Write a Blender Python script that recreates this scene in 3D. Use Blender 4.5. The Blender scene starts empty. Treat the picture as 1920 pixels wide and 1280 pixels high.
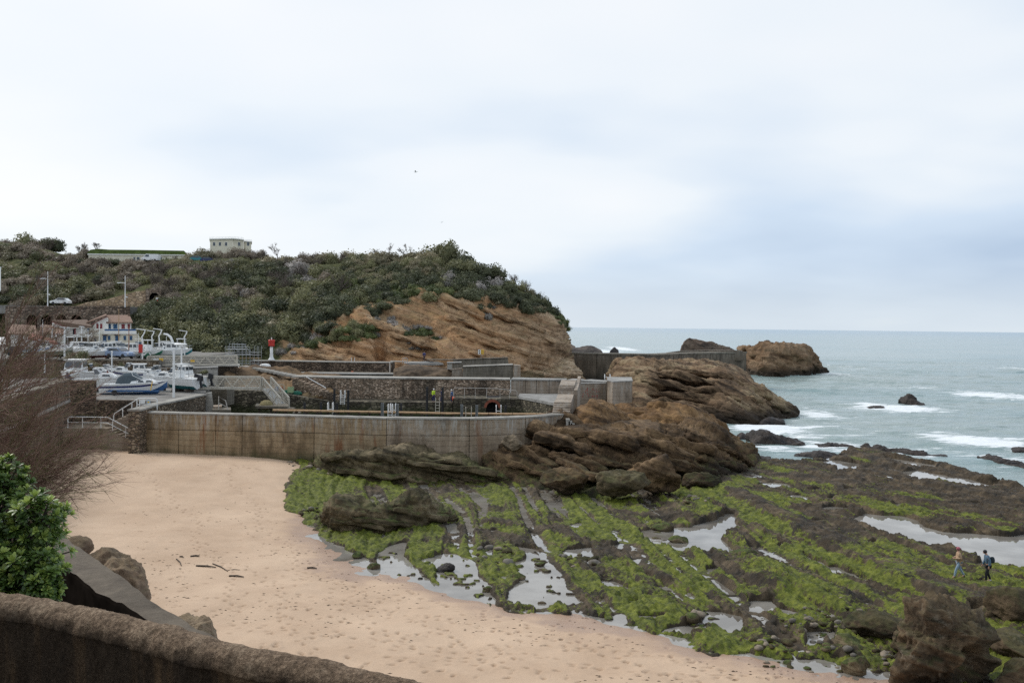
import bpy, bmesh, math, random
import numpy as np
from mathutils import Vector, Matrix, Euler

sc = bpy.context.scene
COL = sc.collection
R = math.radians
# ------------------------------------------------------------------ camera
CAM_Z = 15.0
FPX = 1700.0                      # focal length in photo pixels (1920 wide)
PITCH, ROLL = R(0.954), R(0.67)
_f = np.array([0, math.cos(PITCH), -math.sin(PITCH)])
_u0 = np.array([0, math.sin(PITCH), math.cos(PITCH)])
_r0 = np.array([1.0, 0, 0])
_r = math.cos(ROLL) * _r0 + math.sin(ROLL) * _u0
_u = math.cos(ROLL) * _u0 - math.sin(ROLL) * _r0
CAMP = np.array([0, 0, CAM_Z])
cam_data = bpy.data.cameras.new('camera')
cam = bpy.data.objects.new('camera', cam_data)
COL.objects.link(cam)
cam.matrix_world = Matrix(((_r[0], _u[0], -_f[0], 0), (_r[1], _u[1], -_f[1], 0), (_r[2], _u[2], -_f[2], CAM_Z), (0, 0, 0, 1)))
cam_data.sensor_width = 36.0
cam_data.lens = 36.0 * FPX / 1920.0
cam_data.clip_start = 0.1
cam_data.clip_end = 90000.0
sc.camera = cam

# ------------------------------------------------------------------ sky, sun, exposure
SUN_DIR = Vector((-0.62, 0.42, 0.66)).normalized()
SUN_EL = math.asin(SUN_DIR.z)
SUN_AZ = math.atan2(SUN_DIR.x, SUN_DIR.y)
world = bpy.data.worlds.new('World')
sc.world = world
world.use_nodes = True
wn = world.node_tree
wn.nodes.clear()

def nd(nt, typ, ins=None, **kw):
    n = nt.nodes.new(typ)
    for k, v in kw.items():
        setattr(n, k, v)
    if ins:
        for k, v in ins.items():
            s = n.inputs[k]
            if hasattr(v, 'bl_idname') and hasattr(v, 'outputs'):
                nt.links.new(v.outputs[0], s)
            elif isinstance(v, bpy.types.NodeSocket):
                nt.links.new(v, s)
            else:
                s.default_value = v
    return n

def math_(nt, op, a, b=0.0, c=None, clamp=False):
    ins = {0: a, 1: b}
    if c is not None:
        ins[2] = c
    return nd(nt, 'ShaderNodeMath', ins, operation=op, use_clamp=clamp)

def mixc(nt, fac, a, b, blend='MIX'):
    n = nd(nt, 'ShaderNodeMix', None, data_type='RGBA', blend_type=blend)
    for idx, v in ((0, fac), (6, a), (7, b)):
        s = n.inputs[idx]
        if isinstance(v, bpy.types.NodeSocket):
            nt.links.new(v, s)
        elif hasattr(v, 'outputs'):
            nt.links.new(v.outputs[2] if v.bl_idname == 'ShaderNodeMix' else v.outputs[0], s)
        else:
            s.default_value = (*v, 1.0) if isinstance(v, tuple) and len(v) == 3 else v
    return n

def smooth_(nt, v, lo, hi, tlo=0.0, thi=1.0):
    return nd(nt, 'ShaderNodeMapRange', {0: v, 1: lo, 2: hi, 3: tlo, 4: thi}, interpolation_type='SMOOTHSTEP', clamp=True)

def ramp(nt, fac, stops, interp='LINEAR'):
    n = nd(nt, 'ShaderNodeValToRGB', {0: fac})
    cr = n.color_ramp
    cr.interpolation = interp
    while len(cr.elements) > 1:
        cr.elements.remove(cr.elements[-1])
    cr.elements[0].position = stops[0][0]
    cr.elements[0].color = (*stops[0][1], 1)
    for p, c in stops[1:]:
        e = cr.elements.new(p)
        e.color = (*c, 1)
    return n

_tc = nd(wn, 'ShaderNodeTexCoord')
_sep = nd(wn, 'ShaderNodeSeparateXYZ', {0: _tc.outputs['Generated']})
_z = _sep.outputs[2]
_zz = math_(wn, 'ADD', math_(wn, 'ABSOLUTE', _z), 0.16)
_px = math_(wn, 'DIVIDE', _sep.outputs[0], _zz)
_py = math_(wn, 'DIVIDE', _sep.outputs[1], _zz)
_cv = nd(wn, 'ShaderNodeCombineXYZ', {0: _px, 1: _py, 2: 0.37})
_n1 = nd(wn, 'ShaderNodeTexNoise', {'Vector': _cv, 'Scale': 0.38, 'Detail': 4.0, 'Roughness': 0.45, 'Distortion': 0.2})
_n2 = nd(wn, 'ShaderNodeTexNoise', {'Vector': _cv, 'Scale': 1.5, 'Detail': 6.0, 'Roughness': 0.55})
_mixn = math_(wn, 'MULTIPLY_ADD', _n2, 0.07, math_(wn, 'MULTIPLY', _n1, 0.93))
# the veiled sun brightens the cloud sheet around it
_sd = nd(wn, 'ShaderNodeVectorMath', {0: _tc.outputs['Generated'], 1: (SUN_DIR.x, SUN_DIR.y, SUN_DIR.z)}, operation='DOT_PRODUCT')
_glow = smooth_(wn, _sd.outputs['Value'], 0.25, 1.0, -0.06, 0.16)
_cl = math_(wn, 'ADD', _mixn, _glow)
_ramp = ramp(wn, _cl, [(0.34, (0.48, 0.60, 0.77)), (0.45, (0.64, 0.755, 0.90)), (0.54, (0.86, 0.915, 0.97)), (0.66, (0.97, 0.98, 0.995))])
_hz = smooth_(wn, math_(wn, 'ABSOLUTE', _z), 0.0, 0.085, 1.0, 0.0)
_hzc = mixc(wn, smooth_(wn, _sep.outputs[0], -0.45, 0.25), (0.92, 0.945, 0.97), (0.71, 0.79, 0.86))
_skyc = mixc(wn, math_(wn, 'MULTIPLY', _hz, 0.8), _ramp, _hzc)
_bgc = nd(wn, 'ShaderNodeBackground', {0: _skyc.outputs[2], 1: 0.80})
_nish = nd(wn, 'ShaderNodeTexSky', None, sky_type='NISHITA', sun_disc=False, sun_elevation=SUN_EL, sun_rotation=SUN_AZ)
_bgn = nd(wn, 'ShaderNodeBackground', {0: _nish, 1: 0.09})
_ms = nd(wn, 'ShaderNodeMixShader', {0: 0.93})
wn.links.new(_bgn.outputs[0], _ms.inputs[1])
wn.links.new(_bgc.outputs[0], _ms.inputs[2])
_wo = nd(wn, 'ShaderNodeOutputWorld')
wn.links.new(_ms.outputs[0], _wo.inputs[0])

sun_data = bpy.data.lights.new('sun', 'SUN')
sun_data.energy = 1.5
sun_data.angle = R(22)
sun_data.color = (1.0, 0.965, 0.91)
sun = bpy.data.objects.new('sun', sun_data)
COL.objects.link(sun)
sun.rotation_euler = SUN_DIR.to_track_quat('Z', 'Y').to_euler()
sun.location = (-60, 40, 90)

vs = sc.view_settings
vs.view_transform = 'Standard'
vs.look = 'None'
vs.exposure = 0.37
vs.gamma = 1.0
vs.use_curve_mapping = False
sc.cycles.use_denoising = False
sc.cycles.max_bounces = 6
sc.cycles.diffuse_bounces = 3
sc.cycles.glossy_bounces = 3
sc.cycles.transparent_max_bounces = 4

# ------------------------------------------------------------------ pixel -> place in the world
def ray(px, py):
    return _f + _r * ((px - 960.0) / FPX) + _u * ((640.0 - py) / FPX)

def at_z(px, py, z):
    d = ray(px, py)
    return CAMP + d * ((z - CAM_Z) / d[2])

def at_y(px, py, Y):
    d = ray(px, py)
    return CAMP + d * (Y / d[1])

def project(P):
    Q = np.asarray(P, float) - CAMP
    w = Q @ _f
    return 960 + FPX * (Q @ _r) / w, 640 - FPX * (Q @ _u) / w

# ------------------------------------------------------------------ noise in numpy
def _hash(ix, iy, iz, seed):
    h = (ix.astype(np.int64) * 374761393 + iy.astype(np.int64) * 668265263 + iz.astype(np.int64) * 1274126177 + seed * 69069).astype(np.uint32)
    h ^= h >> np.uint32(13)
    h *= np.uint32(1274126177)
    h ^= h >> np.uint32(16)
    h *= np.uint32(2246822519)
    h ^= h >> np.uint32(13)
    return h.astype(np.float64) / 4294967295.0

def vn3(P, seed=0):
    i = np.floor(P)
    f = P - i
    i = i.astype(np.int64)
    u = f * f * (3 - 2 * f)
    x, y, z = i[:, 0], i[:, 1], i[:, 2]
    ux, uy, uz = u[:, 0], u[:, 1], u[:, 2]
    def L(a, b, t): return a + (b - a) * t
    c = [[[_hash(x + a, y + b, z + d, seed) for d in (0, 1)] for b in (0, 1)] for a in (0, 1)]
    v = L(L(L(c[0][0][0], c[1][0][0], ux), L(c[0][1][0], c[1][1][0], ux), uy),
          L(L(c[0][0][1], c[1][0][1], ux), L(c[0][1][1], c[1][1][1], ux), uy), uz)
    return v * 2 - 1

def vn2(X, Y, seed=0):
    ix, iy = np.floor(X), np.floor(Y)
    fx, fy = X - ix, Y - iy
    ix, iy = ix.astype(np.int64), iy.astype(np.int64)
    ux, uy = fx * fx * (3 - 2 * fx), fy * fy * (3 - 2 * fy)
    z = np.zeros_like(ix)
    a, b = _hash(ix, iy, z, seed), _hash(ix + 1, iy, z, seed)
    c, d = _hash(ix, iy + 1, z, seed), _hash(ix + 1, iy + 1, z, seed)
    return ((a + (b - a) * ux) * (1 - uy) + (c + (d - c) * ux) * uy) * 2 - 1

def fbm3(P, octs=4, gain=0.5, seed=0):
    s = np.zeros(len(P)); a = 1.0; t = 0.0; Q = np.array(P, float)
    for o in range(octs):
        s += a * vn3(Q, seed + o * 17); t += a
        a *= gain; Q = Q * 2.03 + 7.1
    return s / t * 1.6

def fbm2(X, Y, octs=4, gain=0.5, seed=0):
    s = np.zeros(X.shape); a = 1.0; t = 0.0
    x, y = X.copy(), Y.copy()
    for o in range(octs):
        s += a * vn2(x, y, seed + o * 17); t += a
        a *= gain; x = x * 2.03 + 5.3; y = y * 2.03 + 9.7
    return s / t * 1.6

def sstep(x, a, b):
    t = np.clip((x - a) / (b - a), 0, 1)
    return t * t * (3 - 2 * t)

def sd_poly(X, Y, poly):
    """signed distance to a polygon, positive inside"""
    P = np.asarray(poly, float)[:, :2]
    d = np.full(X.shape, 1e18); inside = np.zeros(X.shape, bool)
    n = len(P)
    for i in range(n):
        a, b = P[i], P[(i + 1) % n]
        e = b - a; wx, wy = X - a[0], Y - a[1]
        t = np.clip((wx * e[0] + wy * e[1]) / max(e @ e, 1e-12), 0, 1)
        d = np.minimum(d, (wx - e[0] * t) ** 2 + (wy - e[1] * t) ** 2)
        c = (a[1] > Y) != (b[1] > Y)
        xx = a[0] + (Y - a[1]) * (e[0] / (e[1] if abs(e[1]) > 1e-12 else 1e-12))
        inside ^= c & (X < xx)
    return np.where(inside, 1, -1) * np.sqrt(d)

def line_dist(X, Y, pts):
    """distance to a polyline, side sign (positive = to the left of its direction) and position along it 0..1"""
    P = np.asarray(pts, float)[:, :2]
    best = np.full(X.shape, 1e18); side = np.zeros(X.shape); along = np.zeros(X.shape)
    n = len(P) - 1
    for i in range(n):
        a, b = P[i], P[i + 1]
        e = b - a; wx, wy = X - a[0], Y - a[1]
        t = np.clip((wx * e[0] + wy * e[1]) / max(e @ e, 1e-12), 0, 1)
        dd = (wx - e[0] * t) ** 2 + (wy - e[1] * t) ** 2
        m = dd < best
        best = np.where(m, dd, best)
        side = np.where(m, np.sign(e[0] * wy - e[1] * wx), side)
        along = np.where(m, (i + t) / n, along)
    return np.sqrt(best), side, along

# ------------------------------------------------------------------ mesh helpers
def np_mesh(name, V, F, smooth=True, attrs=None):
    V = np.ascontiguousarray(V, np.float32); F = np.ascontiguousarray(F, np.int32)
    me = bpy.data.meshes.new(name)
    k = F.shape[1]
    me.vertices.add(len(V)); me.vertices.foreach_set('co', V.ravel())
    me.loops.add(F.size); me.loops.foreach_set('vertex_index', F.ravel())
    me.polygons.add(len(F)); me.polygons.foreach_set('loop_start', np.arange(0, F.size, k, dtype=np.int32))
    me.polygons.foreach_set('use_smooth', np.full(len(F), smooth, bool))
    if attrs:
        for an, av in attrs.items():
            a = me.attributes.new(an, 'FLOAT', 'POINT')
            a.data.foreach_set('value', np.ascontiguousarray(av, np.float32))
    me.update(calc_edges=True)
    me.validate()
    return me

def grid_faces(nu, nv, wrap=False):
    i = np.arange(nu - 1 if not wrap else nu)[:, None]; j = np.arange(nv - 1)[None, :]
    i2 = (i + 1) % nu
    return np.stack([i * nv + j, i2 * nv + j, i2 * nv + j + 1, i * nv + j + 1], -1).reshape(-1, 4)

def link(name, me, mat=None, parent=None):
    o = bpy.data.objects.new(name, me)
    COL.objects.link(o)
    if mat is not None:
        for m in (mat if isinstance(mat, (list, tuple)) else [mat]):
            if me is not None:
                me.materials.append(m)
    if parent is not None:
        o.parent = parent
    return o

def tag(o, label=None, cat=None, group=None, kind=None):
    if label: o['label'] = label
    if cat: o['category'] = cat
    if group: o['group'] = group
    if kind: o['kind'] = kind
    return o

def thing(name, label, cat, loc=(0, 0, 0), rz=0.0, group=None, scale=1.0):
    o = bpy.data.objects.new(name, None)
    COL.objects.link(o)
    o.location = tuple(loc); o.rotation_euler = (0, 0, rz); o.scale = (scale,) * 3
    o.empty_display_size = 0.3
    return tag(o, label, cat, group)

def copy_tree(o, parent=None):
    c = o.copy(); COL.objects.link(c)
    if parent is not None: c.parent = parent
    for ch in list(o.children): copy_tree(ch, c)
    return c

def unit(v):
    v = np.asarray(v, float); n = np.linalg.norm(v)
    return v / n if n > 1e-9 else v

class MB:
    """collects shapes for one mesh object"""
    def __init__(s): s.v, s.f, s.m, s.cur = [], [], [], 0
    def add(s, vs_, fs_):
        o = len(s.v); s.v += [tuple(map(float, p)) for p in vs_]
        for f in fs_: s.f.append([i + o for i in f]); s.m.append(s.cur)
        return s
    def hexa(s, p): return s.add(p, [(0, 3, 2, 1), (4, 5, 6, 7), (0, 1, 5, 4), (1, 2, 6, 5), (2, 3, 7, 6), (3, 0, 4, 7)])
    def box(s, x0, x1, y0, y1, z0, z1):
        return s.hexa([(x0, y0, z0), (x1, y0, z0), (x1, y1, z0), (x0, y1, z0), (x0, y0, z1), (x1, y0, z1), (x1, y1, z1), (x0, y1, z1)])
    def obox(s, o, a, b, c):
        o, a, b, c = (np.asarray(q, float) for q in (o, a, b, c))
        return s.hexa([o, o + a, o + a + b, o + b, o + c, o + a + c, o + a + b + c, o + b + c])
    def bar(s, p, q, w, h=None, up=(0, 0, 1)):
        h = w if h is None else h
        p, q = np.asarray(p, float), np.asarray(q, float)
        d = unit(q - p); up = np.asarray(up, float)
        if abs(d @ up) > 0.98: up = np.array([0, 1.0, 0])
        a = unit(np.cross(d, up)); b = np.cross(a, d)
        o = p - a * w / 2 - b * h / 2
        return s.obox(o, q - p, a * w, b * h) if False else s.hexa([o, o + a * w, o + a * w + b * h, o + b * h, o + (q - p), o + (q - p) + a * w, o + (q - p) + a * w + b * h, o + (q - p) + b * h])
    def tube(s, pts, r, n=6, cap=True):
        P = [np.asarray(p, float) for p in pts]; m = len(P)
        rs = r if isinstance(r, (list, tuple, np.ndarray)) else [r] * m
        ref = None; rings = []
        for i in range(m):
            d = unit(P[min(i + 1, m - 1)] - P[max(i - 1, 0)])
            if ref is None:
                ref = np.array([0, 0, 1.0]) if abs(d[2]) < 0.9 else np.array([1.0, 0, 0])
            a = unit(np.cross(d, ref)); b = np.cross(a, d); ref = b
            for k in range(n):
                t = 2 * math.pi * k / n
                rings.append(P[i] + (a * math.cos(t) + b * math.sin(t)) * rs[i])
        fs_ = []
        for i in range(m - 1):
            for k in range(n):
                fs_.append((i * n + k, i * n + (k + 1) % n, (i + 1) * n + (k + 1) % n, (i + 1) * n + k))
        if cap:
            fs_.append(tuple(range(n - 1, -1, -1))); fs_.append(tuple(range((m - 1) * n, m * n)))
        return s.add(rings, fs_)
    def prism(s, pts, vec):
        P = [np.asarray(p, float) for p in pts]; n = len(P); v = np.asarray(vec, float)
        return s.add(P + [p + v for p in P], [tuple(range(n - 1, -1, -1)), tuple(range(n, 2 * n))] + [(i, (i + 1) % n, n + (i + 1) % n, n + i) for i in range(n)])
    def lathe(s, prof, c=(0, 0, 0), n=12):
        vs_, fs_ = [], []
        for r_, z_ in prof:
            for k in range(n):
                t = 2 * math.pi * k / n
                vs_.append((c[0] + r_ * math.cos(t), c[1] + r_ * math.sin(t), c[2] + z_))
        for i in range(len(prof) - 1):
            for k in range(n):
                fs_.append((i * n + k, i * n + (k + 1) % n, (i + 1) * n + (k + 1) % n, (i + 1) * n + k))
        fs_.append(tuple(range(n - 1, -1, -1))); fs_.append(tuple(range((len(prof) - 1) * n, len(prof) * n)))
        return s.add(vs_, fs_)
    def ball(s, c, r, nu=10, nv=7):
        rr = r if isinstance(r, (tuple, list)) else (r, r, r)
        vs_, fs_ = [], []
        for j in range(nv + 1):
            ph = math.pi * j / nv
            for i in range(nu):
                t = 2 * math.pi * i / nu
                vs_.append((c[0] + rr[0] * math.sin(ph) * math.cos(t), c[1] + rr[1] * math.sin(ph) * math.sin(t), c[2] - rr[2] * math.cos(ph)))
        for j in range(nv):
            for i in range(nu):
                fs_.append((j * nu + i, j * nu + (i + 1) % nu, (j + 1) * nu + (i + 1) % nu, (j + 1) * nu + i))
        return s.add(vs_, fs_)
    def build(s, name, mats, parent=None, smooth=False):
        me = bpy.data.meshes.new(name)
        me.from_pydata(s.v, [], s.f)
        ml = mats if isinstance(mats, (list, tuple)) else [mats]
        for m in ml: me.materials.append(m)
        me.polygons.foreach_set('material_index', s.m)
        if smooth: me.polygons.foreach_set('use_smooth', [True] * len(s.f))
        me.update()
        o = bpy.data.objects.new(name, me); COL.objects.link(o)
        if parent is not None: o.parent = parent
        return o

def catmull(A, n):
    A = np.asarray(A, float); S = len(A)
    t = np.linspace(0, S - 1, n); i = np.clip(np.floor(t).astype(int), 0, S - 2); f = (t - i)
    sh = (n,) + (1,) * (A.ndim - 1); f = f.reshape(sh)
    p0, p1, p2, p3 = A[np.maximum(i - 1, 0)], A[i], A[i + 1], A[np.minimum(i + 2, S - 1)]
    m1, m2 = (p2 - p0) * .42, (p3 - p1) * .42
    f2, f3 = f * f, f * f * f
    return (2 * f3 - 3 * f2 + 1) * p1 + (f3 - 2 * f2 + f) * m1 + (-2 * f3 + 3 * f2) * p2 + (f3 - f2) * m2

def grid_normals(G):
    du = np.gradient(G, axis=0); dv = np.gradient(G, axis=1)
    n = np.cross(du, dv)
    l = np.linalg.norm(n, axis=-1, keepdims=True)
    return n / np.maximum(l, 1e-9)

# ------------------------------------------------------------------ materials
def new_mat(name):
    m = bpy.data.materials.new(name)
    m.use_nodes = True
    nt = m.node_tree
    b = nt.nodes['Principled BSDF']
    return m, nt, b

_MC = {}
def paint(name, rgb, rough=0.55, metal=0.0, var=0.12, scale=3.0, spec=0.4, dirt=0.0, dirtc=(0.10, 0.08, 0.05)):
    """plain surface with a little procedural wear"""
    key = (name,)
    if key in _MC: return _MC[key]
    m, nt, b = new_mat(name)
    g = nd(nt, 'ShaderNodeNewGeometry')
    n = nd(nt, 'ShaderNodeTexNoise', {'Vector': g.outputs['Position'], 'Scale': scale, 'Detail': 5.0, 'Roughness': 0.6})
    lo = tuple(max(0, c * (1 - var)) for c in rgb); hi = tuple(min(1, c * (1 + var)) for c in rgb)
    c = ramp(nt, n, [(0.32, lo), (0.68, hi)])
    out = c.outputs[0]
    if dirt > 0:
        n2 = nd(nt, 'ShaderNodeTexNoise', {'Vector': g.outputs['Position'], 'Scale': scale * 0.7, 'Detail': 7.0, 'Roughness': 0.7})
        mk = smooth_(nt, n2, 0.5, 0.72, 0.0, dirt)
        out = mixc(nt, mk.outputs[0], out, dirtc).outputs[2]
    nt.links.new(out, b.inputs['Base Color'])
    b.inputs['Roughness'].default_value = rough
    b.inputs['Metallic'].default_value = metal
    b.inputs['Specular IOR Level'].default_value = spec
    _MC[key] = m
    return m

def bump(nt, b, height, strength=0.5, dist=0.1):
    bp = nd(nt, 'ShaderNodeBump', {'Height': height, 'Strength': strength, 'Distance': dist})
    nt.links.new(bp.outputs[0], b.inputs['Normal'])
    return bp

def rock_mat(name, dark, mid, light, strat=(-0.30, 0.18, 0.93), sfreq=1.2, tide=None, algae=None, rough=0.9, lichen=0.0, big=0.25, fine=2.2, bstr=0.9, bdist=0.25, ochre=None):
    m, nt, b = new_mat(name)
    g = nd(nt, 'ShaderNodeNewGeometry')
    pos = g.outputs['Position']
    sx = nd(nt, 'ShaderNodeSeparateXYZ', {0: pos})
    d = nd(nt, 'ShaderNodeVectorMath', {0: pos, 1: strat}, operation='DOT_PRODUCT')
    sv = nd(nt, 'ShaderNodeCombineXYZ', {0: math_(nt, 'MULTIPLY', sx.outputs[0], 0.10), 1: math_(nt, 'MULTIPLY', sx.outputs[1], 0.10), 2: math_(nt, 'MULTIPLY', d.outputs['Value'], sfreq)})
    st = nd(nt, 'ShaderNodeTexNoise', {'Vector': sv, 'Scale': 1.0, 'Detail': 5.0, 'Roughness': 0.65, 'Distortion': 0.4})
    n1 = nd(nt, 'ShaderNodeTexNoise', {'Vector': pos, 'Scale': big, 'Detail': 8.0, 'Roughness': 0.62})
    n2 = nd(nt, 'ShaderNodeTexNoise', {'Vector': pos, 'Scale': fine, 'Detail': 6.0, 'Roughness': 0.7})
    f = math_(nt, 'ADD', math_(nt, 'MULTIPLY', n1, 0.55), math_(nt, 'MULTIPLY', st, 0.45))
    c = ramp(nt, f, [(0.36, dark), (0.49, mid), (0.62, light)])
    out = c.outputs[0]
    if ochre:
        n4 = nd(nt, 'ShaderNodeTexNoise', {'Vector': pos, 'Scale': big * 0.7, 'Detail': 6.0, 'Roughness': 0.6})
        out = mixc(nt, smooth_(nt, n4, 0.46, 0.62, 0, 0.85).outputs[0], out, ochre).outputs[2]
    sp = ramp(nt, n2, [(0.33, (0.45, 0.43, 0.42)), (0.55, (1.0, 1.0, 1.0)), (0.72, (1.35, 1.32, 1.25))])
    out = mixc(nt, 0.85, out, sp.outputs[0], 'MULTIPLY').outputs[2]
    ds = smooth_(nt, st, 0.36, 0.43, 0.55, 0.0)
    out = mixc(nt, ds.outputs[0], out, tuple(q * 0.4 for q in dark)).outputs[2]
    if lichen > 0:
        n3 = nd(nt, 'ShaderNodeTexNoise', {'Vector': pos, 'Scale': 1.1, 'Detail': 7.0, 'Roughness': 0.75})
        out = mixc(nt, smooth_(nt, n3, 0.56, 0.68, 0, lichen).outputs[0], out, (0.34, 0.29, 0.22)).outputs[2]
    zn = math_(nt, 'ADD', sx.outputs[2], math_(nt, 'MULTIPLY', math_(nt, 'SUBTRACT', n1, 0.5), 3.0))
    if tide:
        tz = smooth_(nt, zn, tide[0], tide[1], 0.88, 0.0)
        out = mixc(nt, tz.outputs[0], out, tide[2] if len(tide) > 2 else (0.018, 0.015, 0.012)).outputs[2]
    if algae:
        nz = nd(nt, 'ShaderNodeSeparateXYZ', {0: g.outputs['Normal']})
        na = nd(nt, 'ShaderNodeTexNoise', {'Vector': pos, 'Scale': 0.9, 'Detail': 7.0, 'Roughness': 0.7})
        up = smooth_(nt, math_(nt, 'ADD', nz.outputs[2], math_(nt, 'MULTIPLY', math_(nt, 'SUBTRACT', na, 0.5), 2.4)), 0.35, 0.85)
        zz = smooth_(nt, sx.outputs[2], algae[0], algae[1], 1.0, 0.0)
        am = math_(nt, 'MULTIPLY', math_(nt, 'MULTIPLY', up, zz), algae[2])
        gcol = ramp(nt, n2, [(0.35, (0.018, 0.026, 0.006)), (0.65, algae[3] if len(algae) > 3 else (0.075, 0.10, 0.018))])
        out = mixc(nt, am.outputs[0], out, gcol.outputs[0]).outputs[2]
    nt.links.new(out, b.inputs['Base Color'])
    b.inputs['Roughness'].default_value = rough
    b.inputs['Specular IOR Level'].default_value = 0.25
    h = math_(nt, 'ADD', math_(nt, 'MULTIPLY', st, 0.7), math_(nt, 'MULTIPLY', n2, 0.6))
    bump(nt, b, h, bstr, bdist)
    return m

def leaf_mat(name, c0, c1, rough=0.55, trans=0.25, var=0.35):
    m, nt, b = new_mat(name)
    oi = nd(nt, 'ShaderNodeObjectInfo')
    g = nd(nt, 'ShaderNodeNewGeometry')
    n = nd(nt, 'ShaderNodeTexNoise', {'Vector': g.outputs['Position'], 'Scale': 0.9, 'Detail': 4.0, 'Roughness': 0.7})
    f = math_(nt, 'ADD', math_(nt, 'MULTIPLY', n, 0.9), math_(nt, 'MULTIPLY', math_(nt, 'SUBTRACT', oi.outputs['Random'], 0.5), var))
    ri = math_(nt, 'MULTIPLY', math_(nt, 'SUBTRACT', g.outputs['Random Per Island'], 0.5), 0.16)
    c = ramp(nt, math_(nt, 'ADD', f, ri), [(0.22, c0), (0.68, c1)])
    nt.links.new(c.outputs[0], b.inputs['Base Color'])
    b.inputs['Roughness'].default_value = rough
    b.inputs['Specular IOR Level'].default_value = 0.3
    if trans > 0:
        tr = nd(nt, 'ShaderNodeBsdfTranslucent', {0: c})
        mx = nd(nt, 'ShaderNodeMixShader', {0: trans})
        nt.links.new(b.outputs[0], mx.inputs[1]); nt.links.new(tr.outputs[0], mx.inputs[2])
        nt.links.new(mx.outputs[0], nt.nodes['Material Output'].inputs[0])
    return m
# ================================================================== SEA
POOL_Z = 1.3
def pxz(pts, z):
    return [at_z(p[0], p[1], z) for p in pts]

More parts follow.
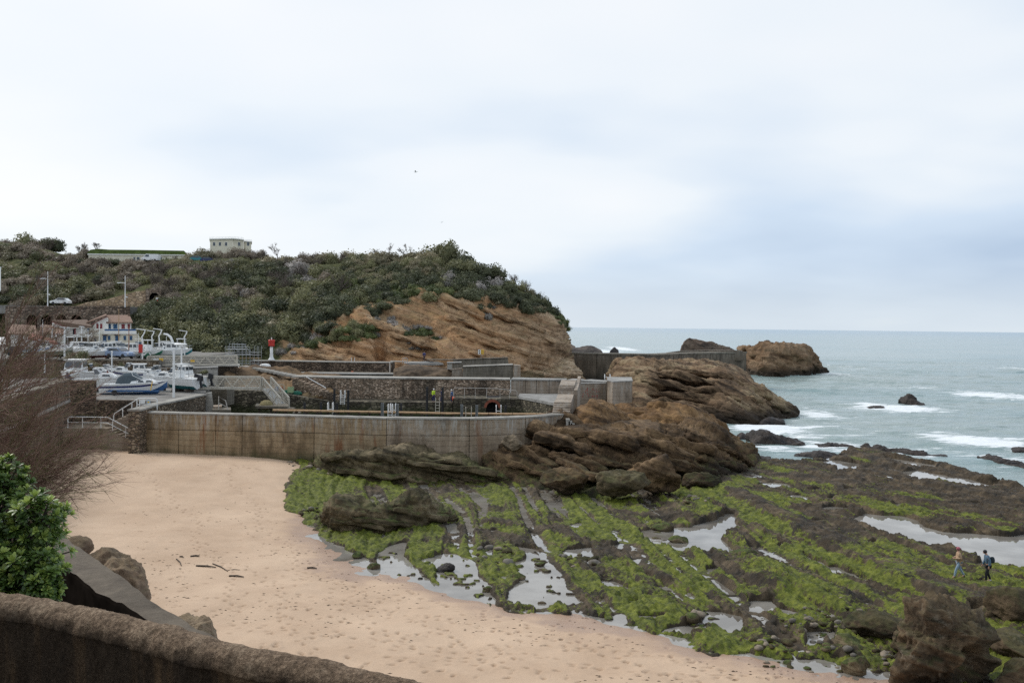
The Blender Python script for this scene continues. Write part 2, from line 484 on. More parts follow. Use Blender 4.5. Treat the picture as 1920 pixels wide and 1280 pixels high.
def sea():
    ys = np.concatenate([np.exp(np.arange(math.log(68), math.log(620), 0.0042)), np.exp(np.arange(math.log(622), math.log(75000), 0.03))])
    a = np.arange(-0.12, 0.86, 0.0042)
    Y, A = np.meshgrid(ys, a, indexing='ij')
    X = A * Y
    # swell running in from the open sea, refracted, plus wind chop
    dirx, diry = -0.25, -0.97
    wv = fbm2(X * .02, Y * .02, 3, seed=5)
    ph = (X * dirx + Y * diry) * 2 * math.pi / 15.0 + wv * 4.0
    sw = (1 - np.abs(np.sin(ph * 0.5))) ** 2.2 * 0.60 * (0.55 + 0.6 * fbm2(X * .03, Y * .05, 2, seed=9))
    chop = fbm2(X * .35, Y * .6, 3, seed=12) * 0.16
    fade = 1 - sstep(Y, 300, 620)
    near = sstep(Y, 80, 130) * .7 + .3
    Z = (sw + chop) * fade * near - 0.1
    foam = np.zeros_like(X)
    spots = [(1435, 803, 62, 13, 1.0), (1500, 815, 70, 10, .5), (1400, 800, 30, 10, 1.1), (1095, 657, 75, 5, 1.3), (1165, 653, 26, 5, 1.2),
             (1860, 740, 85, 9, .85), (1680, 765, 80, 7, .9), (1640, 758, 40, 5, .8), (1850, 828, 90, 14, .95), (1760, 815, 60, 8, .5),
             (1560, 700, 50, 5, .7), (1600, 690, 70, 6, .5), (1530, 775, 45, 8, .7), (1700, 725, 90, 6, .45), (1560, 835, 90, 10, .55),
             (1620, 840, 110, 12, .5), (1450, 840, 50, 8, .6), (1905, 690, 50, 5, .6), (1250, 652, 120, 4, .4), (1900, 860, 60, 10, .5), (1500, 800, 120, 25, .28), (1700, 850, 200, 18, .3)]
    for px, py, rx, ry, s in spots:
        c = at_z(px, py, 0); v = py - 612 - (px - 960) * 0.0117
        ex, ey = rx * c[1] / FPX, ry / v * c[1]
        foam = np.maximum(foam, s * np.exp(-(((X - c[0]) / ex) ** 2 + ((Y - c[1]) / ey) ** 2)))
    foam += np.clip((sw - 0.42) * 1.0, 0, .3) * fade + .24 * (1 - sstep(Y, 150, 330))
    V = np.stack([X, Y, Z], -1).reshape(-1, 3)
    me = np_mesh('sea', V, grid_faces(*X.shape), True, {'foam': foam.ravel()})
    m, nt, b = new_mat('sea_water')
    g = nd(nt, 'ShaderNodeNewGeometry'); pos = g.outputs['Position']
    sx = nd(nt, 'ShaderNodeSeparateXYZ', {0: pos})
    fa = nd(nt, 'ShaderNodeAttribute', None, attribute_name='foam')
    st = nd(nt, 'ShaderNodeVectorMath', {0: pos, 1: (0.22, 0.75, 1.0)}, operation='MULTIPLY')
    nf = nd(nt, 'ShaderNodeTexNoise', {'Vector': st, 'Scale': 0.8, 'Detail': 8.0, 'Roughness': 0.68, 'Distortion': 0.6})
    big = nd(nt, 'ShaderNodeTexNoise', {'Vector': st, 'Scale': 0.035, 'Detail': 4.0, 'Roughness': 0.6})
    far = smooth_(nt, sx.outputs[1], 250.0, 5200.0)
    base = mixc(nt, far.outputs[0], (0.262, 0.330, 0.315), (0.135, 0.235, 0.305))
    base = mixc(nt, smooth_(nt, big, 0.42, 0.62, 0, 0.55).outputs[0], base, (0.15, 0.26, 0.27))
    fs = math_(nt, 'ADD', math_(nt, 'MULTIPLY', fa.outputs['Fac'], 0.60), math_(nt, 'MULTIPLY', math_(nt, 'SUBTRACT', nf, 0.5), 1.5))
    fm = smooth_(nt, fs, 0.30, 0.52)
    # scattered white caps farther out
    wc = nd(nt, 'ShaderNodeTexNoise', {'Vector': st, 'Scale': 0.30, 'Detail': 5.0, 'Roughness': 0.55})
    wm = math_(nt, 'MULTIPLY', smooth_(nt, wc, 0.70, 0.76), smooth_(nt, big, 0.42, 0.6))
    fm2 = math_(nt, 'MAXIMUM', fm, wm)
    col = mixc(nt, fm2.outputs[0], base, (0.80, 0.83, 0.84))
    nt.links.new(col.outputs[2], b.inputs['Base Color'])
    nt.links.new(smooth_(nt, fm2, 0, 1, 0.16, 0.75).outputs[0], b.inputs['Roughness'])
    b.inputs['IOR'].default_value = 1.33
    w1 = nd(nt, 'ShaderNodeTexNoise', {'Vector': st, 'Scale': 0.55, 'Detail': 6.0, 'Roughness': 0.62, 'Distortion': 0.3})
    w2 = nd(nt, 'ShaderNodeTexNoise', {'Vector': st, 'Scale': 0.11, 'Detail': 4.0, 'Roughness': 0.6, 'Distortion': 0.3})
    bump(nt, b, math_(nt, 'ADD', w1, math_(nt, 'MULTIPLY', w2, 1.6)), 0.8, 0.9)
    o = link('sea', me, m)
    tag(o, kind='structure')
sea()

# ================================================================== BEACH AND REEF
SAND_EDGE = [at_z(c, r_, z) for c, r_, z in [(150, 818, 3.0), (430, 848, 2.6), (545, 872, 2.3), (500, 905, 2.0), (522, 958, 1.5), (575, 980, 1.4)]] + pxz([(592, 1012), (655, 1062), (720, 1076), (800, 1100), (930, 1135), (960, 1150),
                 (1080, 1158), (1160, 1180), (1240, 1200), (1310, 1218), (1420, 1238), (1560, 1256), (1680, 1268), (1800, 1310), (2100, 1380)], POOL_Z)
SAND_POLY = [p[:2] for p in SAND_EDGE] + [np.array([45, 15.0]), np.array([-40, 12.0]), np.array([-60, 85.0])]

def base_level(X, Y):
    """the shore climbs toward the corner under the harbour wall"""
    return POOL_Z + 1.3 * sstep(Y, 58, 82) * (1 - sstep(X, -22, -8))

def sand_height(X, Y):
    wx = fbm2(X * .35, Y * .35, 3, seed=31) * 0.9 + fbm2(X * 1.4, Y * 1.4, 2, seed=34) * .25
    sd = sd_poly(X, Y, SAND_POLY) + wx
    bl = base_level(X, Y)
    z = bl + np.where(sd > 0, 0.052 * sd, 0.09 * sd)
    z = np.minimum(z, 3.3 + 0.01 * (z - 3.3))
    z = np.maximum(z, bl - .75 - 3.0 * sstep(X, 15, 24))
    z += fbm2(X * .16, Y * .16, 3, seed=40) * 0.10 * sstep(sd, 0, 8) + fbm2(X * 1.1, Y * 1.1, 3, seed=41) * 0.018
    return z, sd

def footprints(X, Y):
    """trails of shallow prints pressed into the sand"""
    h = np.zeros_like(X); rnd = random.Random(4)
    trails = [((470, 1050), (600, 1235)), ((640, 1110), (980, 1240)), ((860, 1150), (1330, 1262)), ((330, 930), (470, 1160)), ((430, 900), (600, 1090)),
              ((520, 1180), (900, 1230)), ((900, 1215), (1500, 1262)), ((980, 1185), (1200, 1240)), ((360, 880), (520, 900)), ((1100, 1200), (1420, 1250)),
              ((640, 1150), (760, 1215)), ((700, 1200), (1100, 1262)), ((250, 900), (330, 960)), ((560, 1060), (760, 1120))]
    pts = []
    for a, b_ in trails:
        A, B = at_z(*a, 1.8)[:2], at_z(*b_, 1.8)[:2]
        L = np.linalg.norm(B - A); d = (B - A) / L; n = np.array([-d[1], d[0]])
        k = int(L / .62)
        for i in range(k):
            p = A + d * (i * .62 + rnd.uniform(-.08, .08)) + n * ((.13 if i % 2 else -.13) + 0.5 * math.sin(i * .3 + a[0]) + rnd.uniform(-.05, .05))
            pts.append((p[0], p[1], math.atan2(d[1], d[0]) + rnd.uniform(-.2, .2), rnd.uniform(.6, 1.1)))
    for _ in range(750):
        q = at_z(rnd.uniform(250, 1650), rnd.uniform(960, 1275), 1.8)
        pts.append((q[0], q[1], rnd.uniform(0, 6), rnd.uniform(.35, 1.2)))
    return pts

def beach():
    ys = np.exp(np.arange(math.log(24), math.log(92), 0.0031))
    a = np.arange(-0.64, 0.60, 0.0023)
    Y, A = np.meshgrid(ys, a, indexing='ij'); X = A * Y
    Z, sd = sand_height(X, Y)
    fp = np.zeros_like(Z)
    lnY0 = math.log(24)
    for x, y, ang, s in footprints(X, Y):
        if sd_poly(np.array([x]), np.array([y]), SAND_POLY)[0] < 0.6: continue
        i = (math.log(y) - lnY0) / 0.0031; j = (x / y + 0.64) / 0.0023
        i0, i1, j0, j1 = int(i) - 5, int(i) + 7, int(j) - 6, int(j) + 8
        if i0 < 0 or j0 < 0 or i1 >= Z.shape[0] or j1 >= Z.shape[1]: continue
        xx, yy = X[i0:i1, j0:j1] - x, Y[i0:i1, j0:j1] - y
        c, s_ = math.cos(ang), math.sin(ang)
        u, v = (xx * c + yy * s_) / .17, (-xx * s_ + yy * c) / .085
        r2 = u * u + v * v
        fp[i0:i1, j0:j1] += s * (-0.065 * np.exp(-r2) + 0.028 * np.exp(-(np.sqrt(r2) - 1.6) ** 2 * 3))
    Z += np.clip(fp, -.07, .04)
    V = np.stack([X, Y, Z], -1).reshape(-1, 3)
    me = np_mesh('sand_beach', V, grid_faces(*X.shape), True, {'print': np.clip(-fp.ravel() * 16, 0, 1)})
    m, nt, b = new_mat('beach_sand')
    g = nd(nt, 'ShaderNodeNewGeometry'); pos = g.outputs['Position']
    sx = nd(nt, 'ShaderNodeSeparateXYZ', {0: pos})
    n1 = nd(nt, 'ShaderNodeTexNoise', {'Vector': pos, 'Scale': 0.25, 'Detail': 6.0, 'Roughness': 0.6})
    n2 = nd(nt, 'ShaderNodeTexNoise', {'Vector': pos, 'Scale': 9.0, 'Detail': 6.0, 'Roughness': 0.75})
    n3 = nd(nt, 'ShaderNodeTexNoise', {'Vector': nd(nt, 'ShaderNodeVectorMath', {0: pos, 1: (0.5, 1.6, 1.0)}, operation='MULTIPLY'), 'Scale': 0.9, 'Detail': 8.0, 'Roughness': 0.75})
    c = ramp(nt, n1, [(0.34, (0.48, 0.335, 0.225)), (0.52, (0.545, 0.39, 0.268)), (0.68, (0.595, 0.432, 0.300))])
    c2 = mixc(nt, smooth_(nt, n3, 0.58, 0.70, 0, .42).outputs[0], c, (0.31, 0.205, 0.13))
    c2 = mixc(nt, 0.5, c2, ramp(nt, n2, [(0.3, (0.8, 0.8, 0.8)), (0.7, (1.12, 1.12, 1.12))]), 'MULTIPLY')
    at = nd(nt, 'ShaderNodeAttribute', None, attribute_name='print')
    c2 = mixc(nt, math_(nt, 'MULTIPLY', at.outputs['Fac'], 0.95).outputs[0], c2, (0.26, 0.165, 0.10))
    zw = math_(nt, 'ADD', sx.outputs[2], math_(nt, 'MULTIPLY', math_(nt, 'SUBTRACT', n3, 0.5), 0.18))
    wet = smooth_(nt, zw, POOL_Z + 0.01, POOL_Z + 0.14, 0.75, 0.0)
    c3 = mixc(nt, wet.outputs[0], c2, (0.30, 0.19, 0.135))
    nt.links.new(c3.outputs[2], b.inputs['Base Color'])
    nt.links.new(smooth_(nt, wet, 0, .75, 0.9, 0.42).outputs[0], b.inputs['Roughness'])
    b.inputs['Specular IOR Level'].default_value = 0.3
    bump(nt, b, math_(nt, 'ADD', math_(nt, 'MULTIPLY', n2, 0.5), n3), 0.55, 0.05)
    tag(link('sand_beach', me, m), kind='structure')
beach()

# pools: outlines on the water's level
POOLS = [
    [(1592, 979), (1614, 961), (1651, 966), (1692, 967), (1717, 975), (1736, 988), (1767, 996), (1832, 1001), (1889, 1005), (1930, 999), (2050, 1000), (2050, 1090), (1922, 1072), (1882, 1066), (1836, 1061), (1832, 1049), (1770, 1028), (1711, 1017), (1661, 1005), (1639, 996), (1623, 989)],
    [(1187, 999), (1228, 991), (1259, 990), (1306, 986), (1337, 977), (1362, 964), (1381, 964), (1381, 988), (1362, 992), (1362, 1011), (1369, 1030), (1387, 1044), (1344, 1033), (1303, 1033), (1275, 1030), (1244, 1021), (1212, 1011)],
    [(1418, 911), (1440, 904), (1468, 906), (1476, 912), (1450, 914)],
    [(1536, 866), (1570, 863), (1617, 871), (1603, 878), (1582, 884)],
    [(1692, 883), (1726, 882), (1789, 896), (1876, 902), (1845, 914), (1789, 904), (1726, 903), (1698, 896)],
    [(1655, 856), (1700, 862), (1750, 871), (1758, 880), (1700, 872)],
    [(1473, 930), (1498, 928), (1523, 936), (1500, 935)], [(1543, 938), (1573, 929), (1570, 934), (1550, 939)],
    [(1539, 951), (1560, 949), (1585, 952), (1582, 958), (1555, 957)], [(1562, 946), (1580, 944), (1592, 948), (1575, 949)],
    [(1661, 945), (1690, 944), (1704, 951), (1680, 954)], [(1582, 920), (1600, 919), (1598, 925), (1585, 924)],
    [(1586, 939), (1600, 937), (1612, 940), (1598, 942)], [(1514, 919), (1535, 919), (1530, 923)],
    [(1774, 932), (1790, 934), (1796, 940), (1783, 939)], [(1873, 977), (1890, 977), (1900, 983), (1885, 983)],
    [(1815, 947), (1834, 947), (1834, 951)], [(1522, 979), (1540, 978), (1542, 981), (1528, 982)],
    [(1780, 989), (1798, 989), (1802, 993)], [(1765, 1056), (1782, 1060), (1778, 1068), (1766, 1062)], [(1825, 1091), (1842, 1092), (1838, 1096)],
    [(1620, 1018), (1640, 1016), (1638, 1021)],
    [(1398, 1126), (1450, 1128), (1456, 1140), (1494, 1150), (1475, 1157), (1430, 1152), (1400, 1146)],
    [(1318, 1147), (1345, 1146), (1380, 1155), (1392, 1180), (1370, 1185), (1340, 1170), (1318, 1168)],
    [(1515, 1185), (1560, 1183), (1562, 1205), (1520, 1212)], [(1818, 1141), (1848, 1145), (1850, 1158), (1830, 1156)],
    [(588, 1008), (615, 1012), (655, 1032), (690, 1045), (716, 1066), (700, 1078), (650, 1062), (605, 1035)],
    [(721, 1026), (762, 1018), (757, 1045), (777, 1067), (797, 1089), (775, 1090), (740, 1080), (715, 1067)],
    [(812, 1045), (835, 1036), (859, 1035), (877, 1045), (887, 1073), (906, 1092), (931, 1120), (936, 1134), (877, 1120), (818, 1100), (812, 1070), (790, 1051)],
    [(966, 1024), (1006, 1030), (1016, 1049), (1041, 1068), (1062, 1092), (1062, 1105), (1087, 1127), (1056, 1132), (1000, 1140), (965, 1130), (962, 1105), (984, 1080), (975, 1055), (984, 1042)],
    [(1047, 1039), (1075, 1030), (1109, 1028), (1106, 1042), (1131, 1058), (1100, 1061), (1062, 1045)],
    [(1128, 1083), (1156, 1092), (1181, 1105), (1137, 1105)], [(1172, 1127), (1200, 1127), (1187, 1137)],
    [(1115, 1160), (1169, 1152), (1172, 1168), (1130, 1172)], [(1200, 1155), (1244, 1155), (1246, 1162), (1206, 1164)],
    [(1244, 1184), (1269, 1174), (1312, 1167), (1328, 1178), (1296, 1182), (1310, 1198), (1270, 1192)],
    [(835, 984), (850, 982), (856, 998), (840, 1000)], [(905, 994), (930, 994), (928, 999)], [(1060, 986), (1088, 980), (1082, 988)],
    [(1148, 1024), (1165, 1020), (1162, 1036)], [(1325, 1066), (1345, 1064), (1340, 1075), (1330, 1074)], [(1339, 1088), (1350, 1095), (1372, 1112), (1362, 1112)],
    [(906, 1028), (922, 1022), (920, 1040)], [(1185, 1052), (1198, 1048), (1194, 1056)],
]
POOLS_W = [[p[:2] for p in pxz(q, POOL_Z)] for q in POOLS]
# long narrow runnels between the beds
RUNNELS = [([(1455, 1018), (1490, 1032), (1540, 1056), (1580, 1082)], .16), ([(1570, 1066), (1610, 1082), (1650, 1100), (1690, 1118), (1730, 1140)], .30), ([(1510, 1070), (1560, 1092)], .12)]
RUNNELS_W = [([p[:2] for p in pxz(q, POOL_Z)], w) for q, w in RUNNELS]
# dark raised beds: outline of the crest, half width, height
RIDGES = [([(1350, 912), (1420, 950), (1500, 990), (1600, 1040), (1700, 1088), (1800, 1128)], 1.15, 0.75),
          ([(1580, 843), (1640, 860), (1700, 876), (1760, 886)], 1.0, 0.55), ([(1560, 850), (1600, 870), (1695, 896), (1789, 915), (1914, 940)], 1.0, 0.5),
          ([(1651, 851), (1757, 868), (1851, 896), (1930, 908)], .8, 0.5), ([(1720, 900), (1820, 918), (1925, 935)], .9, 0.35),
          ([(1206, 1058), (1240, 1074), (1275, 1094)], .5, .45), ([(900, 968), (970, 985), (1060, 1000), (1090, 1012)], .7, .35),
          ([(1420, 880), (1480, 890), (1560, 910), (1620, 930)], 1.2, .3), ([(1440, 870), (1520, 880), (1590, 905)], 1.0, .4),
          ([(1700, 935), (1800, 955), (1920, 985)], .8, .4), ([(1720, 985), (1800, 1008), (1920, 1018)], .5, .35),
          ([(1120, 950), (1200, 960), (1290, 975)], .6, .3), ([(1840, 1110), (1920, 1150)], 1.0, .6), ([(1780, 1108), (1850, 1150)], .7, .35)]
RIDGES_W = [([p[:2] for p in pxz(q, POOL_Z + .3)], w, h) for q, w, h in RIDGES]
BUMPS = [([(1370, 992), (1410, 982), (1440, 1000), (1430, 1020), (1380, 1018)], .55), ([(1365, 1052), (1420, 1045), (1520, 1070), (1600, 1110), (1610, 1150), (1520, 1125), (1450, 1105), (1370, 1085)], .55),
         ([(1235, 945), (1290, 935), (1370, 945), (1380, 960), (1330, 978), (1250, 972)], .5), ([(1400, 1085), (1470, 1080), (1500, 1120), (1430, 1120)], .4),
         ([(1395, 1160), (1450, 1155), (1480, 1180), (1430, 1195)], .4)]
BUMPS_W = [([p[:2] for p in pxz(q, POOL_Z + .2)], h) for q, h in BUMPS]
REEF_POLY = [at_z(c, r_, z)[:2] for c, r_, z in [(548, 876, 2.2), (512, 905, 2.0), (520, 955, 1.5), (575, 972, 1.4)]] + [p[:2] for p in pxz([(590, 1010), (655, 1066), (720, 1080), (800, 1104), (950, 1156), (1075, 1160), (1200, 1196), (1310, 1224), (1420, 1240), (1560, 1256), (1640, 1262), (1800, 1330), (2200, 1400), (2900, 1420),
                                 (3000, 1000), (2300, 960), (1990, 925), (1920, 905), (1850, 893), (1757, 862), (1690, 852), (1650, 842), (1575, 838), (1545, 858), (1485, 862), (1440, 858), (1410, 850), (1290, 850), (1000, 850), (600, 852), (540, 880)], POOL_Z)]

def reef_height(X, Y):
    wx = fbm2(X * .5, Y * .5, 3, seed=51) * .8 + fbm2(X * 2.1, Y * 2.1, 3, seed=53) * .22
    wy = fbm2(X * .5, Y * .5, 3, seed=57) * .8 + fbm2(X * 2.1, Y * 2.1, 3, seed=59) * .22
    XW, YW = X + wx * .45, Y + wy * .45
    sd = sd_poly(X + wx * .9, Y + wy * .9, REEF_POLY)
    # beds strike nearly straight away from the beach and fan out seaward
    mm = 0.13 + 0.26 * sstep(X, 16, 44)
    u = X - mm * (60 - Y) + fbm2(X * .12, Y * .05, 2, seed=61) * 1.1
    s1 = vn2(u * .95, Y * .035 + 3, 63); s2 = vn2(u * 2.6, Y * .10, 64); s3 = vn2(u * 6.0, Y * .35, 65)
    t = u / 2.9 + .35 * vn2(u * .3, Y * .06, 66)
    saw = 1 - (t - np.floor(t))
    bed = .20 * (s1 * .5 + .5) + .12 * s2 + .09 * s3 + .15 * (saw - .5) * (.6 + .5 * vn2(u * .4, Y * .09, 67))
    lump = fbm2(X * 1.1, Y * .8, 4, seed=70) * .11 + fbm2(X * 4.2, Y * 3.4, 3, seed=74, gain=.6) * .11
    left = 1 - sstep(X, 6, 16)
    gut = sstep(-vn2(u * 1.55, Y * .055, 68) - .25 * vn2(u * 3.4, Y * .12, 69), .18, .50)
    lump -= .15 * gut
    H = .15 + .09 * sstep(X, 14, 26) + bed * .85 + lump - .05 * left
    H -= .17 * sstep(Y + .35 * (X - 20), 76, 92) * sstep(X, 14, 24)
    upl = left * sstep(Y, 60, 66)                       # shallow flooded flat below the harbour wall
    H -= .06 * upl
    crest = np.zeros_like(H)
    for pts, w, h in RIDGES_W:
        x0, x1 = min(p[0] for p in pts) - 5, max(p[0] for p in pts) + 5
        y0, y1 = min(p[1] for p in pts) - 5, max(p[1] for p in pts) + 5
        m = (X > x0) & (X < x1) & (Y > y0) & (Y < y1)
        d, side, al = line_dist(XW[m], YW[m], pts)
        dd = np.where(side > 0, d / (w * 1.7), d / (w * .55))   # gentle seaward dip slope, steep face toward the beach
        e = np.minimum(al, 1 - al)
        k = (1 - sstep(dd, .35, 1.0)) * (.55 + .45 * sstep(e, 0, .06)) * (.8 + .35 * fbm2(X[m] * .9, Y[m] * .9, 3, seed=77))
        H[m] = H[m] * (1 - .35 * k) + h * k * .72
        crest[m] = np.maximum(crest[m], k)
    for poly, h in BUMPS_W:
        s = sd_poly(XW, YW, poly)
        k = sstep(s, -.25, .55)
        H += h * k * .6; crest = np.maximum(crest, k * .35)
    pool = np.zeros_like(H)
    for poly in POOLS_W:
        P = np.array(poly); x0, y0 = P.min(0) - 3; x1, y1 = P.max(0) + 3
        m = (X > x0) & (X < x1) & (Y > y0) & (Y < y1)
        size = min(P.max(0) - P.min(0))
        wf = min(1.0, size / 3.0)
        s = sd_poly(X[m] + (XW[m] - X[m]) * wf, Y[m] + (YW[m] - Y[m]) * wf, poly)
        k = sstep(s, -.16, .06)
        pool[m] = np.maximum(pool[m], k)
        # rim always stands clear of the water
        rim = np.exp(-((s + .35) / .3) ** 2)
        H[m] = np.maximum(H[m], .05 * rim + H[m] * (1 - rim))
    for pts, w in RUNNELS_W:
        d, side, al = line_dist(XW, YW, pts)
        k = 1 - sstep(d, w * .7 * (1 + .8 * vn2(X * 1.3, Y * .7, 79)), w * 1.5)
        pool = np.maximum(pool, k * (vn2(X * .8, Y * .5, 78) > -.35))
    stones = np.clip(fbm2(X * 1.9, Y * 1.9, 2, seed=83) - .62, 0, 1) * 2.2
    depth = -.30 + np.clip(stones, 0, .40) * .95 * sstep(left, .2, .8)
    H = H * (1 - pool) + depth * pool
    edge = sstep(sd, -.5, 1.2)
    seaward = sstep(X, 14, 20) * sstep(Y, 62, 80)
    Z = base_level(X, Y) + H
    low = np.where(seaward > .5, -1.4 + .25 * H, base_level(X, Y) - 1.0 + .3 * H)
    Z = Z * edge + low * (1 - edge)
    return Z, H, pool, crest, u, sd, gut

def reef():
    ys = np.exp(np.arange(math.log(28), math.log(118), 0.00215))
    a = np.concatenate([np.arange(-0.36, 0.66, 0.00155), np.arange(0.66, 1.35, 0.006)])
    Y, A = np.meshgrid(ys, a, indexing='ij'); X = A * Y
    Z, H, pool, crest, u, sd, gut = reef_height(X, Y)
    V = np.stack([X, Y, Z], -1)
    N = grid_normals(V); nz = np.abs(N[..., 2])
    dist = np.hypot(X - 10, Y - 45)
    al = .91 + fbm2(X * .33, Y * .22, 4, seed=90) * .55 + .25 * (saw_(u)) - .16 * sstep(-vn2(u * 3.6, Y * .10, 97), .1, .5)
    al -= .60 * crest + .42 * gut
    al -= .42 * sstep(fbm2(X * .55 + .3 * Y, Y * .22, 4, seed=93), .05, .5)
    al -= .48 * sstep(Y + .35 * (X - 20), 72, 92) * sstep(X, 10, 18)
    al -= .35 * sstep(X, 26, 40)
    al -= (1 - sstep(nz, .55, .80)) * .6
    al -= (1 - sstep(H, -.04, .05)) * .30
    al += .12 * (1 - sstep(X, 10, 20)) * (1 - sstep(Y, 50, 62))
    al = np.clip(al, 0, 1)
    keep = ((sd > -2.6) & (Z > -1.2))
    F = grid_faces(*X.shape)
    kf = keep.ravel()[F].any(1)
    F = F[kf]
    used = np.unique(F); remap = np.full(X.size, -1); remap[used] = np.arange(len(used))
    me = np_mesh('rock_platform', V.reshape(-1, 3)[used], remap[F], True, {'algae': al.ravel()[used], 'depth': H.ravel()[used]})
    m, nt, b = new_mat('reef_rock')
    g = nd(nt, 'ShaderNodeNewGeometry'); pos = g.outputs['Position']
    aa = nd(nt, 'ShaderNodeAttribute', None, attribute_name='algae')
    n1 = nd(nt, 'ShaderNodeTexNoise', {'Vector': pos, 'Scale': 0.6, 'Detail': 8.0, 'Roughness': 0.7})
    n2 = nd(nt, 'ShaderNodeTexNoise', {'Vector': pos, 'Scale': 5.0, 'Detail': 6.0, 'Roughness': 0.75})
    n3 = nd(nt, 'ShaderNodeTexNoise', {'Vector': pos, 'Scale': 1.7, 'Detail': 7.0, 'Roughness': 0.7})
    rk = ramp(nt, n1, [(0.36, (0.016, 0.012, 0.007)), (0.52, (0.055, 0.039, 0.022)), (0.68, (0.14, 0.102, 0.060))])
    gr = ramp(nt, math_(nt, 'ADD', math_(nt, 'MULTIPLY', n3, .65), math_(nt, 'MULTIPLY', n2, .35)), [(0.36, (0.022, 0.027, 0.005)), (0.46, (0.074, 0.088, 0.010)), (0.56, (0.142, 0.160, 0.016)), (0.68, (0.245, 0.258, 0.042))])
    f = smooth_(nt, math_(nt, 'ADD', aa.outputs['Fac'], math_(nt, 'MULTIPLY', math_(nt, 'SUBTRACT', n2, 0.5), 1.9)), 0.34, 0.62)
    c = mixc(nt, f.outputs[0], rk, gr)
    nt.links.new(c.outputs[2], b.inputs['Base Color'])
    b.inputs['Roughness'].default_value = 0.75
    b.inputs['Specular IOR Level'].default_value = 0.3
    bump(nt, b, math_(nt, 'ADD', n2, math_(nt, 'MULTIPLY', n3, .8)), 0.85, 0.10)
    tag(link('rock_platform', me, m), kind='structure')
def saw_(u):
    t = u / 2.9
    return (t - np.floor(t)) - .5
reef()

# ---- still water lying in the pools
m_pool, nt, b = new_mat('pool_water')
g = nd(nt, 'ShaderNodeNewGeometry')
n = nd(nt, 'ShaderNodeTexNoise', {'Vector': g.outputs['Position'], 'Scale': 0.35, 'Detail': 4.0, 'Roughness': 0.6})
nt.links.new(ramp(nt, n, [(0.35, (0.13, 0.115, 0.095)), (0.62, (0.27, 0.25, 0.22))]).outputs[0], b.inputs['Base Color'])
b.inputs['Roughness'].default_value = 0.03
b.inputs['IOR'].default_value = 1.62
n2 = nd(nt, 'ShaderNodeTexNoise', {'Vector': g.outputs['Position'], 'Scale': 1.6, 'Detail': 3.0, 'Roughness': 0.5})
bump(nt, b, n2, 0.10, 0.05)
def water_sheet(name, poly, z, mat, kind='structure'):
    me = bpy.data.meshes.new(name)
    bm = bmesh.new()
    vs_ = [bm.verts.new((p[0], p[1], z)) for p in poly]
    f = bm.faces.new(vs_)
    bmesh.ops.triangulate(bm, faces=[f])
    bmesh.ops.recalc_face_normals(bm, faces=bm.faces)
    for f in bm.faces:
        if f.normal.z < 0: f.normal_flip()
    bm.to_mesh(me); bm.free()
    return tag(link(name, me, mat), kind=kind)
_shal = [p[:2] for p in pxz([(545, 885), (505, 920), (516, 970), (560, 990), (560, 1025), (630, 1090), (710, 1112), (790, 1135), (940, 1190), (1075, 1195), (1200, 1230), (1310, 1250), (1420, 1262), (1600, 1275), (1720, 1280), (1900, 1290), (2900, 1290), (2900, 1000), (2060, 1000),
                             (2060, 960), (1925, 930), (1800, 893), (1757, 872), (1690, 862), (1640, 854), (1570, 855), (1540, 862), (1500, 880), (1440, 885), (1300, 880), (1000, 875), (600, 868)], POOL_Z)]
water_sheet('tide_pool_water', _shal, POOL_Z, m_pool)

# ================================================================== HEADLAND
# each row: cliff foot, low slope, brow, upper slope, skyline, far side (photo column, row, distance)
HILL = [
    [(-260, 640, 205), (-260, 590, 214), (-260, 520, 232), (-260, 470, 255), (-260, 458, 275), (-260, 520, 340)],
    [(-60, 635, 205), (-60, 590, 214), (-60, 520, 232), (-60, 475, 252), (-60, 462, 270), (-60, 520, 340)],
    [(60, 630, 203), (60, 585, 210), (60, 530, 225), (60, 485, 245), (60, 465, 262), (60, 520, 340)],
    [(180, 640, 200), (180, 580, 208), (180, 540, 220), (180, 500, 240), (180, 491, 252), (180, 500, 330)],
    [(290, 672, 178), (290, 605, 190), (292, 552, 206), (300, 505, 232), (300, 491, 246), (300, 500, 320)],
    [(400, 682, 168), (400, 615, 182), (400, 560, 200), (400, 505, 226), (400, 486, 240), (400, 490, 310)],
    [(480, 688, 166), (480, 632, 178), (480, 570, 196), (480, 510, 220), (480, 492, 236), (480, 500, 300)],
    [(550, 688, 166), (550, 640, 174), (555, 580, 190), (560, 515, 214), (565, 496, 230), (565, 505, 290)],
    [(630, 690, 166), (630, 632, 172), (640, 575, 184), (640, 515, 206), (650, 492, 224), (650, 505, 280)],
    [(710, 694, 167), (705, 640, 172), (705, 582, 182), (715, 520, 202), (730, 492, 218), (735, 505, 270)],
    [(790, 698, 168), (788, 642, 174), (795, 570, 184), (800, 520, 198), (810, 490, 212), (815, 505, 262)],
    [(860, 702, 170), (860, 640, 176), (862, 565, 186), (868, 535, 197), (875, 510, 210), (880, 520, 255)],
    [(930, 706, 173), (932, 645, 179), (935, 577, 189), (938, 555, 197), (945, 537, 206), (948, 545, 245)],
    [(1000, 708, 178), (1000, 655, 183), (1003, 592, 192), (1000, 570, 200), (1000, 560, 208), (1000, 575, 240)],
    [(1062, 712, 184), (1052, 668, 187), (1046, 612, 194), (1040, 590, 203), (1034, 582, 210), (1030, 600, 238)],
    [(1098, 716, 190), (1075, 680, 192), (1062, 625, 199), (1060, 603, 206), (1054, 594, 213), (1045, 612, 238)],
    [(1092, 716, 214), (1062, 680, 214), (1056, 640, 216), (1055, 618, 220), (1050, 608, 223), (1045, 640, 240)],
]
STRAT = unit(np.array([0.31, -0.10, 0.94]))
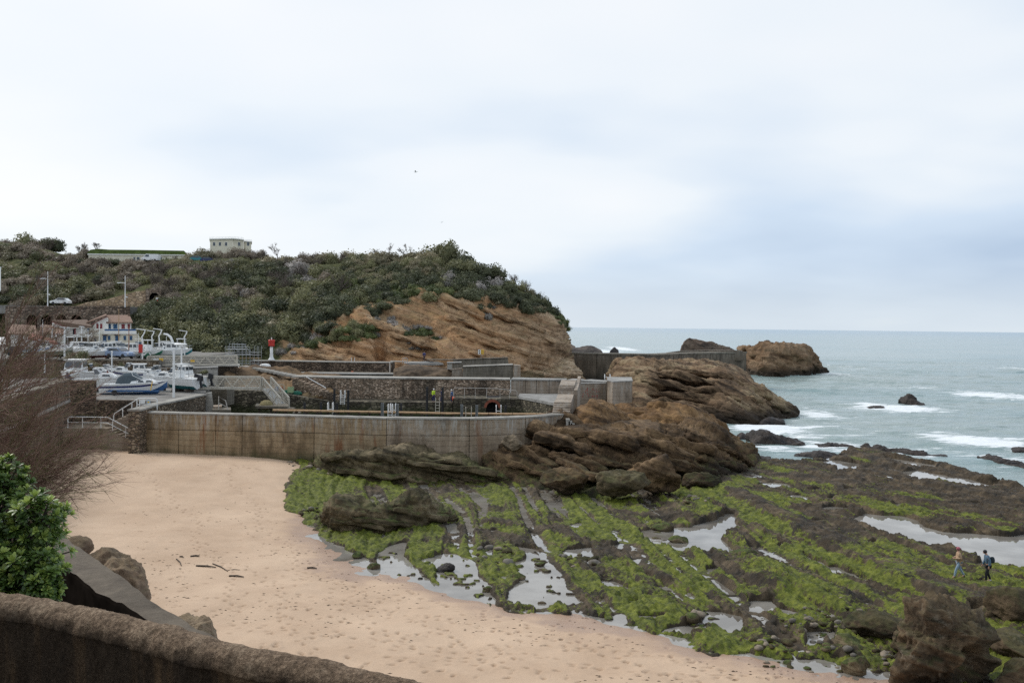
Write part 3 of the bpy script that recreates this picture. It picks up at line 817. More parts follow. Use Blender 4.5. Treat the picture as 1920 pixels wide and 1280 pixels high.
def strata_push(P, freq, seed, warp=.6, n=STRAT):
    """stepped profile of the beds: hard bands stand proud, soft ones are cut back"""
    t1 = unit(np.cross(n, [0, 1.0, 0])); t2 = np.cross(n, t1)
    out = np.zeros(len(P))
    wn_ = fbm3(P * .12, 3, seed=seed) * warp + fbm3(P * .9 * freq, 3, seed=seed + 8) * .10
    hq = lambda a, b_, c, sd: _hash(a.astype(np.int64), b_.astype(np.int64), c.astype(np.int64), sd) * 2 - 1
    Pj = P + fbm3(P * .5 * freq, 2, seed=seed + 21)[:, None] * .5
    for m_, amp in ((1.0, .75), (2.7, .40)):
        w = P @ n * freq * m_ + wn_ * m_ ** .5; k = np.floor(w); f = w - k; z = np.zeros_like(k)
        def cell(kk):
            h0 = hq(kk, z, z, seed + 3)
            i = np.floor(Pj @ t1 * freq * m_ * .40 + h0 * 13.7); j = np.floor(Pj @ t2 * freq * m_ * .40 + h0 * 29.1)
            return h0 * .78 + hq(kk, i, j, seed + 5) * .30
        a, b_ = cell(k), cell(k + 1)
        t = sstep(f, .84, .99)
        out += amp * (a + (b_ - a) * t - .45 * np.exp(-((f - .90) / .06) ** 2) + .3 * (f - .4))
    return out

_H = np.array([[at_y(*k) for k in row] for row in HILL])
_H = catmull(np.swapaxes(catmull(_H, 430), 0, 1), 210)      # rows from foot to far side, columns along the coast
HG = np.swapaxes(_H, 0, 1).copy()
_n = grid_normals(HG)
if np.mean(np.sum(_n[:, :120] * (CAMP - HG[:, :120]), -1)) < 0: _n = -_n
_P = HG.reshape(-1, 3)
_pxs, _pys = project(_P)
_pxs = _pxs.reshape(HG.shape[:2]); _pys = _pys.reshape(HG.shape[:2])
_vv = np.linspace(0, 5, 210)[None, :] * np.ones((430, 1))
cliff = sstep(_pxs, 490, 580) * (1 - sstep(_vv, 2.0, 2.7))
_disp = fbm3(_P * .05, 4, seed=101).reshape(_pxs.shape) * 1.7 + fbm3(_P * .22, 4, seed=105).reshape(_pxs.shape) * .9
_str = strata_push(_P, .42, 110).reshape(_pxs.shape) * 1.0
_disp = _disp * (.5 + .6 * cliff) + _str * cliff * 1.7
_disp *= (1 - sstep(_vv, 4.2, 4.8)) * sstep(_vv, 0, .12)
for _c, _q, _rx, _ry, _dp in [(1022, 676, 30, 16, 4.5), (713, 662, 9, 26, 4.0), (690, 690, 22, 10, 2.0), (655, 600, 8, 14, 1.5), (880, 612, 40, 6, 1.2), (600, 668, 10, 14, 1.5), (960, 650, 40, 7, 1.4)]:
    _disp -= _dp * np.exp(-((_pxs - _c) / _rx) ** 2 - ((_pys - _q) / _ry) ** 2)
HG = HG + _n * _disp[..., None]
me = np_mesh('headland_hill', HG.reshape(-1, 3), grid_faces(*HG.shape[:2]), True, {'cliff': cliff.ravel()})
m_hill, nt, b = new_mat('headland_cliff')
g = nd(nt, 'ShaderNodeNewGeometry'); pos = g.outputs['Position']
sx = nd(nt, 'ShaderNodeSeparateXYZ', {0: pos}); sn = nd(nt, 'ShaderNodeSeparateXYZ', {0: g.outputs['Normal']})
ac = nd(nt, 'ShaderNodeAttribute', None, attribute_name='cliff')
d = nd(nt, 'ShaderNodeVectorMath', {0: pos, 1: tuple(STRAT)}, operation='DOT_PRODUCT')
sv = nd(nt, 'ShaderNodeCombineXYZ', {0: math_(nt, 'MULTIPLY', sx.outputs[0], .035), 1: math_(nt, 'MULTIPLY', sx.outputs[1], .035), 2: math_(nt, 'MULTIPLY', d.outputs['Value'], 1.1)})
st = nd(nt, 'ShaderNodeTexNoise', {'Vector': sv, 'Scale': 1.0, 'Detail': 7.0, 'Roughness': 0.68, 'Distortion': .35})
n1 = nd(nt, 'ShaderNodeTexNoise', {'Vector': pos, 'Scale': 0.06, 'Detail': 7.0, 'Roughness': 0.6})
n2 = nd(nt, 'ShaderNodeTexNoise', {'Vector': pos, 'Scale': 0.7, 'Detail': 8.0, 'Roughness': 0.72})
rc = ramp(nt, math_(nt, 'ADD', math_(nt, 'MULTIPLY', st, .6), math_(nt, 'MULTIPLY', n1, .4)), [(0.38, (0.12, 0.070, 0.042)), (0.44, (0.35, 0.21, 0.11)), (0.53, (0.50, 0.325, 0.19)), (0.60, (0.58, 0.44, 0.30))])
orange = mixc(nt, smooth_(nt, n1, 0.46, 0.58, 0, .62).outputs[0], rc, (0.49, 0.255, 0.115))
greyx = smooth_(nt, sx.outputs[0], -14.0, 16.0, 0.0, 0.8)
rc2 = mixc(nt, greyx.outputs[0], orange, ramp(nt, st, [(0.38, (0.09, 0.064, 0.044)), (0.45, (0.29, 0.205, 0.135)), (0.52, (0.44, 0.325, 0.215)), (0.60, (0.60, 0.47, 0.33))]))
rc3 = mixc(nt, .9, rc2, ramp(nt, n2, [(0.33, (0.42, 0.40, 0.38)), (0.5, (1, 1, 1)), (0.7, (1.3, 1.28, 1.22))]), 'MULTIPLY')
veg = ramp(nt, n2, [(0.35, (0.035, 0.042, 0.018)), (0.55, (0.095, 0.098, 0.038)), (0.7, (0.17, 0.145, 0.075))])
vf = smooth_(nt, math_(nt, 'ADD', ac.outputs['Fac'], math_(nt, 'MULTIPLY', math_(nt, 'SUBTRACT', n2, .5), .6)), .25, .5, 1.0, 0.0)
gx = smooth_(nt, math_(nt, 'ADD', sn.outputs[2], math_(nt, 'MULTIPLY', math_(nt, 'SUBTRACT', n2, .5), 1.6)), .62, .80)
vf = math_(nt, 'MAXIMUM', vf, math_(nt, 'MULTIPLY', gx, .35))
cc = mixc(nt, vf.outputs[0], rc3, veg)
nt.links.new(cc.outputs[2], b.inputs['Base Color'])
b.inputs['Roughness'].default_value = .95; b.inputs['Specular IOR Level'].default_value = .15
bump(nt, b, math_(nt, 'ADD', st, math_(nt, 'MULTIPLY', n2, .7)), .9, .8)
headland = tag(link('headland_hill', me, m_hill), kind='structure')
_hpx, _hpy = project(HG.reshape(-1, 3))
_hpx = _hpx.reshape(HG.shape[:2]); _hpy = _hpy.reshape(HG.shape[:2])

# ================================================================== ROCKS
def ridge_rock(name, stations, mat, label, group=None, nu=110, nv=70, sink=.6, amp=.35, freq=.5, stra=.3, sfreq=1.2, seed=1, strat=STRAT, bulge=.25, detail=.1, dfreq=2.2, z=None):
    """stations along the rock: (foot column, foot row, foot level, crest column, crest row, crest set back, whole depth)"""
    ctrl = []
    for (bx, by, bz, cx, cy, dc, db) in stations:
        B = at_z(bx, by, bz)
        C = at_y(cx, cy, B[1] + dc)
        back = np.array([C[0], B[1] + db, B[2]])
        mid = B * .5 + C * .5 + np.array([0, -bulge * dc * .5, bulge * abs(C[2] - B[2]) * .55])
        mid2 = C * .5 + back * .5 + np.array([0, 0, .3 * abs(C[2] - B[2])])
        ctrl.append([B + np.array([0, -.1, -sink]), B, mid, C, mid2, back, back + np.array([0, .1, -sink])])
    A = np.array(ctrl)
    c0 = A[0].mean(0); c1 = A[-1].mean(0)
    A = np.concatenate([[A[0] * .12 + c0 * .88 + (c0 - A[1].mean(0)) * .03], A, [A[-1] * .12 + c1 * .88 + (c1 - A[-2].mean(0)) * .03]])
    G = catmull(A, nu)
    G = np.swapaxes(catmull(np.swapaxes(G, 0, 1), nv), 0, 1)
    N = grid_normals(G)
    ctr = G.mean((0, 1))
    if np.mean(np.sum(N * (G - ctr), -1)) < 0: N = -N
    P = G.reshape(-1, 3)
    dsp = fbm3(P * freq, 5, seed=seed, gain=.55) * amp + strata_push(P, sfreq, seed + 40, n=strat) * stra + fbm3(P * dfreq, 3, seed=seed + 9, gain=.6) * detail
    e = np.linspace(0, 1, nu)[:, None]; e = sstep(np.minimum(e, 1 - e), 0, .05)
    G = G + N * (dsp.reshape(G.shape[:2]) * (.25 + .75 * e))[..., None]
    o = link(name, np_mesh(name, G.reshape(-1, 3), grid_faces(nu, nv), True), mat)
    return tag(o, label, 'rock', group)

def boulder(name, c, r, mat, label=None, group=None, seed=1, facet=True, amp=.22, freq=.9, stra=.08, sfreq=1.5, sub=5, rz=0., tilt=0., flat=None, detail=.05, cat='rock', parent=None, overhang=None, carve=()):
    bm = bmesh.new()
    bmesh.ops.create_icosphere(bm, subdivisions=sub, radius=1.0)
    V = np.array([v.co[:] for v in bm.verts]); F = np.array([[v.index for v in f.verts] for f in bm.faces])
    bm.free()
    r = np.asarray(r, float)
    U = V / np.maximum(np.abs(V).max(1, keepdims=True), 1e-6)         # towards a cube
    D = V / np.linalg.norm(V, axis=1, keepdims=True)
    q = D.copy()
    if facet:
        rgf = np.random.default_rng(seed + 100)
        pn = rgf.normal(size=(15, 3)); pn /= np.linalg.norm(pn, axis=1, keepdims=True); pd = rgf.uniform(.62, 1.0, 15)
        q = D * np.minimum(1.12, (pd[None] / np.maximum(D @ pn.T, 1e-3)).min(1))[:, None]
    P = q * r
    D = V / np.linalg.norm(V, axis=1, keepdims=True)
    rm = r.mean()
    s = P + np.asarray(c)
    dsp = fbm3(s * freq / rm * 1.1 + seed * 3.3, 5, seed=seed, gain=.55) * amp * rm + strata_push(s, sfreq, seed + 11) * stra * rm + fbm3(s * 4.5 / rm + seed, 3, seed=seed + 5, gain=.6) * detail * rm
    P = P + D * dsp[:, None]
    for cd, cw, ck in carve:
        P -= np.outer(np.exp(-((1 - D @ unit(np.array(cd))) / cw) ** 2) * ck, unit(np.array(cd)))
    if overhang is not None:
        dr, k = overhang
        P += np.outer(np.clip(P[:, 2] / r[2], -1, 1) * k, np.append(dr, 0))
    M = (Matrix.Rotation(rz, 3, 'Z') @ Matrix.Rotation(tilt, 3, 'Y'))
    P = P @ np.array(M).T
    if flat is not None: P[:, 2] = np.maximum(P[:, 2], flat)
    me = np_mesh(name, P, F, True)
    o = link(name, me, mat, parent)
    o.location = tuple(c)
    if label: tag(o, label, cat, group)
    return o

M_RIDGE = rock_mat('ridge_rock', (0.063, 0.041, 0.025), (0.220, 0.143, 0.084), (0.372, 0.292, 0.176), strat=(0.46, 0.40, 0.79), sfreq=1.0, tide=(0.8, 3.4), big=.12, fine=1.1, bstr=1.0, bdist=.5)
M_STACK = rock_mat('stack_rock', (0.064, 0.040, 0.025), (0.187, 0.114, 0.061), (0.289, 0.202, 0.126), strat=(0.25, 0.2, 0.95), sfreq=.6, tide=(1.0, 4.0), big=.10, fine=.7, bstr=1.0, bdist=.8)
M_STACKG = rock_mat('stack_rock_grey', (0.06, 0.045, 0.035), (0.15, 0.105, 0.075), (0.25, 0.18, 0.13), strat=(0.25, 0.0, 0.97), sfreq=.6, big=.10, fine=.7, bstr=1.0, bdist=.8)
M_OUT = rock_mat('outcrop_rock', (0.029, 0.019, 0.010), (0.104, 0.065, 0.034), (0.216, 0.141, 0.075), strat=(0.30, 0.05, 0.95), sfreq=1.1, tide=(1.2, 3.0, (0.032, 0.026, 0.020)), algae=(1.5, 4.2, .55), big=.20, fine=1.6, bstr=1.0, bdist=.35)
M_OUTO = rock_mat('outcrop_rock_ochre', (0.045, 0.025, 0.012), (0.156, 0.088, 0.038), (0.267, 0.159, 0.072), strat=(0.30, 0.05, 0.95), sfreq=.9, big=.20, fine=1.6, bstr=1.0, bdist=.35)
M_GREENROCK = rock_mat('weedy_rock', (0.037, 0.029, 0.016), (0.106, 0.081, 0.045), (0.250, 0.194, 0.119), strat=(0.2, 0.1, 0.97), sfreq=1.6, algae=(1.0, 4.5, 1.0, (0.10, 0.13, 0.03)), big=.5, fine=2.4, lichen=.25, bstr=1.0, bdist=.22)
M_DARK = rock_mat('wet_dark_rock', (0.014, 0.011, 0.010), (0.034, 0.026, 0.022), (0.065, 0.050, 0.040), strat=(0.25, 0.1, 0.96), sfreq=1.6, big=.4, fine=2.0, rough=.55, bstr=1.0, bdist=.3)
M_NEAR = rock_mat('near_boulder_rock', (0.025, 0.020, 0.013), (0.078, 0.054, 0.032), (0.155, 0.109, 0.064), strat=(0.2, 0.2, 0.96), sfreq=1.3, algae=(1.5, 6.0, .45, (0.07, 0.085, 0.02)), big=.6, fine=3.0, lichen=.35, bstr=1.0, bdist=.18)
M_FAR = rock_mat('far_rock', (0.06, 0.05, 0.045), (0.12, 0.098, 0.085), (0.18, 0.15, 0.125), sfreq=.6, big=.1, fine=.6, bdist=.6)

R_RIDGE = ridge_rock('rock_ridge', [(1140, 750, 3, 1166, 678, 12, 34), (1205, 770, 2, 1222, 675, 18, 40), (1270, 784, .5, 1285, 677, 24, 44), (1340, 800, 0, 1350, 689, 24, 44), (1400, 798, -.2, 1405, 711, 20, 38), (1450, 791, -.2, 1452, 743, 13, 26), (1496, 784, -.2, 1492, 770, 5, 12)],
           M_RIDGE, 'long brown layered rock ridge dipping to the sea behind the end of the harbour wall', nu=270, nv=210, amp=.75, freq=.09, stra=1.0, sfreq=.62, seed=21, strat=unit(np.array([.44, .30, .85])), detail=.3, dfreq=.6)
ridge_rock('rock_hump', [(1300, 725, 3, 1295, 674, 6, 14), (1340, 725, 3, 1335, 675, 7, 16), (1385, 730, 2, 1378, 686, 7, 14), (1425, 735, 1, 1418, 714, 5, 10)],
           M_RIDGE, 'lighter rounded rock hump on the back of the layered ridge', nu=80, nv=50, amp=.9, freq=.14, stra=.5, sfreq=.6, seed=25, detail=.25, dfreq=.7)
R_STACK = ridge_rock('sea_stack', [(1372, 694, 0, 1384, 664, 8, 24), (1395, 703, -.2, 1400, 652, 10, 26), (1425, 706, -.2, 1428, 645, 10, 28), (1470, 707, -.2, 1470, 642, 10, 28), (1512, 706, -.2, 1508, 648, 9, 26), (1528, 703, -.2, 1524, 660, 8, 22), (1550, 700, -.2, 1546, 690, 4, 10)],
           M_STACK, 'ochre sea stack with a ragged top standing at the end of the breakwater', nu=190, nv=130, amp=1.4, freq=.12, stra=1.1, sfreq=.4, seed=31, detail=.5, dfreq=.4)
ridge_rock('sea_stack', [(1272, 672, 0, 1284, 637, 8, 22), (1290, 672, -.2, 1300, 634, 8, 24), (1325, 672, -.2, 1330, 640, 8, 24), (1365, 670, -.2, 1365, 651, 7, 20), (1395, 668, -.2, 1392, 662, 4, 12)],
           M_STACKG, 'grey brown wedge of rock showing behind the top of the breakwater', nu=100, nv=60, amp=1.1, freq=.10, stra=.6, sfreq=.35, seed=33, detail=.35, dfreq=.4)
# middle outcrop
R_OUT = ridge_rock('rock_outcrop', [(1000, 862, 3.2, 1003, 806, 4, 12), (1050, 885, 2, 1040, 797, 7, 17), (1110, 912, 1.3, 1110, 800, 9, 20), (1190, 915, 1.3, 1200, 793, 11, 22), (1270, 912, 1.3, 1280, 796, 12, 22), (1330, 905, 1.2, 1340, 808, 11, 20), (1385, 893, 1.0, 1384, 838, 7, 14), (1432, 882, .8, 1420, 868, 3, 7)],
           M_OUT, 'broad brown rock outcrop with mossy foot between the harbour wall and the reef', nu=260, nv=150, amp=.95, freq=.20, stra=.85, sfreq=.62, strat=unit(np.array([.42, .34, .84])), seed=41, detail=.28, dfreq=1.0)
R_SLAB = ridge_rock('rock_slab', [(1160, 786, 5.2, 1168, 768, 4, 12), (1215, 800, 4.8, 1215, 761, 6, 15), (1280, 812, 4.2, 1285, 760, 7, 16), (1335, 822, 3.0, 1340, 779, 6, 14), (1375, 828, 2.0, 1374, 802, 3, 8), (1392, 826, 1.5, 1388, 817, 1.5, 4)],
           M_OUTO, 'tilted ochre rock slab lying above the brown outcrop', nu=160, nv=110, amp=.6, freq=.25, stra=.55, sfreq=.6, seed=43, detail=.18, dfreq=1.2)
ridge_rock('rock_slab', [(1080, 800, 5.4, 1085, 768, 3, 9), (1110, 803, 5.3, 1112, 751, 5, 11), (1150, 800, 5.2, 1148, 757, 5, 11), (1180, 797, 5.0, 1182, 778, 3, 7)],
           M_OUTO, 'rounded brown rock mass under the graffiti block of the quay', nu=80, nv=50, amp=.5, freq=.3, stra=.25, sfreq=.9, seed=44, detail=.15, dfreq=1.3)
ridge_rock('rock_slab', [(1060, 812, 5.2, 1064, 800, 2, 20), (1150, 812, 5.2, 1150, 794, 5, 20), (1230, 815, 5, 1230, 796, 5, 20)],
           M_OUT, 'flat grey shelf of rock with wet top beside the quay steps', nu=60, nv=40, amp=.3, freq=.3, stra=.1, sfreq=.9, seed=49, detail=.1, dfreq=1.3)
R_LOW = ridge_rock('rock_outcrop', [(905, 880, 2.2, 915, 850, 3, 9), (945, 900, 1.6, 945, 818, 6, 14), (985, 908, 1.4, 985, 822, 7, 15), (1030, 918, 1.3, 1030, 842, 7, 14), (1075, 925, 1.3, 1078, 862, 6, 12), (1130, 930, 1.3, 1128, 893, 4, 8)],
           M_OUT, 'dark brown rocks sloping down from the harbour wall to the green reef', nu=130, nv=80, amp=.7, freq=.3, stra=.55, sfreq=.8, seed=46, detail=.25, dfreq=1.3)
def surf(o, px, py, rad=7.0):
    """the nearest point of a built rock that shows at a place"""
    n_ = len(o.data.vertices); co = np.empty(n_ * 3); o.data.vertices.foreach_get('co', co); co = co.reshape(-1, 3)
    a, b_ = project(co); d = np.hypot(a - px, b_ - py); m = np.where(d < max(rad, d.min() + 1.5))[0]
    return co[m[np.argmin(co[m, 1])]]
_bm = bmesh.new(); bmesh.ops.create_icosphere(_bm, subdivisions=5, radius=1.0)
_FV = np.array([v.co[:] for v in _bm.verts]); _FF = np.array([[v.index for v in f.verts] for f in _bm.faces]); _bm.free()
_bm = bmesh.new(); bmesh.ops.create_icosphere(_bm, subdivisions=4, radius=1.0)
_CV = np.array([v.co[:] for v in _bm.verts]); _CF = np.array([[v.index for v in f.verts] for f in _bm.faces]); _bm.free()
def ledge(parent, a, b_, W, T, mat, seed, tilt=.30, out=.35):
    """a hard bed standing out of the rock between two places on its face"""
    _SV, _SF = (_FV, _FF) if parent in (R_RIDGE, R_OUT) else (_CV, _CF)
    A, B = surf(parent, *a), surf(parent, *b_)
    d = B - A; L = np.linalg.norm(d); u_ = d / L
    s_ = unit(np.cross(u_, [0, 0, 1.0]))
    if s_[1] < 0: s_ = -s_                                    # pointing into the rock
    w_ = unit(np.cross(s_, u_)); w_ = w_ if w_[2] > 0 else -w_
    s2 = unit(s_ * math.cos(tilt) - w_ * math.sin(tilt)); w2 = unit(np.cross(s2, u_)); w2 = w2 if w2[2] > 0 else -w2
    q = np.abs(_SV) ** 6; Q = _SV / (q.sum(1, keepdims=True) ** (1 / 6.0))
    C = (A + B) / 2 + s2 * (W * .5 - W * out)
    P = C + np.outer(Q[:, 0] * L * .5, u_) + np.outer(Q[:, 1] * W * .5, s2) + np.outer(Q[:, 2] * T * .5, w2)
    D = _SV
    nrm = np.outer(D[:, 0], u_) + np.outer(D[:, 1], s2) + np.outer(D[:, 2], w2)
    big = fbm3(P * (.55 / max(T, .4)) + seed * 5.1, 4, seed=seed, gain=.55) * T * .55 + fbm3(P * (2.4 / T), 3, seed=seed + 4) * T * .14
    P = P + nrm * big[:, None] + np.outer(fbm3(P * (.22 / T) + seed, 2, seed=seed + 9) * T * .5, w2)
    return link('ledge', np_mesh('ledge', P, _SF, True, {'cliff': np.ones(len(P))}), mat, parent)
for i, (a, b_, W, T) in enumerate([((1185, 692), (1335, 716), 3.4, 1.0), ((1195, 706), (1390, 742), 3.4, 1.2), ((1205, 724), (1440, 768), 3.6, 1.2), ((1225, 745), (1410, 782), 3.2, 1.1), ((1250, 766), (1380, 790), 3.0, 1.0), ((1240, 684), (1380, 706), 3.2, 1.0), ((1320, 700), (1450, 745), 3.2, 1.1), ((1400, 740), (1485, 772), 2.6, .8), ((1190, 760), (1290, 778), 3, 1.0)]):
    ledge(R_RIDGE, a, b_, W, T, M_RIDGE, 200 + i)
for i, (a, b_, W, T) in enumerate([((1008, 818), (1105, 846), 2.6, .9), ((1040, 803), (1190, 838), 2.8, .9), ((1140, 812), (1290, 862), 2.8, 1.0), ((1215, 800), (1345, 845), 2.6, .9), ((1030, 852), (1140, 888), 2.4, .9), ((1285, 812), (1392, 866), 2.4, .8), ((1190, 858), (1330, 896), 2.4, .9), ((1310, 858), (1405, 884), 2.0, .7), ((1090, 860), (1210, 884), 2.2, .7), ((1330, 830), (1410, 868), 1.8, .6)]):
    ledge(R_OUT, a, b_, W, T, M_OUT, 220 + i)
for i, (a, b_, W, T) in enumerate([((925, 852), (1005, 886), 2.0, .7), ((950, 832), (1050, 872), 2.0, .7), ((985, 872), (1090, 904), 1.8, .6), ((1040, 858), (1115, 900), 1.6, .6)]): ledge(R_LOW, a, b_, W, T, M_OUT, 240 + i)
for i, (a, b_, W, T) in enumerate([((1190, 768), (1320, 794), 2.2, .7), ((1225, 757), (1365, 800), 2.2, .8), ((1240, 785), (1375, 816), 2.0, .6)]): ledge(R_SLAB, a, b_, W, T, M_OUTO, 250 + i)
for i, (a, b_, W, T) in enumerate([((1400, 664), (1500, 660), 5, 1.8), ((1420, 682), (1520, 688), 5, 1.8), ((1505, 668), (1548, 696), 4, 1.6), ((1395, 694), (1470, 700), 4, 1.4)]): ledge(R_STACK, a, b_, W, T, M_STACK, 260 + i)
for i, (a, b_, W, T) in enumerate([((655, 588), (730, 610), 3.0, 1.0), ((815, 556), (905, 588), 3.2, 1.1), ((835, 588), (965, 634), 3.4, 1.1), ((858, 622), (1000, 664), 3.4, 1.2), ((905, 574), (1025, 620), 3.2, 1.1), ((960, 604), (1046, 640), 3.0, 1.0), ((725, 622), (820, 650), 3.0, .9), ((740, 650), (860, 684), 3.0, .9), ((600, 640), (690, 664), 2.8, .9), ((560, 655), (640, 676), 2.6, .8), ((880, 655), (990, 686), 3.0, 1.0), ((690, 600), (760, 622), 2.6, .8)]):
    ledge(headland, a, b_, W, T, m_hill, 280 + i, out=.28)
def bpx(px, py, Y): return at_y(px, py, Y)
boulder('boulder', bpx(1228, 892, 73.5), (2.3, 1.9, 1.9), M_OUT, 'largest mossy boulder at the foot of the brown outcrop', seed=3, amp=.2)
boulder('boulder', bpx(1168, 905, 71.5), (1.9, 1.5, 1.35), M_GREENROCK, 'dark boulder with green top just beside the largest mossy boulder', seed=5, amp=.22)
boulder('boulder', bpx(1062, 905, 73.5), (2.0, 1.4, 1.0), M_OUT, 'low knobbly boulder below the sloping dark rocks', seed=6, amp=.25)
boulder('boulder', bpx(1320, 905, 77), (1.6, 1.2, .7), M_OUT, 'low brown boulder at the seaward foot of the outcrop', seed=7, amp=.25)
boulder('boulder', bpx(962, 832, 80.8), (1.1, .9, .75), rock_mat('pale_stone', (0.10, 0.078, 0.052), (0.20, 0.155, 0.105), (0.30, 0.235, 0.165), big=.7, fine=3.0), 'pale rounded boulder resting against the harbour wall', seed=8, amp=.2, sub=5)
R_REEF = ridge_rock('reef_ledge', [(592, 880, 1.9, 598, 862, 1.5, 5), (620, 892, 1.7, 622, 847, 2.6, 7), (690, 902, 1.5, 690, 844, 3.4, 8), (770, 906, 1.4, 770, 841, 3.6, 8.5), (840, 905, 1.4, 838, 848, 3.4, 8), (900, 905, 1.4, 900, 868, 2.6, 6), (952, 905, 1.4, 950, 890, 1.5, 4)],
           M_GREENROCK, 'long weedy rock ledge undercut at the foot of the harbour wall', nu=220, nv=110, amp=.45, freq=.45, stra=.45, sfreq=1.3, seed=51, bulge=.85, detail=.18, dfreq=1.7)
ridge_rock('reef_ledge', [(432, 850, 2.7, 438, 838, 1.2, 3.5), (480, 862, 2.4, 482, 842, 1.4, 4), (540, 872, 2.0, 540, 848, 1.6, 4.5), (592, 882, 1.7, 590, 868, 1.2, 3.5)],
           M_GREENROCK, 'low strip of green weed covered rock between sand and harbour wall', nu=90, nv=40, amp=.25, freq=.6, stra=.12, sfreq=1.6, seed=53, detail=.14, dfreq=1.9)
for i, (a, b_, W, T) in enumerate([((605, 862), (740, 868), 1.6, .5), ((690, 852), (860, 866), 1.6, .5), ((760, 872), (930, 888), 1.4, .5), ((630, 880), (770, 890), 1.4, .45)]): ledge(R_REEF, a, b_, W, T, M_GREENROCK, 270 + i)
R_WEED = ridge_rock('weedy_rock', [(600, 985, 1.4, 606, 955, 1.5, 4), (635, 1002, 1.3, 632, 930, 2.2, 5.5), (690, 1004, 1.25, 695, 946, 2.2, 5), (745, 998, 1.25, 742, 935, 2.2, 5), (790, 993, 1.3, 778, 921, 2.4, 5.2), (825, 985, 1.3, 815, 938, 2, 4.5), (856, 975, 1.3, 848, 958, 1.2, 3)],
           M_GREENROCK, 'dark undercut rock with weed on top standing at the edge of the sand', nu=200, nv=110, amp=.35, freq=.6, stra=.34, sfreq=1.6, seed=55, bulge=.9, detail=.16, dfreq=2.0)
for i, (a, b_, W, T) in enumerate([((612, 958), (700, 968), 1.1, .4), ((660, 972), (770, 980), 1.1, .4), ((740, 950), (840, 966), 1.1, .4), ((620, 980), (720, 992), 1.0, .35)]): ledge(R_WEED, a, b_, W, T, M_GREENROCK, 300 + i)
# rocks standing in the sea
def sea_rock(c0, c1, h, depth, label, seed, mat=M_DARK, z=-.1, profile=(.5, 1, .9, .6)):
    st = []
    n_ = len(profile)
    for i, k in enumerate(profile):
        t = i / (n_ - 1)
        bx, by = c0[0] + (c1[0] - c0[0]) * t, c0[1] + (c1[1] - c0[1]) * t
        st.append((bx, by, z, bx, by - h * k, depth * .4, depth))
    w = abs(c1[0] - c0[0]) * at_z(c0[0], c0[1], z)[1] / FPX
    return ridge_rock('sea_rock', st, mat, label, nu=60, nv=36, sink=.5, amp=min(.5, w * .06), freq=.5, stra=min(.3, w * .04), sfreq=1.2, seed=seed, detail=min(.15, w * .02), dfreq=1.8)
sea_rock((1692, 757), (1734, 760), 19, 4, 'black tooth of rock sticking out of the sea on its own', 61, profile=(.7, 1, .8, .5, .25))
sea_rock((1628, 766), (1658, 766), 6, 3, 'thin black rock awash in foam', 62)
sea_rock((1410, 832), (1508, 834), 26, 5, 'long black rock in the water off the tip of the outcrop', 63, profile=(.6, 1, .85, .6, .35, .2))
sea_rock((1425, 798), (1470, 796), 14, 4, 'small black rock in the surf under the layered ridge', 64)
sea_rock((1385, 822), (1400, 822), 11, 3, 'stubby dark rock against the side of the outcrop', 65)
sea_rock((1408, 838), (1428, 838), 6, 2, 'tiny dark rock between outcrop and long black rock', 66)
sea_rock((1630, 843), (1735, 856), 10, 3.2, 'straight black bar of rock in the shallows', 67, profile=(.8, 1, 1, .95, .9, .7))
sea_rock((1536, 838), (1600, 840), 9, 3, 'broken line of small black rocks off the reef', 68)
sea_rock((1494, 858), (1578, 860), 13, 4, 'flat dark rock at the edge of the reef', 69, profile=(.4, .7, 1, .8, .4))
sea_rock((1746, 856), (1776, 856), 5, 2, 'small flat rock beyond the straight black bar', 70)
sea_rock((1852, 866), (1950, 882), 12, 4, 'long dark ledge awash near the edge of the picture', 71, profile=(.6, 1, .9, .9, .8))
sea_rock((1900, 846), (1940, 848), 8, 3, 'short dark rock farther out than the long ledge awash', 72)
sea_rock((1372, 872), (1452, 868), 26, 5, 'dark rock shoulder running from the outcrop into the water', 74, z=.2, profile=(1, .9, .6, .35, .2))
# far rocks behind the breakwater
ridge_rock('sea_rock', [(1040, 655, 3, 1044, 632, 6, 20), (1062, 655, 3, 1060, 638, 6, 20), (1080, 656, 3, 1078, 648, 4, 14)], M_FAR, 'grey rock just past the overhanging cliff corner', nu=50, nv=30, amp=.6, freq=.12, stra=.2, seed=75, detail=.2, dfreq=.5)
ridge_rock('sea_rock', [(1056, 660, 2.5, 1060, 650, 5, 16), (1085, 660, 2.5, 1084, 651, 5, 16), (1108, 660, 2.5, 1108, 649, 5, 16), (1127, 660, 2.5, 1126, 656, 3, 10)], M_FAR, 'low grey rocks behind the breakwater in white foam', nu=60, nv=30, amp=.5, freq=.15, stra=.2, seed=76, detail=.2, dfreq=.5)
ridge_rock('sea_rock', [(1143, 662, 2, 1147, 655, 2, 7), (1152, 662, 2, 1153, 651, 3, 8), (1161, 662, 2, 1160, 656, 2, 6)], M_DARK, 'lone dark rock in the spray behind the breakwater', nu=40, nv=26, amp=.4, freq=.2, stra=.15, seed=77, detail=.15, dfreq=.6)
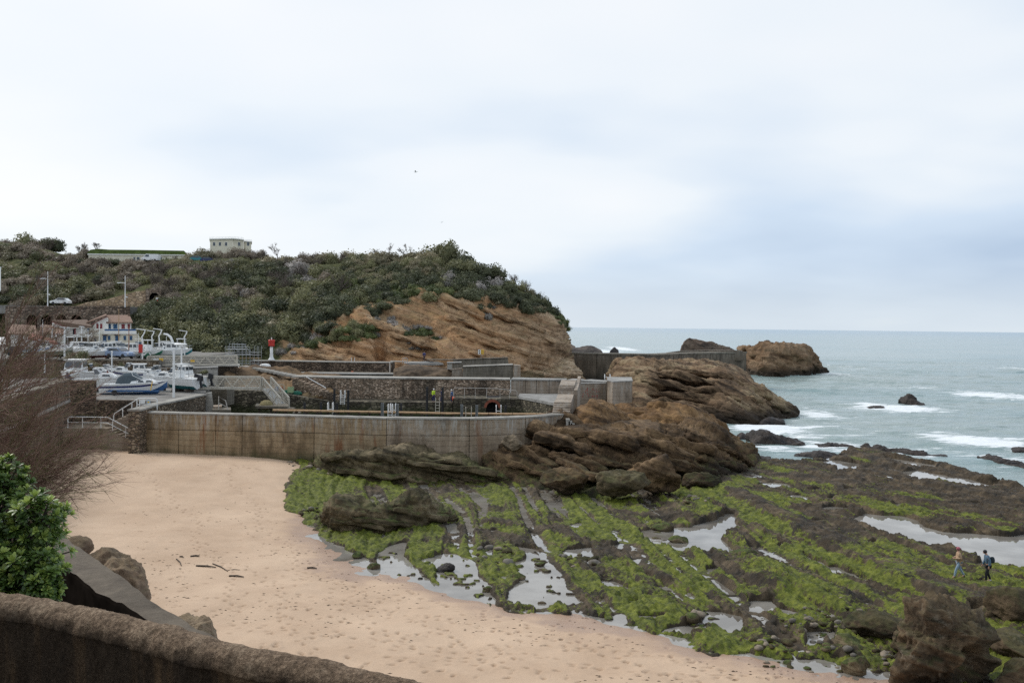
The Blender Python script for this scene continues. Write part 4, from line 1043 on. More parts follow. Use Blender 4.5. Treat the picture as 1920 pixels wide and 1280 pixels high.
# near boulders on the right
boulder('boulder', at_z(1778, 1228, 2.6) + np.array([0, .6, 0]), (2.05, 1.7, 2.1), M_NEAR, 'great brown boulder with dark hollow standing at the end of the sand', seed=12, amp=.20, stra=.20, sub=6, overhang=(np.array([0.0, -1.0]), .55), detail=.11, carve=[((.45, -.85, -.12), .10, .75), ((.1, -.9, -.45), .06, .4)])
boulder('boulder', at_z(1915, 1275, 2.2), (1.0, .9, .75), M_NEAR, 'pale topped block beside the great brown boulder', seed=13, amp=.12, sub=5)
boulder('boulder', at_z(1912, 1150, 1.9) + np.array([0, .5, 0]), (1.3, 1.1, 1.0), M_NEAR, 'dark red brown rock behind the great boulder by the pool', seed=14, amp=.22, sub=5)
boulder('boulder', at_z(1868, 1145, 1.6), (.9, .8, .5), M_NEAR, 'low red brown rock next to the small pool behind the great boulder', seed=15, amp=.22, sub=4)
boulder('boulder', at_z(1640, 1178, 1.6), (1.6, 1.1, .62), M_NEAR, 'low dark rock with green top in front of the long runnel', seed=16, amp=.22, sub=5)
boulder('boulder', at_z(1588, 1210, 1.5), (.75, .6, .42), M_GREENROCK, 'mossy stone among the pebbles', seed=17, amp=.2, sub=4)
boulder('boulder', at_z(1600, 1246, 1.6), (.62, .5, .42), M_GREENROCK, 'green stone at the edge of the sand nearest the great boulder', seed=18, amp=.2, sub=4)
boulder('boulder', at_z(1690, 1205, 1.7), (.6, .6, .55), M_NEAR, 'brown stone leaning on the great boulder', seed=19, amp=.2, sub=4)
boulder('boulder', at_z(1905, 1215, 1.8), (1.1, 1.3, .7), M_NEAR, 'dark ledge between the great boulder and the picture edge', seed=20, amp=.2, sub=5)
# isolated mossy stones in pools
for k, (px, py, r_, lb) in enumerate([(1270, 1013, .62, 'green topped stone alone in the middle of the big grey pool'), (1246, 990, .8, 'mossy stone on the shore of the big grey pool'), (836, 1066, .55, 'dark stone standing alone in the pool near the sand'),
                                     (912, 1105, .3, 'pair of small dark stones by the green finger'), (670, 1042, .4, 'dark stone at the edge of the sandy shallows'), (1396, 1042, .9, 'round mossy boulder beside the stepped dark beds'), (975, 1082, .42, 'flat weedy stone in the middle of the mirror pool'),
                                     (1012, 1058, .35, 'small flat stone near the head of the mirror pool'), (700, 1062, .42, 'dark round stone against the weedy finger near the sand')]):
    boulder('stone', at_z(px, py, POOL_Z + .08), (r_, r_ * .8, r_ * .55), M_GREENROCK if k != 2 else M_DARK, lb, seed=30 + k, amp=.2, sub=4)
# ================================================================== HARBOUR MASONRY
def concrete_mat(name, lo, mid, hi, rust=0.0, lime=0.0, top=None, streak=1.0, weed=None, scale=1.0, board=0.0):
    m, nt, b = new_mat(name)
    g = nd(nt, 'ShaderNodeNewGeometry'); pos = g.outputs['Position']
    sx = nd(nt, 'ShaderNodeSeparateXYZ', {0: pos})
    hv = nd(nt, 'ShaderNodeVectorMath', {0: pos, 1: (1.1, 1.1, 0.07)}, operation='MULTIPLY')
    n1 = nd(nt, 'ShaderNodeTexNoise', {'Vector': pos, 'Scale': 0.45 * scale, 'Detail': 8.0, 'Roughness': 0.65})
    ns = nd(nt, 'ShaderNodeTexNoise', {'Vector': hv, 'Scale': 1.3 * scale, 'Detail': 6.0, 'Roughness': 0.7})
    nf = nd(nt, 'ShaderNodeTexNoise', {'Vector': pos, 'Scale': 6.0 * scale, 'Detail': 5.0, 'Roughness': 0.7})
    f = math_(nt, 'ADD', math_(nt, 'MULTIPLY', n1, .5), math_(nt, 'MULTIPLY', ns, .5 ))
    c = ramp(nt, f, [(0.36, lo), (0.5, mid), (0.63, hi)])
    out = mixc(nt, .6, c, ramp(nt, nf, [(0.3, (.72, .72, .72)), (.7, (1.2, 1.2, 1.2))]), 'MULTIPLY').outputs[2]
    bw_ = nd(nt, 'ShaderNodeTexWave', {'Vector': pos, 'Scale': .62, 'Distortion': 5.0, 'Detail': 4.0, 'Detail Scale': .6}, wave_type='BANDS', bands_direction='Z')
    out = mixc(nt, smooth_(nt, bw_, .02, .16, .30, 0).outputs[0], out, tuple(q * .5 for q in lo)).outputs[2]
    if rust:
        hr = nd(nt, 'ShaderNodeVectorMath', {0: pos, 1: (1.0, 1.0, 0.10)}, operation='MULTIPLY')
        nr = nd(nt, 'ShaderNodeTexNoise', {'Vector': hr, 'Scale': 0.95, 'Detail': 4.0, 'Roughness': 0.6})
        out = mixc(nt, smooth_(nt, nr, 0.60, 0.70, 0, rust).outputs[0], out, (0.20, 0.075, 0.03)).outputs[2]
    if lime and top is not None:
        hl = nd(nt, 'ShaderNodeVectorMath', {0: pos, 1: (1.0, 1.0, 0.12)}, operation='MULTIPLY')
        nl = nd(nt, 'ShaderNodeTexNoise', {'Vector': hl, 'Scale': 3.0, 'Detail': 6.0, 'Roughness': 0.75})
        zt = math_(nt, 'ADD', math_(nt, 'SUBTRACT', sx.outputs[2], top), math_(nt, 'MULTIPLY', math_(nt, 'SUBTRACT', n1, .5), 2.5))
        lf = math_(nt, 'MULTIPLY', smooth_(nt, nl, .44, .62), smooth_(nt, zt, -2.0, -.2, 0, lime))
        out = mixc(nt, lf.outputs[0], out, (0.42, 0.40, 0.36)).outputs[2]
    pt = nd(nt, 'ShaderNodeTexNoise', {'Vector': nd(nt, 'ShaderNodeVectorMath', {0: pos, 1: (.6, .6, .30)}, operation='MULTIPLY'), 'Scale': .55, 'Detail': 8.0, 'Roughness': .68})
    out = mixc(nt, smooth_(nt, pt, .50, .64, 0, .62).outputs[0], out, tuple(q * .45 for q in lo)).outputs[2]
    if weed:
        wz = math_(nt, 'ADD', sx.outputs[2], math_(nt, 'MULTIPLY', math_(nt, 'SUBTRACT', ns, .5), 2.2))
        out = mixc(nt, smooth_(nt, wz, weed[0], weed[1], .92, 0).outputs[0], out, weed[2]).outputs[2]
    nt.links.new(out, b.inputs['Base Color'])
    b.inputs['Roughness'].default_value = .88; b.inputs['Specular IOR Level'].default_value = .25
    bump(nt, b, math_(nt, 'ADD', nf, n1), .5, .05)
    return m

def masonry_mat(name, c0, c1, c2, size=(1.9, 3.4), weed=None, dirt=.6, mort=(0.05, 0.043, 0.036)):
    m, nt, b = new_mat(name)
    g = nd(nt, 'ShaderNodeNewGeometry'); pos = g.outputs['Position']
    sx = nd(nt, 'ShaderNodeSeparateXYZ', {0: pos})
    v = nd(nt, 'ShaderNodeCombineXYZ', {0: math_(nt, 'MULTIPLY', sx.outputs[0], size[0]), 1: math_(nt, 'MULTIPLY', sx.outputs[1], size[0]), 2: math_(nt, 'MULTIPLY', sx.outputs[2], size[1])})
    vo = nd(nt, 'ShaderNodeTexVoronoi', {'Vector': v, 'Scale': 1.0, 'Randomness': .85}, feature='F1')
    ve = nd(nt, 'ShaderNodeTexVoronoi', {'Vector': v, 'Scale': 1.0, 'Randomness': .85}, feature='DISTANCE_TO_EDGE')
    sc_ = nd(nt, 'ShaderNodeSeparateColor', {0: vo.outputs['Color']})
    c = ramp(nt, sc_.outputs[0], [(0.1, c0), (0.5, c1), (0.9, c2)])
    out = mixc(nt, smooth_(nt, ve.outputs['Distance'], .03, .12, .85, 0).outputs[0], c, mort).outputs[2]
    hv = nd(nt, 'ShaderNodeVectorMath', {0: pos, 1: (.5, .5, 0.10)}, operation='MULTIPLY')
    n1 = nd(nt, 'ShaderNodeTexNoise', {'Vector': hv, 'Scale': 0.7, 'Detail': 7.0, 'Roughness': 0.65})
    nf = nd(nt, 'ShaderNodeTexNoise', {'Vector': pos, 'Scale': 3.0, 'Detail': 6.0, 'Roughness': 0.7})
    out = mixc(nt, smooth_(nt, n1, .47, .60, 0, dirt).outputs[0], out, (0.040, 0.033, 0.026)).outputs[2]
    out = mixc(nt, .7, out, ramp(nt, nf, [(0.3, (.6, .6, .6)), (.7, (1.3, 1.3, 1.3))]), 'MULTIPLY').outputs[2]
    if weed:
        wz = math_(nt, 'ADD', sx.outputs[2], math_(nt, 'MULTIPLY', math_(nt, 'SUBTRACT', nf, .5), 2.0))
        out = mixc(nt, smooth_(nt, wz, weed[0], weed[1], .92, 0).outputs[0], out, weed[2]).outputs[2]
    nt.links.new(out, b.inputs['Base Color'])
    b.inputs['Roughness'].default_value = .92; b.inputs['Specular IOR Level'].default_value = .2
    bump(nt, b, math_(nt, 'ADD', smooth_(nt, ve.outputs['Distance'], 0, .15), nf), .9, .08)
    return m

WEED = (0.020, 0.024, 0.010)
M_WALL = concrete_mat('stained_concrete', (0.16, 0.112, 0.064), (0.30, 0.218, 0.130), (0.42, 0.325, 0.21), rust=.8, lime=.75, top=6.5, weed=(2.1, 3.5, (0.075, 0.072, 0.034)))
M_WALLG = concrete_mat('grey_concrete', (0.18, 0.135, 0.092), (0.31, 0.238, 0.168), (0.43, 0.35, 0.26), rust=.4, lime=.95, top=6.5, weed=(2.0, 3.6, (0.10, 0.082, 0.048)))
M_CONC = concrete_mat('quay_concrete', (0.20, 0.155, 0.115), (0.31, 0.245, 0.185), (0.40, 0.33, 0.26), rust=.25, lime=.6, top=7.8)
M_CONCD = concrete_mat('damp_concrete', (0.10, 0.088, 0.066), (0.175, 0.152, 0.118), (0.25, 0.22, 0.175), lime=.2, top=8)
M_COPING = concrete_mat('pale_coping', (0.27, 0.25, 0.22), (0.36, 0.34, 0.30), (0.45, 0.425, 0.385))
M_TOP = concrete_mat('quay_top', (0.22, 0.21, 0.195), (0.31, 0.30, 0.28), (0.40, 0.39, 0.37))
M_PIER = concrete_mat('breakwater_concrete', (0.070, 0.056, 0.042), (0.135, 0.108, 0.080), (0.215, 0.172, 0.128), lime=.25, top=9, weed=(3.0, 6.2, (0.040, 0.036, 0.028)))
M_STONEQ = masonry_mat('quay_stone', (0.24, 0.172, 0.118), (0.43, 0.315, 0.225), (0.62, 0.48, 0.36), size=(2.6, 5.4), weed=(4.2, 5.6, (0.045, 0.040, 0.022)), dirt=.72, mort=(0.13, 0.105, 0.08))
M_STONED = masonry_mat('dark_stone', (0.085, 0.060, 0.042), (0.18, 0.128, 0.088), (0.32, 0.235, 0.17), size=(2.8, 5.2), dirt=.7)
M_STONEW = masonry_mat('weedy_stone', (0.07, 0.062, 0.042), (0.14, 0.122, 0.082), (0.25, 0.215, 0.155), size=(1.6, 2.6), weed=(3.2, 5.0, (0.045, 0.055, 0.020)), dirt=.6)
M_STONEB = masonry_mat('brown_stone', (0.13, 0.095, 0.062), (0.24, 0.18, 0.12), (0.36, 0.285, 0.205), size=(2.8, 5.0), dirt=.5)
M_STONEP = masonry_mat('pale_stone_wall', (0.38, 0.27, 0.165), (0.50, 0.36, 0.235), (0.58, 0.44, 0.30), size=(1.0, 1.3), dirt=.12, mort=(0.22, 0.16, 0.11))
M_VIA = masonry_mat('viaduct_stone', (0.14, 0.10, 0.072), (0.23, 0.17, 0.125), (0.33, 0.255, 0.195), size=(1.3, 2.4), dirt=.45)
M_GROUND = concrete_mat('yard_ground', (0.16, 0.15, 0.135), (0.22, 0.205, 0.185), (0.28, 0.265, 0.24))
M_MUD = concrete_mat('harbour_mud', (0.05, 0.048, 0.032), (0.085, 0.080, 0.055), (0.12, 0.112, 0.08))
M_GALV = paint('galvanised_steel', (0.42, 0.43, 0.43), .45, .6, .15, 3, .5)
M_WHITE = paint('white_paint', (0.76, 0.76, 0.74), .45, 0, .06, 1.5, .5, .25, (0.42, 0.38, 0.32))
M_CREAM = paint('cream_paint', (0.50, 0.46, 0.385), .55, 0, .10, 2, .4, .35, (0.30, 0.24, 0.17))
M_RAIL = paint('pale_rail', (0.52, 0.48, 0.43), .5, .1, .12, 2, .4, .4, (0.28, 0.16, 0.09))
M_BLACK = paint('black_pile', (0.018, 0.018, 0.020), .6, 0, .3, 2)
M_GREYP = paint('grey_steel', (0.20, 0.21, 0.21), .55, .3, .2, 2)
M_RED = paint('red_paint', (0.50, 0.035, 0.025), .5, 0, .15, 2, .4, .2)
M_WOOD = paint('weathered_timber', (0.36, 0.235, 0.13), .8, 0, .3, 2.2, .2, .3, (0.16, 0.10, 0.06))
M_WOODD = paint('dark_timber', (0.055, 0.042, 0.032), .85, 0, .3, 2)
M_YELLOW = paint('yellow_paint', (0.72, 0.44, 0.06), .5, 0, .08, 2)
M_BLUE = paint('blue_paint', (0.035, 0.10, 0.23), .5, 0, .15, 2)
M_NAVY = paint('navy_paint', (0.020, 0.028, 0.11), .4, 0, .15, 2)
M_TEAL = paint('teal_paint', (0.04, 0.20, 0.22), .5, 0, .15, 2)
M_GREEN = paint('green_paint', (0.03, 0.15, 0.09), .5, 0, .15, 2)
M_ANTI = paint('red_antifouling', (0.20, 0.045, 0.03), .7, 0, .2, 2)
M_GLASS = paint('dark_glass', (0.03, 0.04, 0.05), .08, 0, .1, 2, .9)
M_COVER = paint('grey_boat_cover', (0.075, 0.10, 0.115), .6, 0, .15, 3)
M_RUBBER = paint('black_rubber', (0.02, 0.02, 0.022), .6, 0, .1, 2)
M_BRICK = paint('red_brick', (0.24, 0.075, 0.045), .85, 0, .3, 3)

def off_pts(P, t):
    """the same line moved away from the beach by t"""
    P = [np.asarray(p[:2], float) for p in P]; out = []
    for i in range(len(P)):
        d = unit(P[min(i + 1, len(P) - 1)] - P[max(i - 1, 0)])
        out.append(P[i] + np.array([-d[1], d[0]]) * t)
    return out

def wall_seg(mb, F, z0, z1, t):
    """wall standing along the plan points F; heights may be lists"""
    B = off_pts(F, t); n = len(F)
    z0 = z0 if isinstance(z0, (list, tuple)) else [z0] * n
    z1 = z1 if isinstance(z1, (list, tuple)) else [z1] * n
    vs_ = []
    for i in range(n):
        vs_ += [(F[i][0], F[i][1], z0[i]), (F[i][0], F[i][1], z1[i]), (B[i][0], B[i][1], z1[i]), (B[i][0], B[i][1], z0[i])]
    fs_ = [(0, 1, 2, 3), tuple((n - 1) * 4 + k for k in (3, 2, 1, 0))]
    for i in range(n - 1):
        for k in range(4):
            a, b_ = i * 4 + k, i * 4 + (k + 1) % 4
            fs_.append((a, a + 4, b_ + 4, b_))
    return mb.add(vs_, fs_)

def wall_obj(name, F, z0, z1, t, mat, parent=None):
    return wall_seg(MB(), F, z0, z1, t).build(name, mat, parent)

def resample(P, cols):
    """plan points of a line given by (column, plan point) at other columns"""
    c = [q[0] for q in P]
    return [np.array([np.interp(k, c, [q[1][0] for q in P]), np.interp(k, c, [q[1][1] for q in P])]) for k in cols]

# ---- floor of the basins
water_sheet('harbour_water', [p[:2] for p in (at_y(240, 800, 84.6), at_y(1085, 800, 90), at_y(1130, 700, 122), at_y(960, 700, 170), at_y(380, 700, 166), at_y(300, 740, 104))], 2.6, M_MUD)

# ---- front harbour wall, cast in two lifts of panels
FW = [(c, at_z(c, r_, 6.6)[:2]) for c, r_ in [(262, 771.5), (300, 773), (400, 775), (500, 777), (640, 780.5), (730, 783), (880, 784), (960, 782), (1020, 779), (1066, 774)]]
hw = thing('harbour_wall', 'long stained concrete harbour wall with rust streaks above the sand', 'wall', (0, 0, 0))
cuts = [262, 336, 405, 455, 590, 725, 880, 985, 1066]
rnd = random.Random(7)
for i in range(len(cuts) - 1):
    a, b_ = cuts[i] + .5, cuts[i + 1] - .5
    cols = np.linspace(a, b_, 6)
    F = resample(FW, cols)
    mm_ = M_WALL if cuts[i] < 720 else M_WALLG
    prd = rnd.uniform(-.05, .03)
    wall_obj('panel', off_pts(F, prd), 5.03, 6.44, .5, mm_, hw)
    wall_obj('panel', off_pts(F, -.07 + rnd.uniform(-.03, .03)), 1.0, 4.99, .5, mm_, hw)
    F2 = off_pts(resample(FW, np.linspace(cuts[i] + .3, cuts[i + 1] - .3, 6)), -.10)
    wall_obj('coping', F2, 6.46, 6.6 + rnd.uniform(-.012, .012), 1.25, M_COPING, hw)
wall_obj('wall_core', off_pts(resample(FW, np.linspace(262, 1066, 40)), .42), .8, 6.45, .6, M_CONCD, hw)

# ---- timber walkway on the harbour side with ladders, posts and piles
tw = thing('timber_walkway', 'long orange timber walkway running behind the harbour wall coping', 'walkway')
wc = np.linspace(512, 1052, 13)
def tz(c): return float(np.interp(c, [512, 870, 1052], [6.30, 6.16, 6.2]))
for i in range(12):
    for k in range(2):
        a, b_ = at_y(wc[i] + .4, 700, 91 + k * .46), at_y(wc[i + 1] - .4, 700, 91 + k * .46)
        mb = MB(); mb.bar((a[0], a[1], tz(wc[i]) + rnd.uniform(-.015, .015)), (b_[0], b_[1], tz(wc[i + 1]) + rnd.uniform(-.015, .015)), .43, .13)
        mb.build('plank', M_WOOD, tw)
mb = MB()
for c in np.linspace(516, 1048, 28):
    p = at_y(c, 700, 91.2); mb.box(p[0] - .07, p[0] + .07, 90.9, 91.9, tz(c) - .3, tz(c) - .07)
    mb.box(p[0] - .06, p[0] + .06, 91.3, 91.42, 2.6, tz(c) - .3)
tag(mb.build('trestle', M_WOODD, tw), kind='stuff')

def post(c, r0, r1, Y, w, mat, name, label, group, round_=False):
    a, b_ = at_y(c, r0, Y), at_y(c, r1, Y)
    mb = MB()
    if round_: mb.tube([(a[0], a[1], min(a[2], b_[2]) - .0), (a[0], a[1], max(a[2], b_[2]))], w / 2, 10)
    else:
        x = a[0]; z0, z1 = sorted((a[2], b_[2]))
        mb.box(x - w / 2, x - w / 2 + .05, Y - w / 2, Y + w / 2, z0, z1); mb.box(x + w / 2 - .05, x + w / 2, Y - w / 2, Y + w / 2, z0, z1); mb.box(x - w / 2 + .05, x + w / 2 - .05, Y - .03, Y + .03, z0, z1)
    return tag(mb.build(name, mat), label, 'post', group)
for c, r0, lb in [(717, 755, 'grey steel guide post at the near side of the hooped ladders'), (745, 757, 'grey steel guide post on the seaward side of the hooped ladders'), (866, 758, 'grey steel guide post beside the pair of bent ladder rails'), (894, 759, 'grey steel guide post seaward of the pair of bent ladder rails')]:
    post(c, r0, 815, 90.3, .26, M_GREYP, 'guide_post', lb, 'grey guide posts of the walkway')
for c, r0, Y in [(571, 754, 93), (602, 754, 93), (632, 755, 93), (752, 756, 93), (948, 760, 94)]:
    post(c, r0, 830, Y, .24, M_BLACK, 'mooring_pile', 'short black mooring pile behind the timber walkway, ' + {571: 'nearest its town end', 602: 'just before the small hooped ladder', 632: 'just past the small hooped ladder', 752: 'next to the hooped ladders between grey posts', 948: 'nearest the brick arch'}[c], 'short black piles behind the walkway', True)
for c, r0, r1, lb in [(627, 729, 790, 'tall black pile beside the white ladder on the stone quay'), (653, 731, 790, 'tall black pile seaward of the white ladder on the stone quay'), (801, 725, 790, 'tall black pile next to the worker in yellow'), (830, 726, 790, 'tall black pile behind the two workers in navy')]:
    post(c, r0, r1, 115.5, .30, M_BLACK, 'mooring_pile', lb, 'tall black piles by the stone quay', True)

def hoop_ladder(c0, c1, rt, rb, Y, label, rungs=5, hoop=True, mat=None, depth=.55, group='ladders of the harbour'):
    """two hooped stringers with rungs between"""
    a0, a1 = at_y(c0, rb, Y), at_y(c1, rb, Y); zt = at_y(c0, rt, Y)[2]
    t = thing('ladder', label, 'ladder', tuple(a0), 0, group)
    W = a1[0] - a0[0]; Ht = zt - a0[2]
    for x in (0, W):
        mb = MB()
        if hoop: mb.tube([(x, 0, 0), (x, 0, Ht * .93), (x, depth * .15, Ht), (x, depth * .85, Ht), (x, depth, Ht * .93), (x, depth, Ht * .45)], .045, 6)
        else: mb.tube([(x, 0, 0), (x, 0, Ht)], .045, 6)
        mb.build('stringer', mat or M_WHITE, t)
    for k in range(rungs):
        z = Ht * (.06 + .6 * k / max(rungs - 1, 1))
        MB().tube([(.045, 0, z), (W - .045, 0, z)], .035, 5).build('rung', mat or M_WHITE, t)
    return t
hoop_ladder(614, 623, 755, 790, 91.9, 'small white hooped ladder on the timber walkway between black piles', 3)
hoop_ladder(727, 735, 758, 800, 90.6, 'white hooped ladder in front of the timber walkway between grey posts', 6)
hoop_ladder(731.5, 741, 757, 790, 92.3, 'white hooped ladder on the far edge of the timber walkway between grey posts', 3)
hoop_ladder(873, 883.5, 762, 800, 90.6, 'ladder with two plain bent rails beside the grey posts', 3, False, M_CREAM)
hoop_ladder(930, 939, 760, 790, 92, 'pair of short white rails in front of the brick arch', 2)
hoop_ladder(638, 646, 732, 758, 116, 'white ladder hanging on the dark stone quay between two piles', 6)
hoop_ladder(816.5, 824, 745, 772, 113, 'ladder going down below the worker in yellow', 4, False, M_CREAM)
hoop_ladder(658.5, 664.5, 670, 698, 160, 'tall ladder on the rear quay wall', 8, False)
hoop_ladder(1134, 1144, 702, 716, 121, 'white hoop handles of a ladder at the end of the quay', 2)

# ---- stone quay between the two basins
QW = [(c, at_z(c, r_, 7.9)[:2]) for c, r_ in [(540, 704.5), (600, 706), (750, 708), (955, 710), (1075, 712), (1140, 715.5)]]
quay = thing('stone_quay', 'old stone quay wall between the two harbour basins', 'wall')
wall_obj('masonry_face', resample(QW, np.linspace(560, 957, 14)), 2.0, 7.72, 3.0, M_STONEQ, quay)
wall_obj('coping', off_pts(resample(QW, np.linspace(548, 957, 14)), -.12), 7.735, 7.9, 3.3, M_COPING, quay)
cq = [958, 985, 1006, 1030, 1062, 1084, 1112, 1138]
for i in range(len(cq) - 1):
    F = resample(QW, np.linspace(cq[i] + .4, cq[i + 1] - .4, 3))
    wall_obj('panel', off_pts(F, rnd.uniform(-.05, .03)), 5.2, 7.72, 2.8, M_CONC, quay)
    wall_obj('coping', off_pts(resample(QW, [cq[i] + .2, cq[i + 1] - .2]), -.14), 7.735, 7.91, 3.3, M_TOP, quay)
# terrace at the foot of the masonry, with brick arch
terr = thing('quay_terrace', 'dark weedy terrace wall with a brick arch below the stone quay', 'wall')
def tplan(cols, Y): return [at_y(c, 700, Y)[:2] for c in cols]
wall_obj('weedy_face', tplan([395, 500, 620, 740, 849], 117.5), 1.8, [6.4, 6.2, 5.0, 5.0, 5.0], 6, M_STONEW, terr)
wall_obj('terrace_face', tplan([850, 912], 116), 1.8, 5.7, 7, M_STONEW, terr)
wall_obj('terrace_face', tplan([936, 985], 116), 1.8, 5.7, 7, M_STONEW, terr)
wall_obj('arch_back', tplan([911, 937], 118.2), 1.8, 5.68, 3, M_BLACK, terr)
mb = MB(); a0, a1 = at_y(912, 700, 116)[0], at_y(936, 700, 116)[0]; cx, rr = (a0 + a1) / 2, (a1 - a0) / 2
for k in range(12):
    t0, t1 = math.pi * k / 12, math.pi * (k + 1) / 12
    p = lambda t, r_: (cx + r_ * math.cos(t), 115.93, 4.55 + r_ * 1.0 * math.sin(t))
    mb.prism([p(t0, rr - .06), p(t0, rr + .26), p(t1, rr + .26), p(t1, rr - .06)], (0, .5, 0))
mb.build('brick_arch', M_BRICK, terr)
mb = MB()
for k in range(8):
    t0, t1 = math.pi * k / 8, math.pi * (k + 1) / 8
    q0, q1 = (cx + rr * math.cos(t0), 116.02, 4.55 + rr * math.sin(t0)), (cx + rr * math.cos(t1), 116.02, 4.55 + rr * math.sin(t1))
    mb.prism([q0, (q0[0], 116.02, 5.69), (q1[0], 116.02, 5.69), q1], (0, 2, 0))
mb.build('arch_spandrel', M_STONEW, terr)

def pipe_rail(name, label, pts, h, posts, mat=None, r=.04, mid=None, cat='railing', group=None):
    """pts: foot line in the world; a rail at height h with posts"""
    P = [np.asarray(p, float) for p in pts]; o = P[0]
    t = thing(name, label, cat, tuple(o), 0, group)
    up = np.array([0, 0, h])
    line = [P[0] - o + up * .85] + [p - o + up for p in P] + [P[-1] - o + up * .85]
    line[1] = line[1] + unit(P[1] - P[0]) * .12; line[-2] = line[-2] - unit(P[-1] - P[-2]) * .12
    MB().tube([P[0] - o] + line + [P[-1] - o], r, 6).build('top_rail', mat or M_RAIL, t)
    if mid:
        for k in mid: MB().tube([p - o + up * k for p in P], r * .8, 5).build('mid_rail', mat or M_RAIL, t)
    L = np.cumsum([0] + [np.linalg.norm(P[i + 1] - P[i]) for i in range(len(P) - 1)])
    for s in posts:
        d = s * L[-1]; q = np.array([np.interp(d, L, [p[k] for p in P]) for k in range(3)])
        MB().tube([q - o, q - o + up], r * .9, 6).build('post', mat or M_RAIL, t)
    return t
pipe_rail('pipe_railing', 'long pale pipe railing on the terrace above the brick arch', [at_y(851, 700, 116.3) * [1, 1, 0] + [0, 0, 5.7], at_y(932, 700, 116.3) * [1, 1, 0] + [0, 0, 5.65], at_y(970, 700, 116.3) * [1, 1, 0] + [0, 0, 5.4]], 1.35, [.17, .34, .52, .73, .88])

# ---- flat slab and rubble seaward of the arch, steps up to the quay head
qs = thing('quay_steps', 'concrete steps climbing from the harbour wall to the head of the quay', 'steps')
A_ = at_y(1053, 700, 88.5)[0]; B_ = at_y(1070, 700, 113)[0]
def sx_(Y): return A_ + (B_ - A_) * (Y - 88.5) / (113 - 88.5)
yy, zz = 88.2, 6.62
for flight in range(2):
    for k in range(5):
        zz += .17 if flight == 0 else .16
        MB().obox((sx_(yy) - .8, yy, 3.6), (1.7, 0, 0), (0, .62, 0), (0, 0, zz - 3.6)).build('step', M_CONC, qs); yy += .63
    L_ = 6.8 if flight == 0 else 4.6
    mb = MB(); x0, x1 = sx_(yy), sx_(yy + L_)
    mb.hexa([(x0 - .8, yy, 3.4), (x0 + .9, yy, 3.4), (x1 + .9, yy + L_, 3.4), (x1 - .8, yy + L_, 3.4), (x0 - .8, yy, zz), (x0 + .9, yy, zz), (x1 + .9, yy + L_, zz + .28), (x1 - .8, yy + L_, zz + .28)])
    mb.build('landing', M_CONC, qs); yy += L_ + .01; zz += .28
MB().hexa([(sx_(98) + .92, 98, 3), (sx_(98) + 1.3, 98, 3), (sx_(113) + 1.3, 113, 3), (sx_(113) + .92, 113, 3), (sx_(98) + .92, 98, 8.2), (sx_(98) + 1.3, 98, 8.2), (sx_(113) + 1.3, 113, 8.9), (sx_(113) + .92, 113, 8.9)]).build('side_wall', M_CONC, qs)
fs2 = thing('rock_steps', 'small flight of pale steps going down from the harbour wall end to the rocks', 'steps')
for k in range(6):
    p = at_y(1062 + k * 4.4, 700, 87.2)
    MB().box(p[0], p[0] + .36, 86.6, 87.9, 3.5, 6.2 - k * .2).build('step', M_COPING, fs2)
slab = thing('quay_slab', 'flat grey slab on dark rubble between the brick arch and the quay steps', 'slab')
P0 = [at_y(972, 700, 116.4), at_y(1050, 700, 105), at_y(1064, 700, 112), at_y(1062, 700, 121), at_y(975, 700, 121)]
MB().prism([(p[0], p[1], 5.75) for p in P0], (0, 0, .3)).build('slab_top', M_TOP, slab)
MB().prism([(p[0] + .05, p[1] + .12, 2.0) for p in P0], (0, 0, 3.74)).build('rubble_face', M_STONEW, slab)
# graffiti block and square head of the quay
gb = thing('quay_end_wall', 'square concrete head of the quay with red graffiti beside it', 'wall')
wall_obj('graffiti_wall', [at_y(1077, 700, 116)[:2], at_y(1137, 700, 117)[:2]], 3.5, 7.72, .7, M_CONC, gb)
wall_obj('coping', off_pts([at_y(1076, 700, 116)[:2], at_y(1137, 700, 117)[:2]], -.06), 7.735, 7.85, .9, M_TOP, gb)
_hb = [at_y(1139, 700, 113.4), at_y(1149, 700, 111.2), at_y(1186, 700, 113), at_y(1184, 700, 121), at_y(1139, 700, 121)]
MB().prism([(p[0], p[1], 3.0) for p in _hb], (0, 0, 5.28)).build('head_block', M_CONC, gb)
_hc = sum(_hb) / 5
MB().prism([(p[0] + (p[0] - _hc[0]) * .02, p[1] + (p[1] - _hc[1]) * .02, 8.29) for p in _hb], (0, 0, .12)).build('head_top', M_TOP, gb)
mb = MB(); rg = random.Random(3)
gy = 116.0
for k in range(26):
    c, r_ = rg.uniform(1091, 1124), rg.uniform(729, 743)
    p = at_y(c, r_, 116.2); q = at_y(c + rg.uniform(-2.5, 2.5), r_ + rg.uniform(-4, 4), 116.2)
    yy_ = 116 + (c - 1077) / 60. - .012
    mb.bar((p[0], yy_, p[2]), (q[0], yy_, q[2]), .07, .02, up=(0, 1, 0))
mb.build('graffiti', paint('graffiti_red', (0.38, 0.10, 0.085), .8, 0, .3, 2), gb)

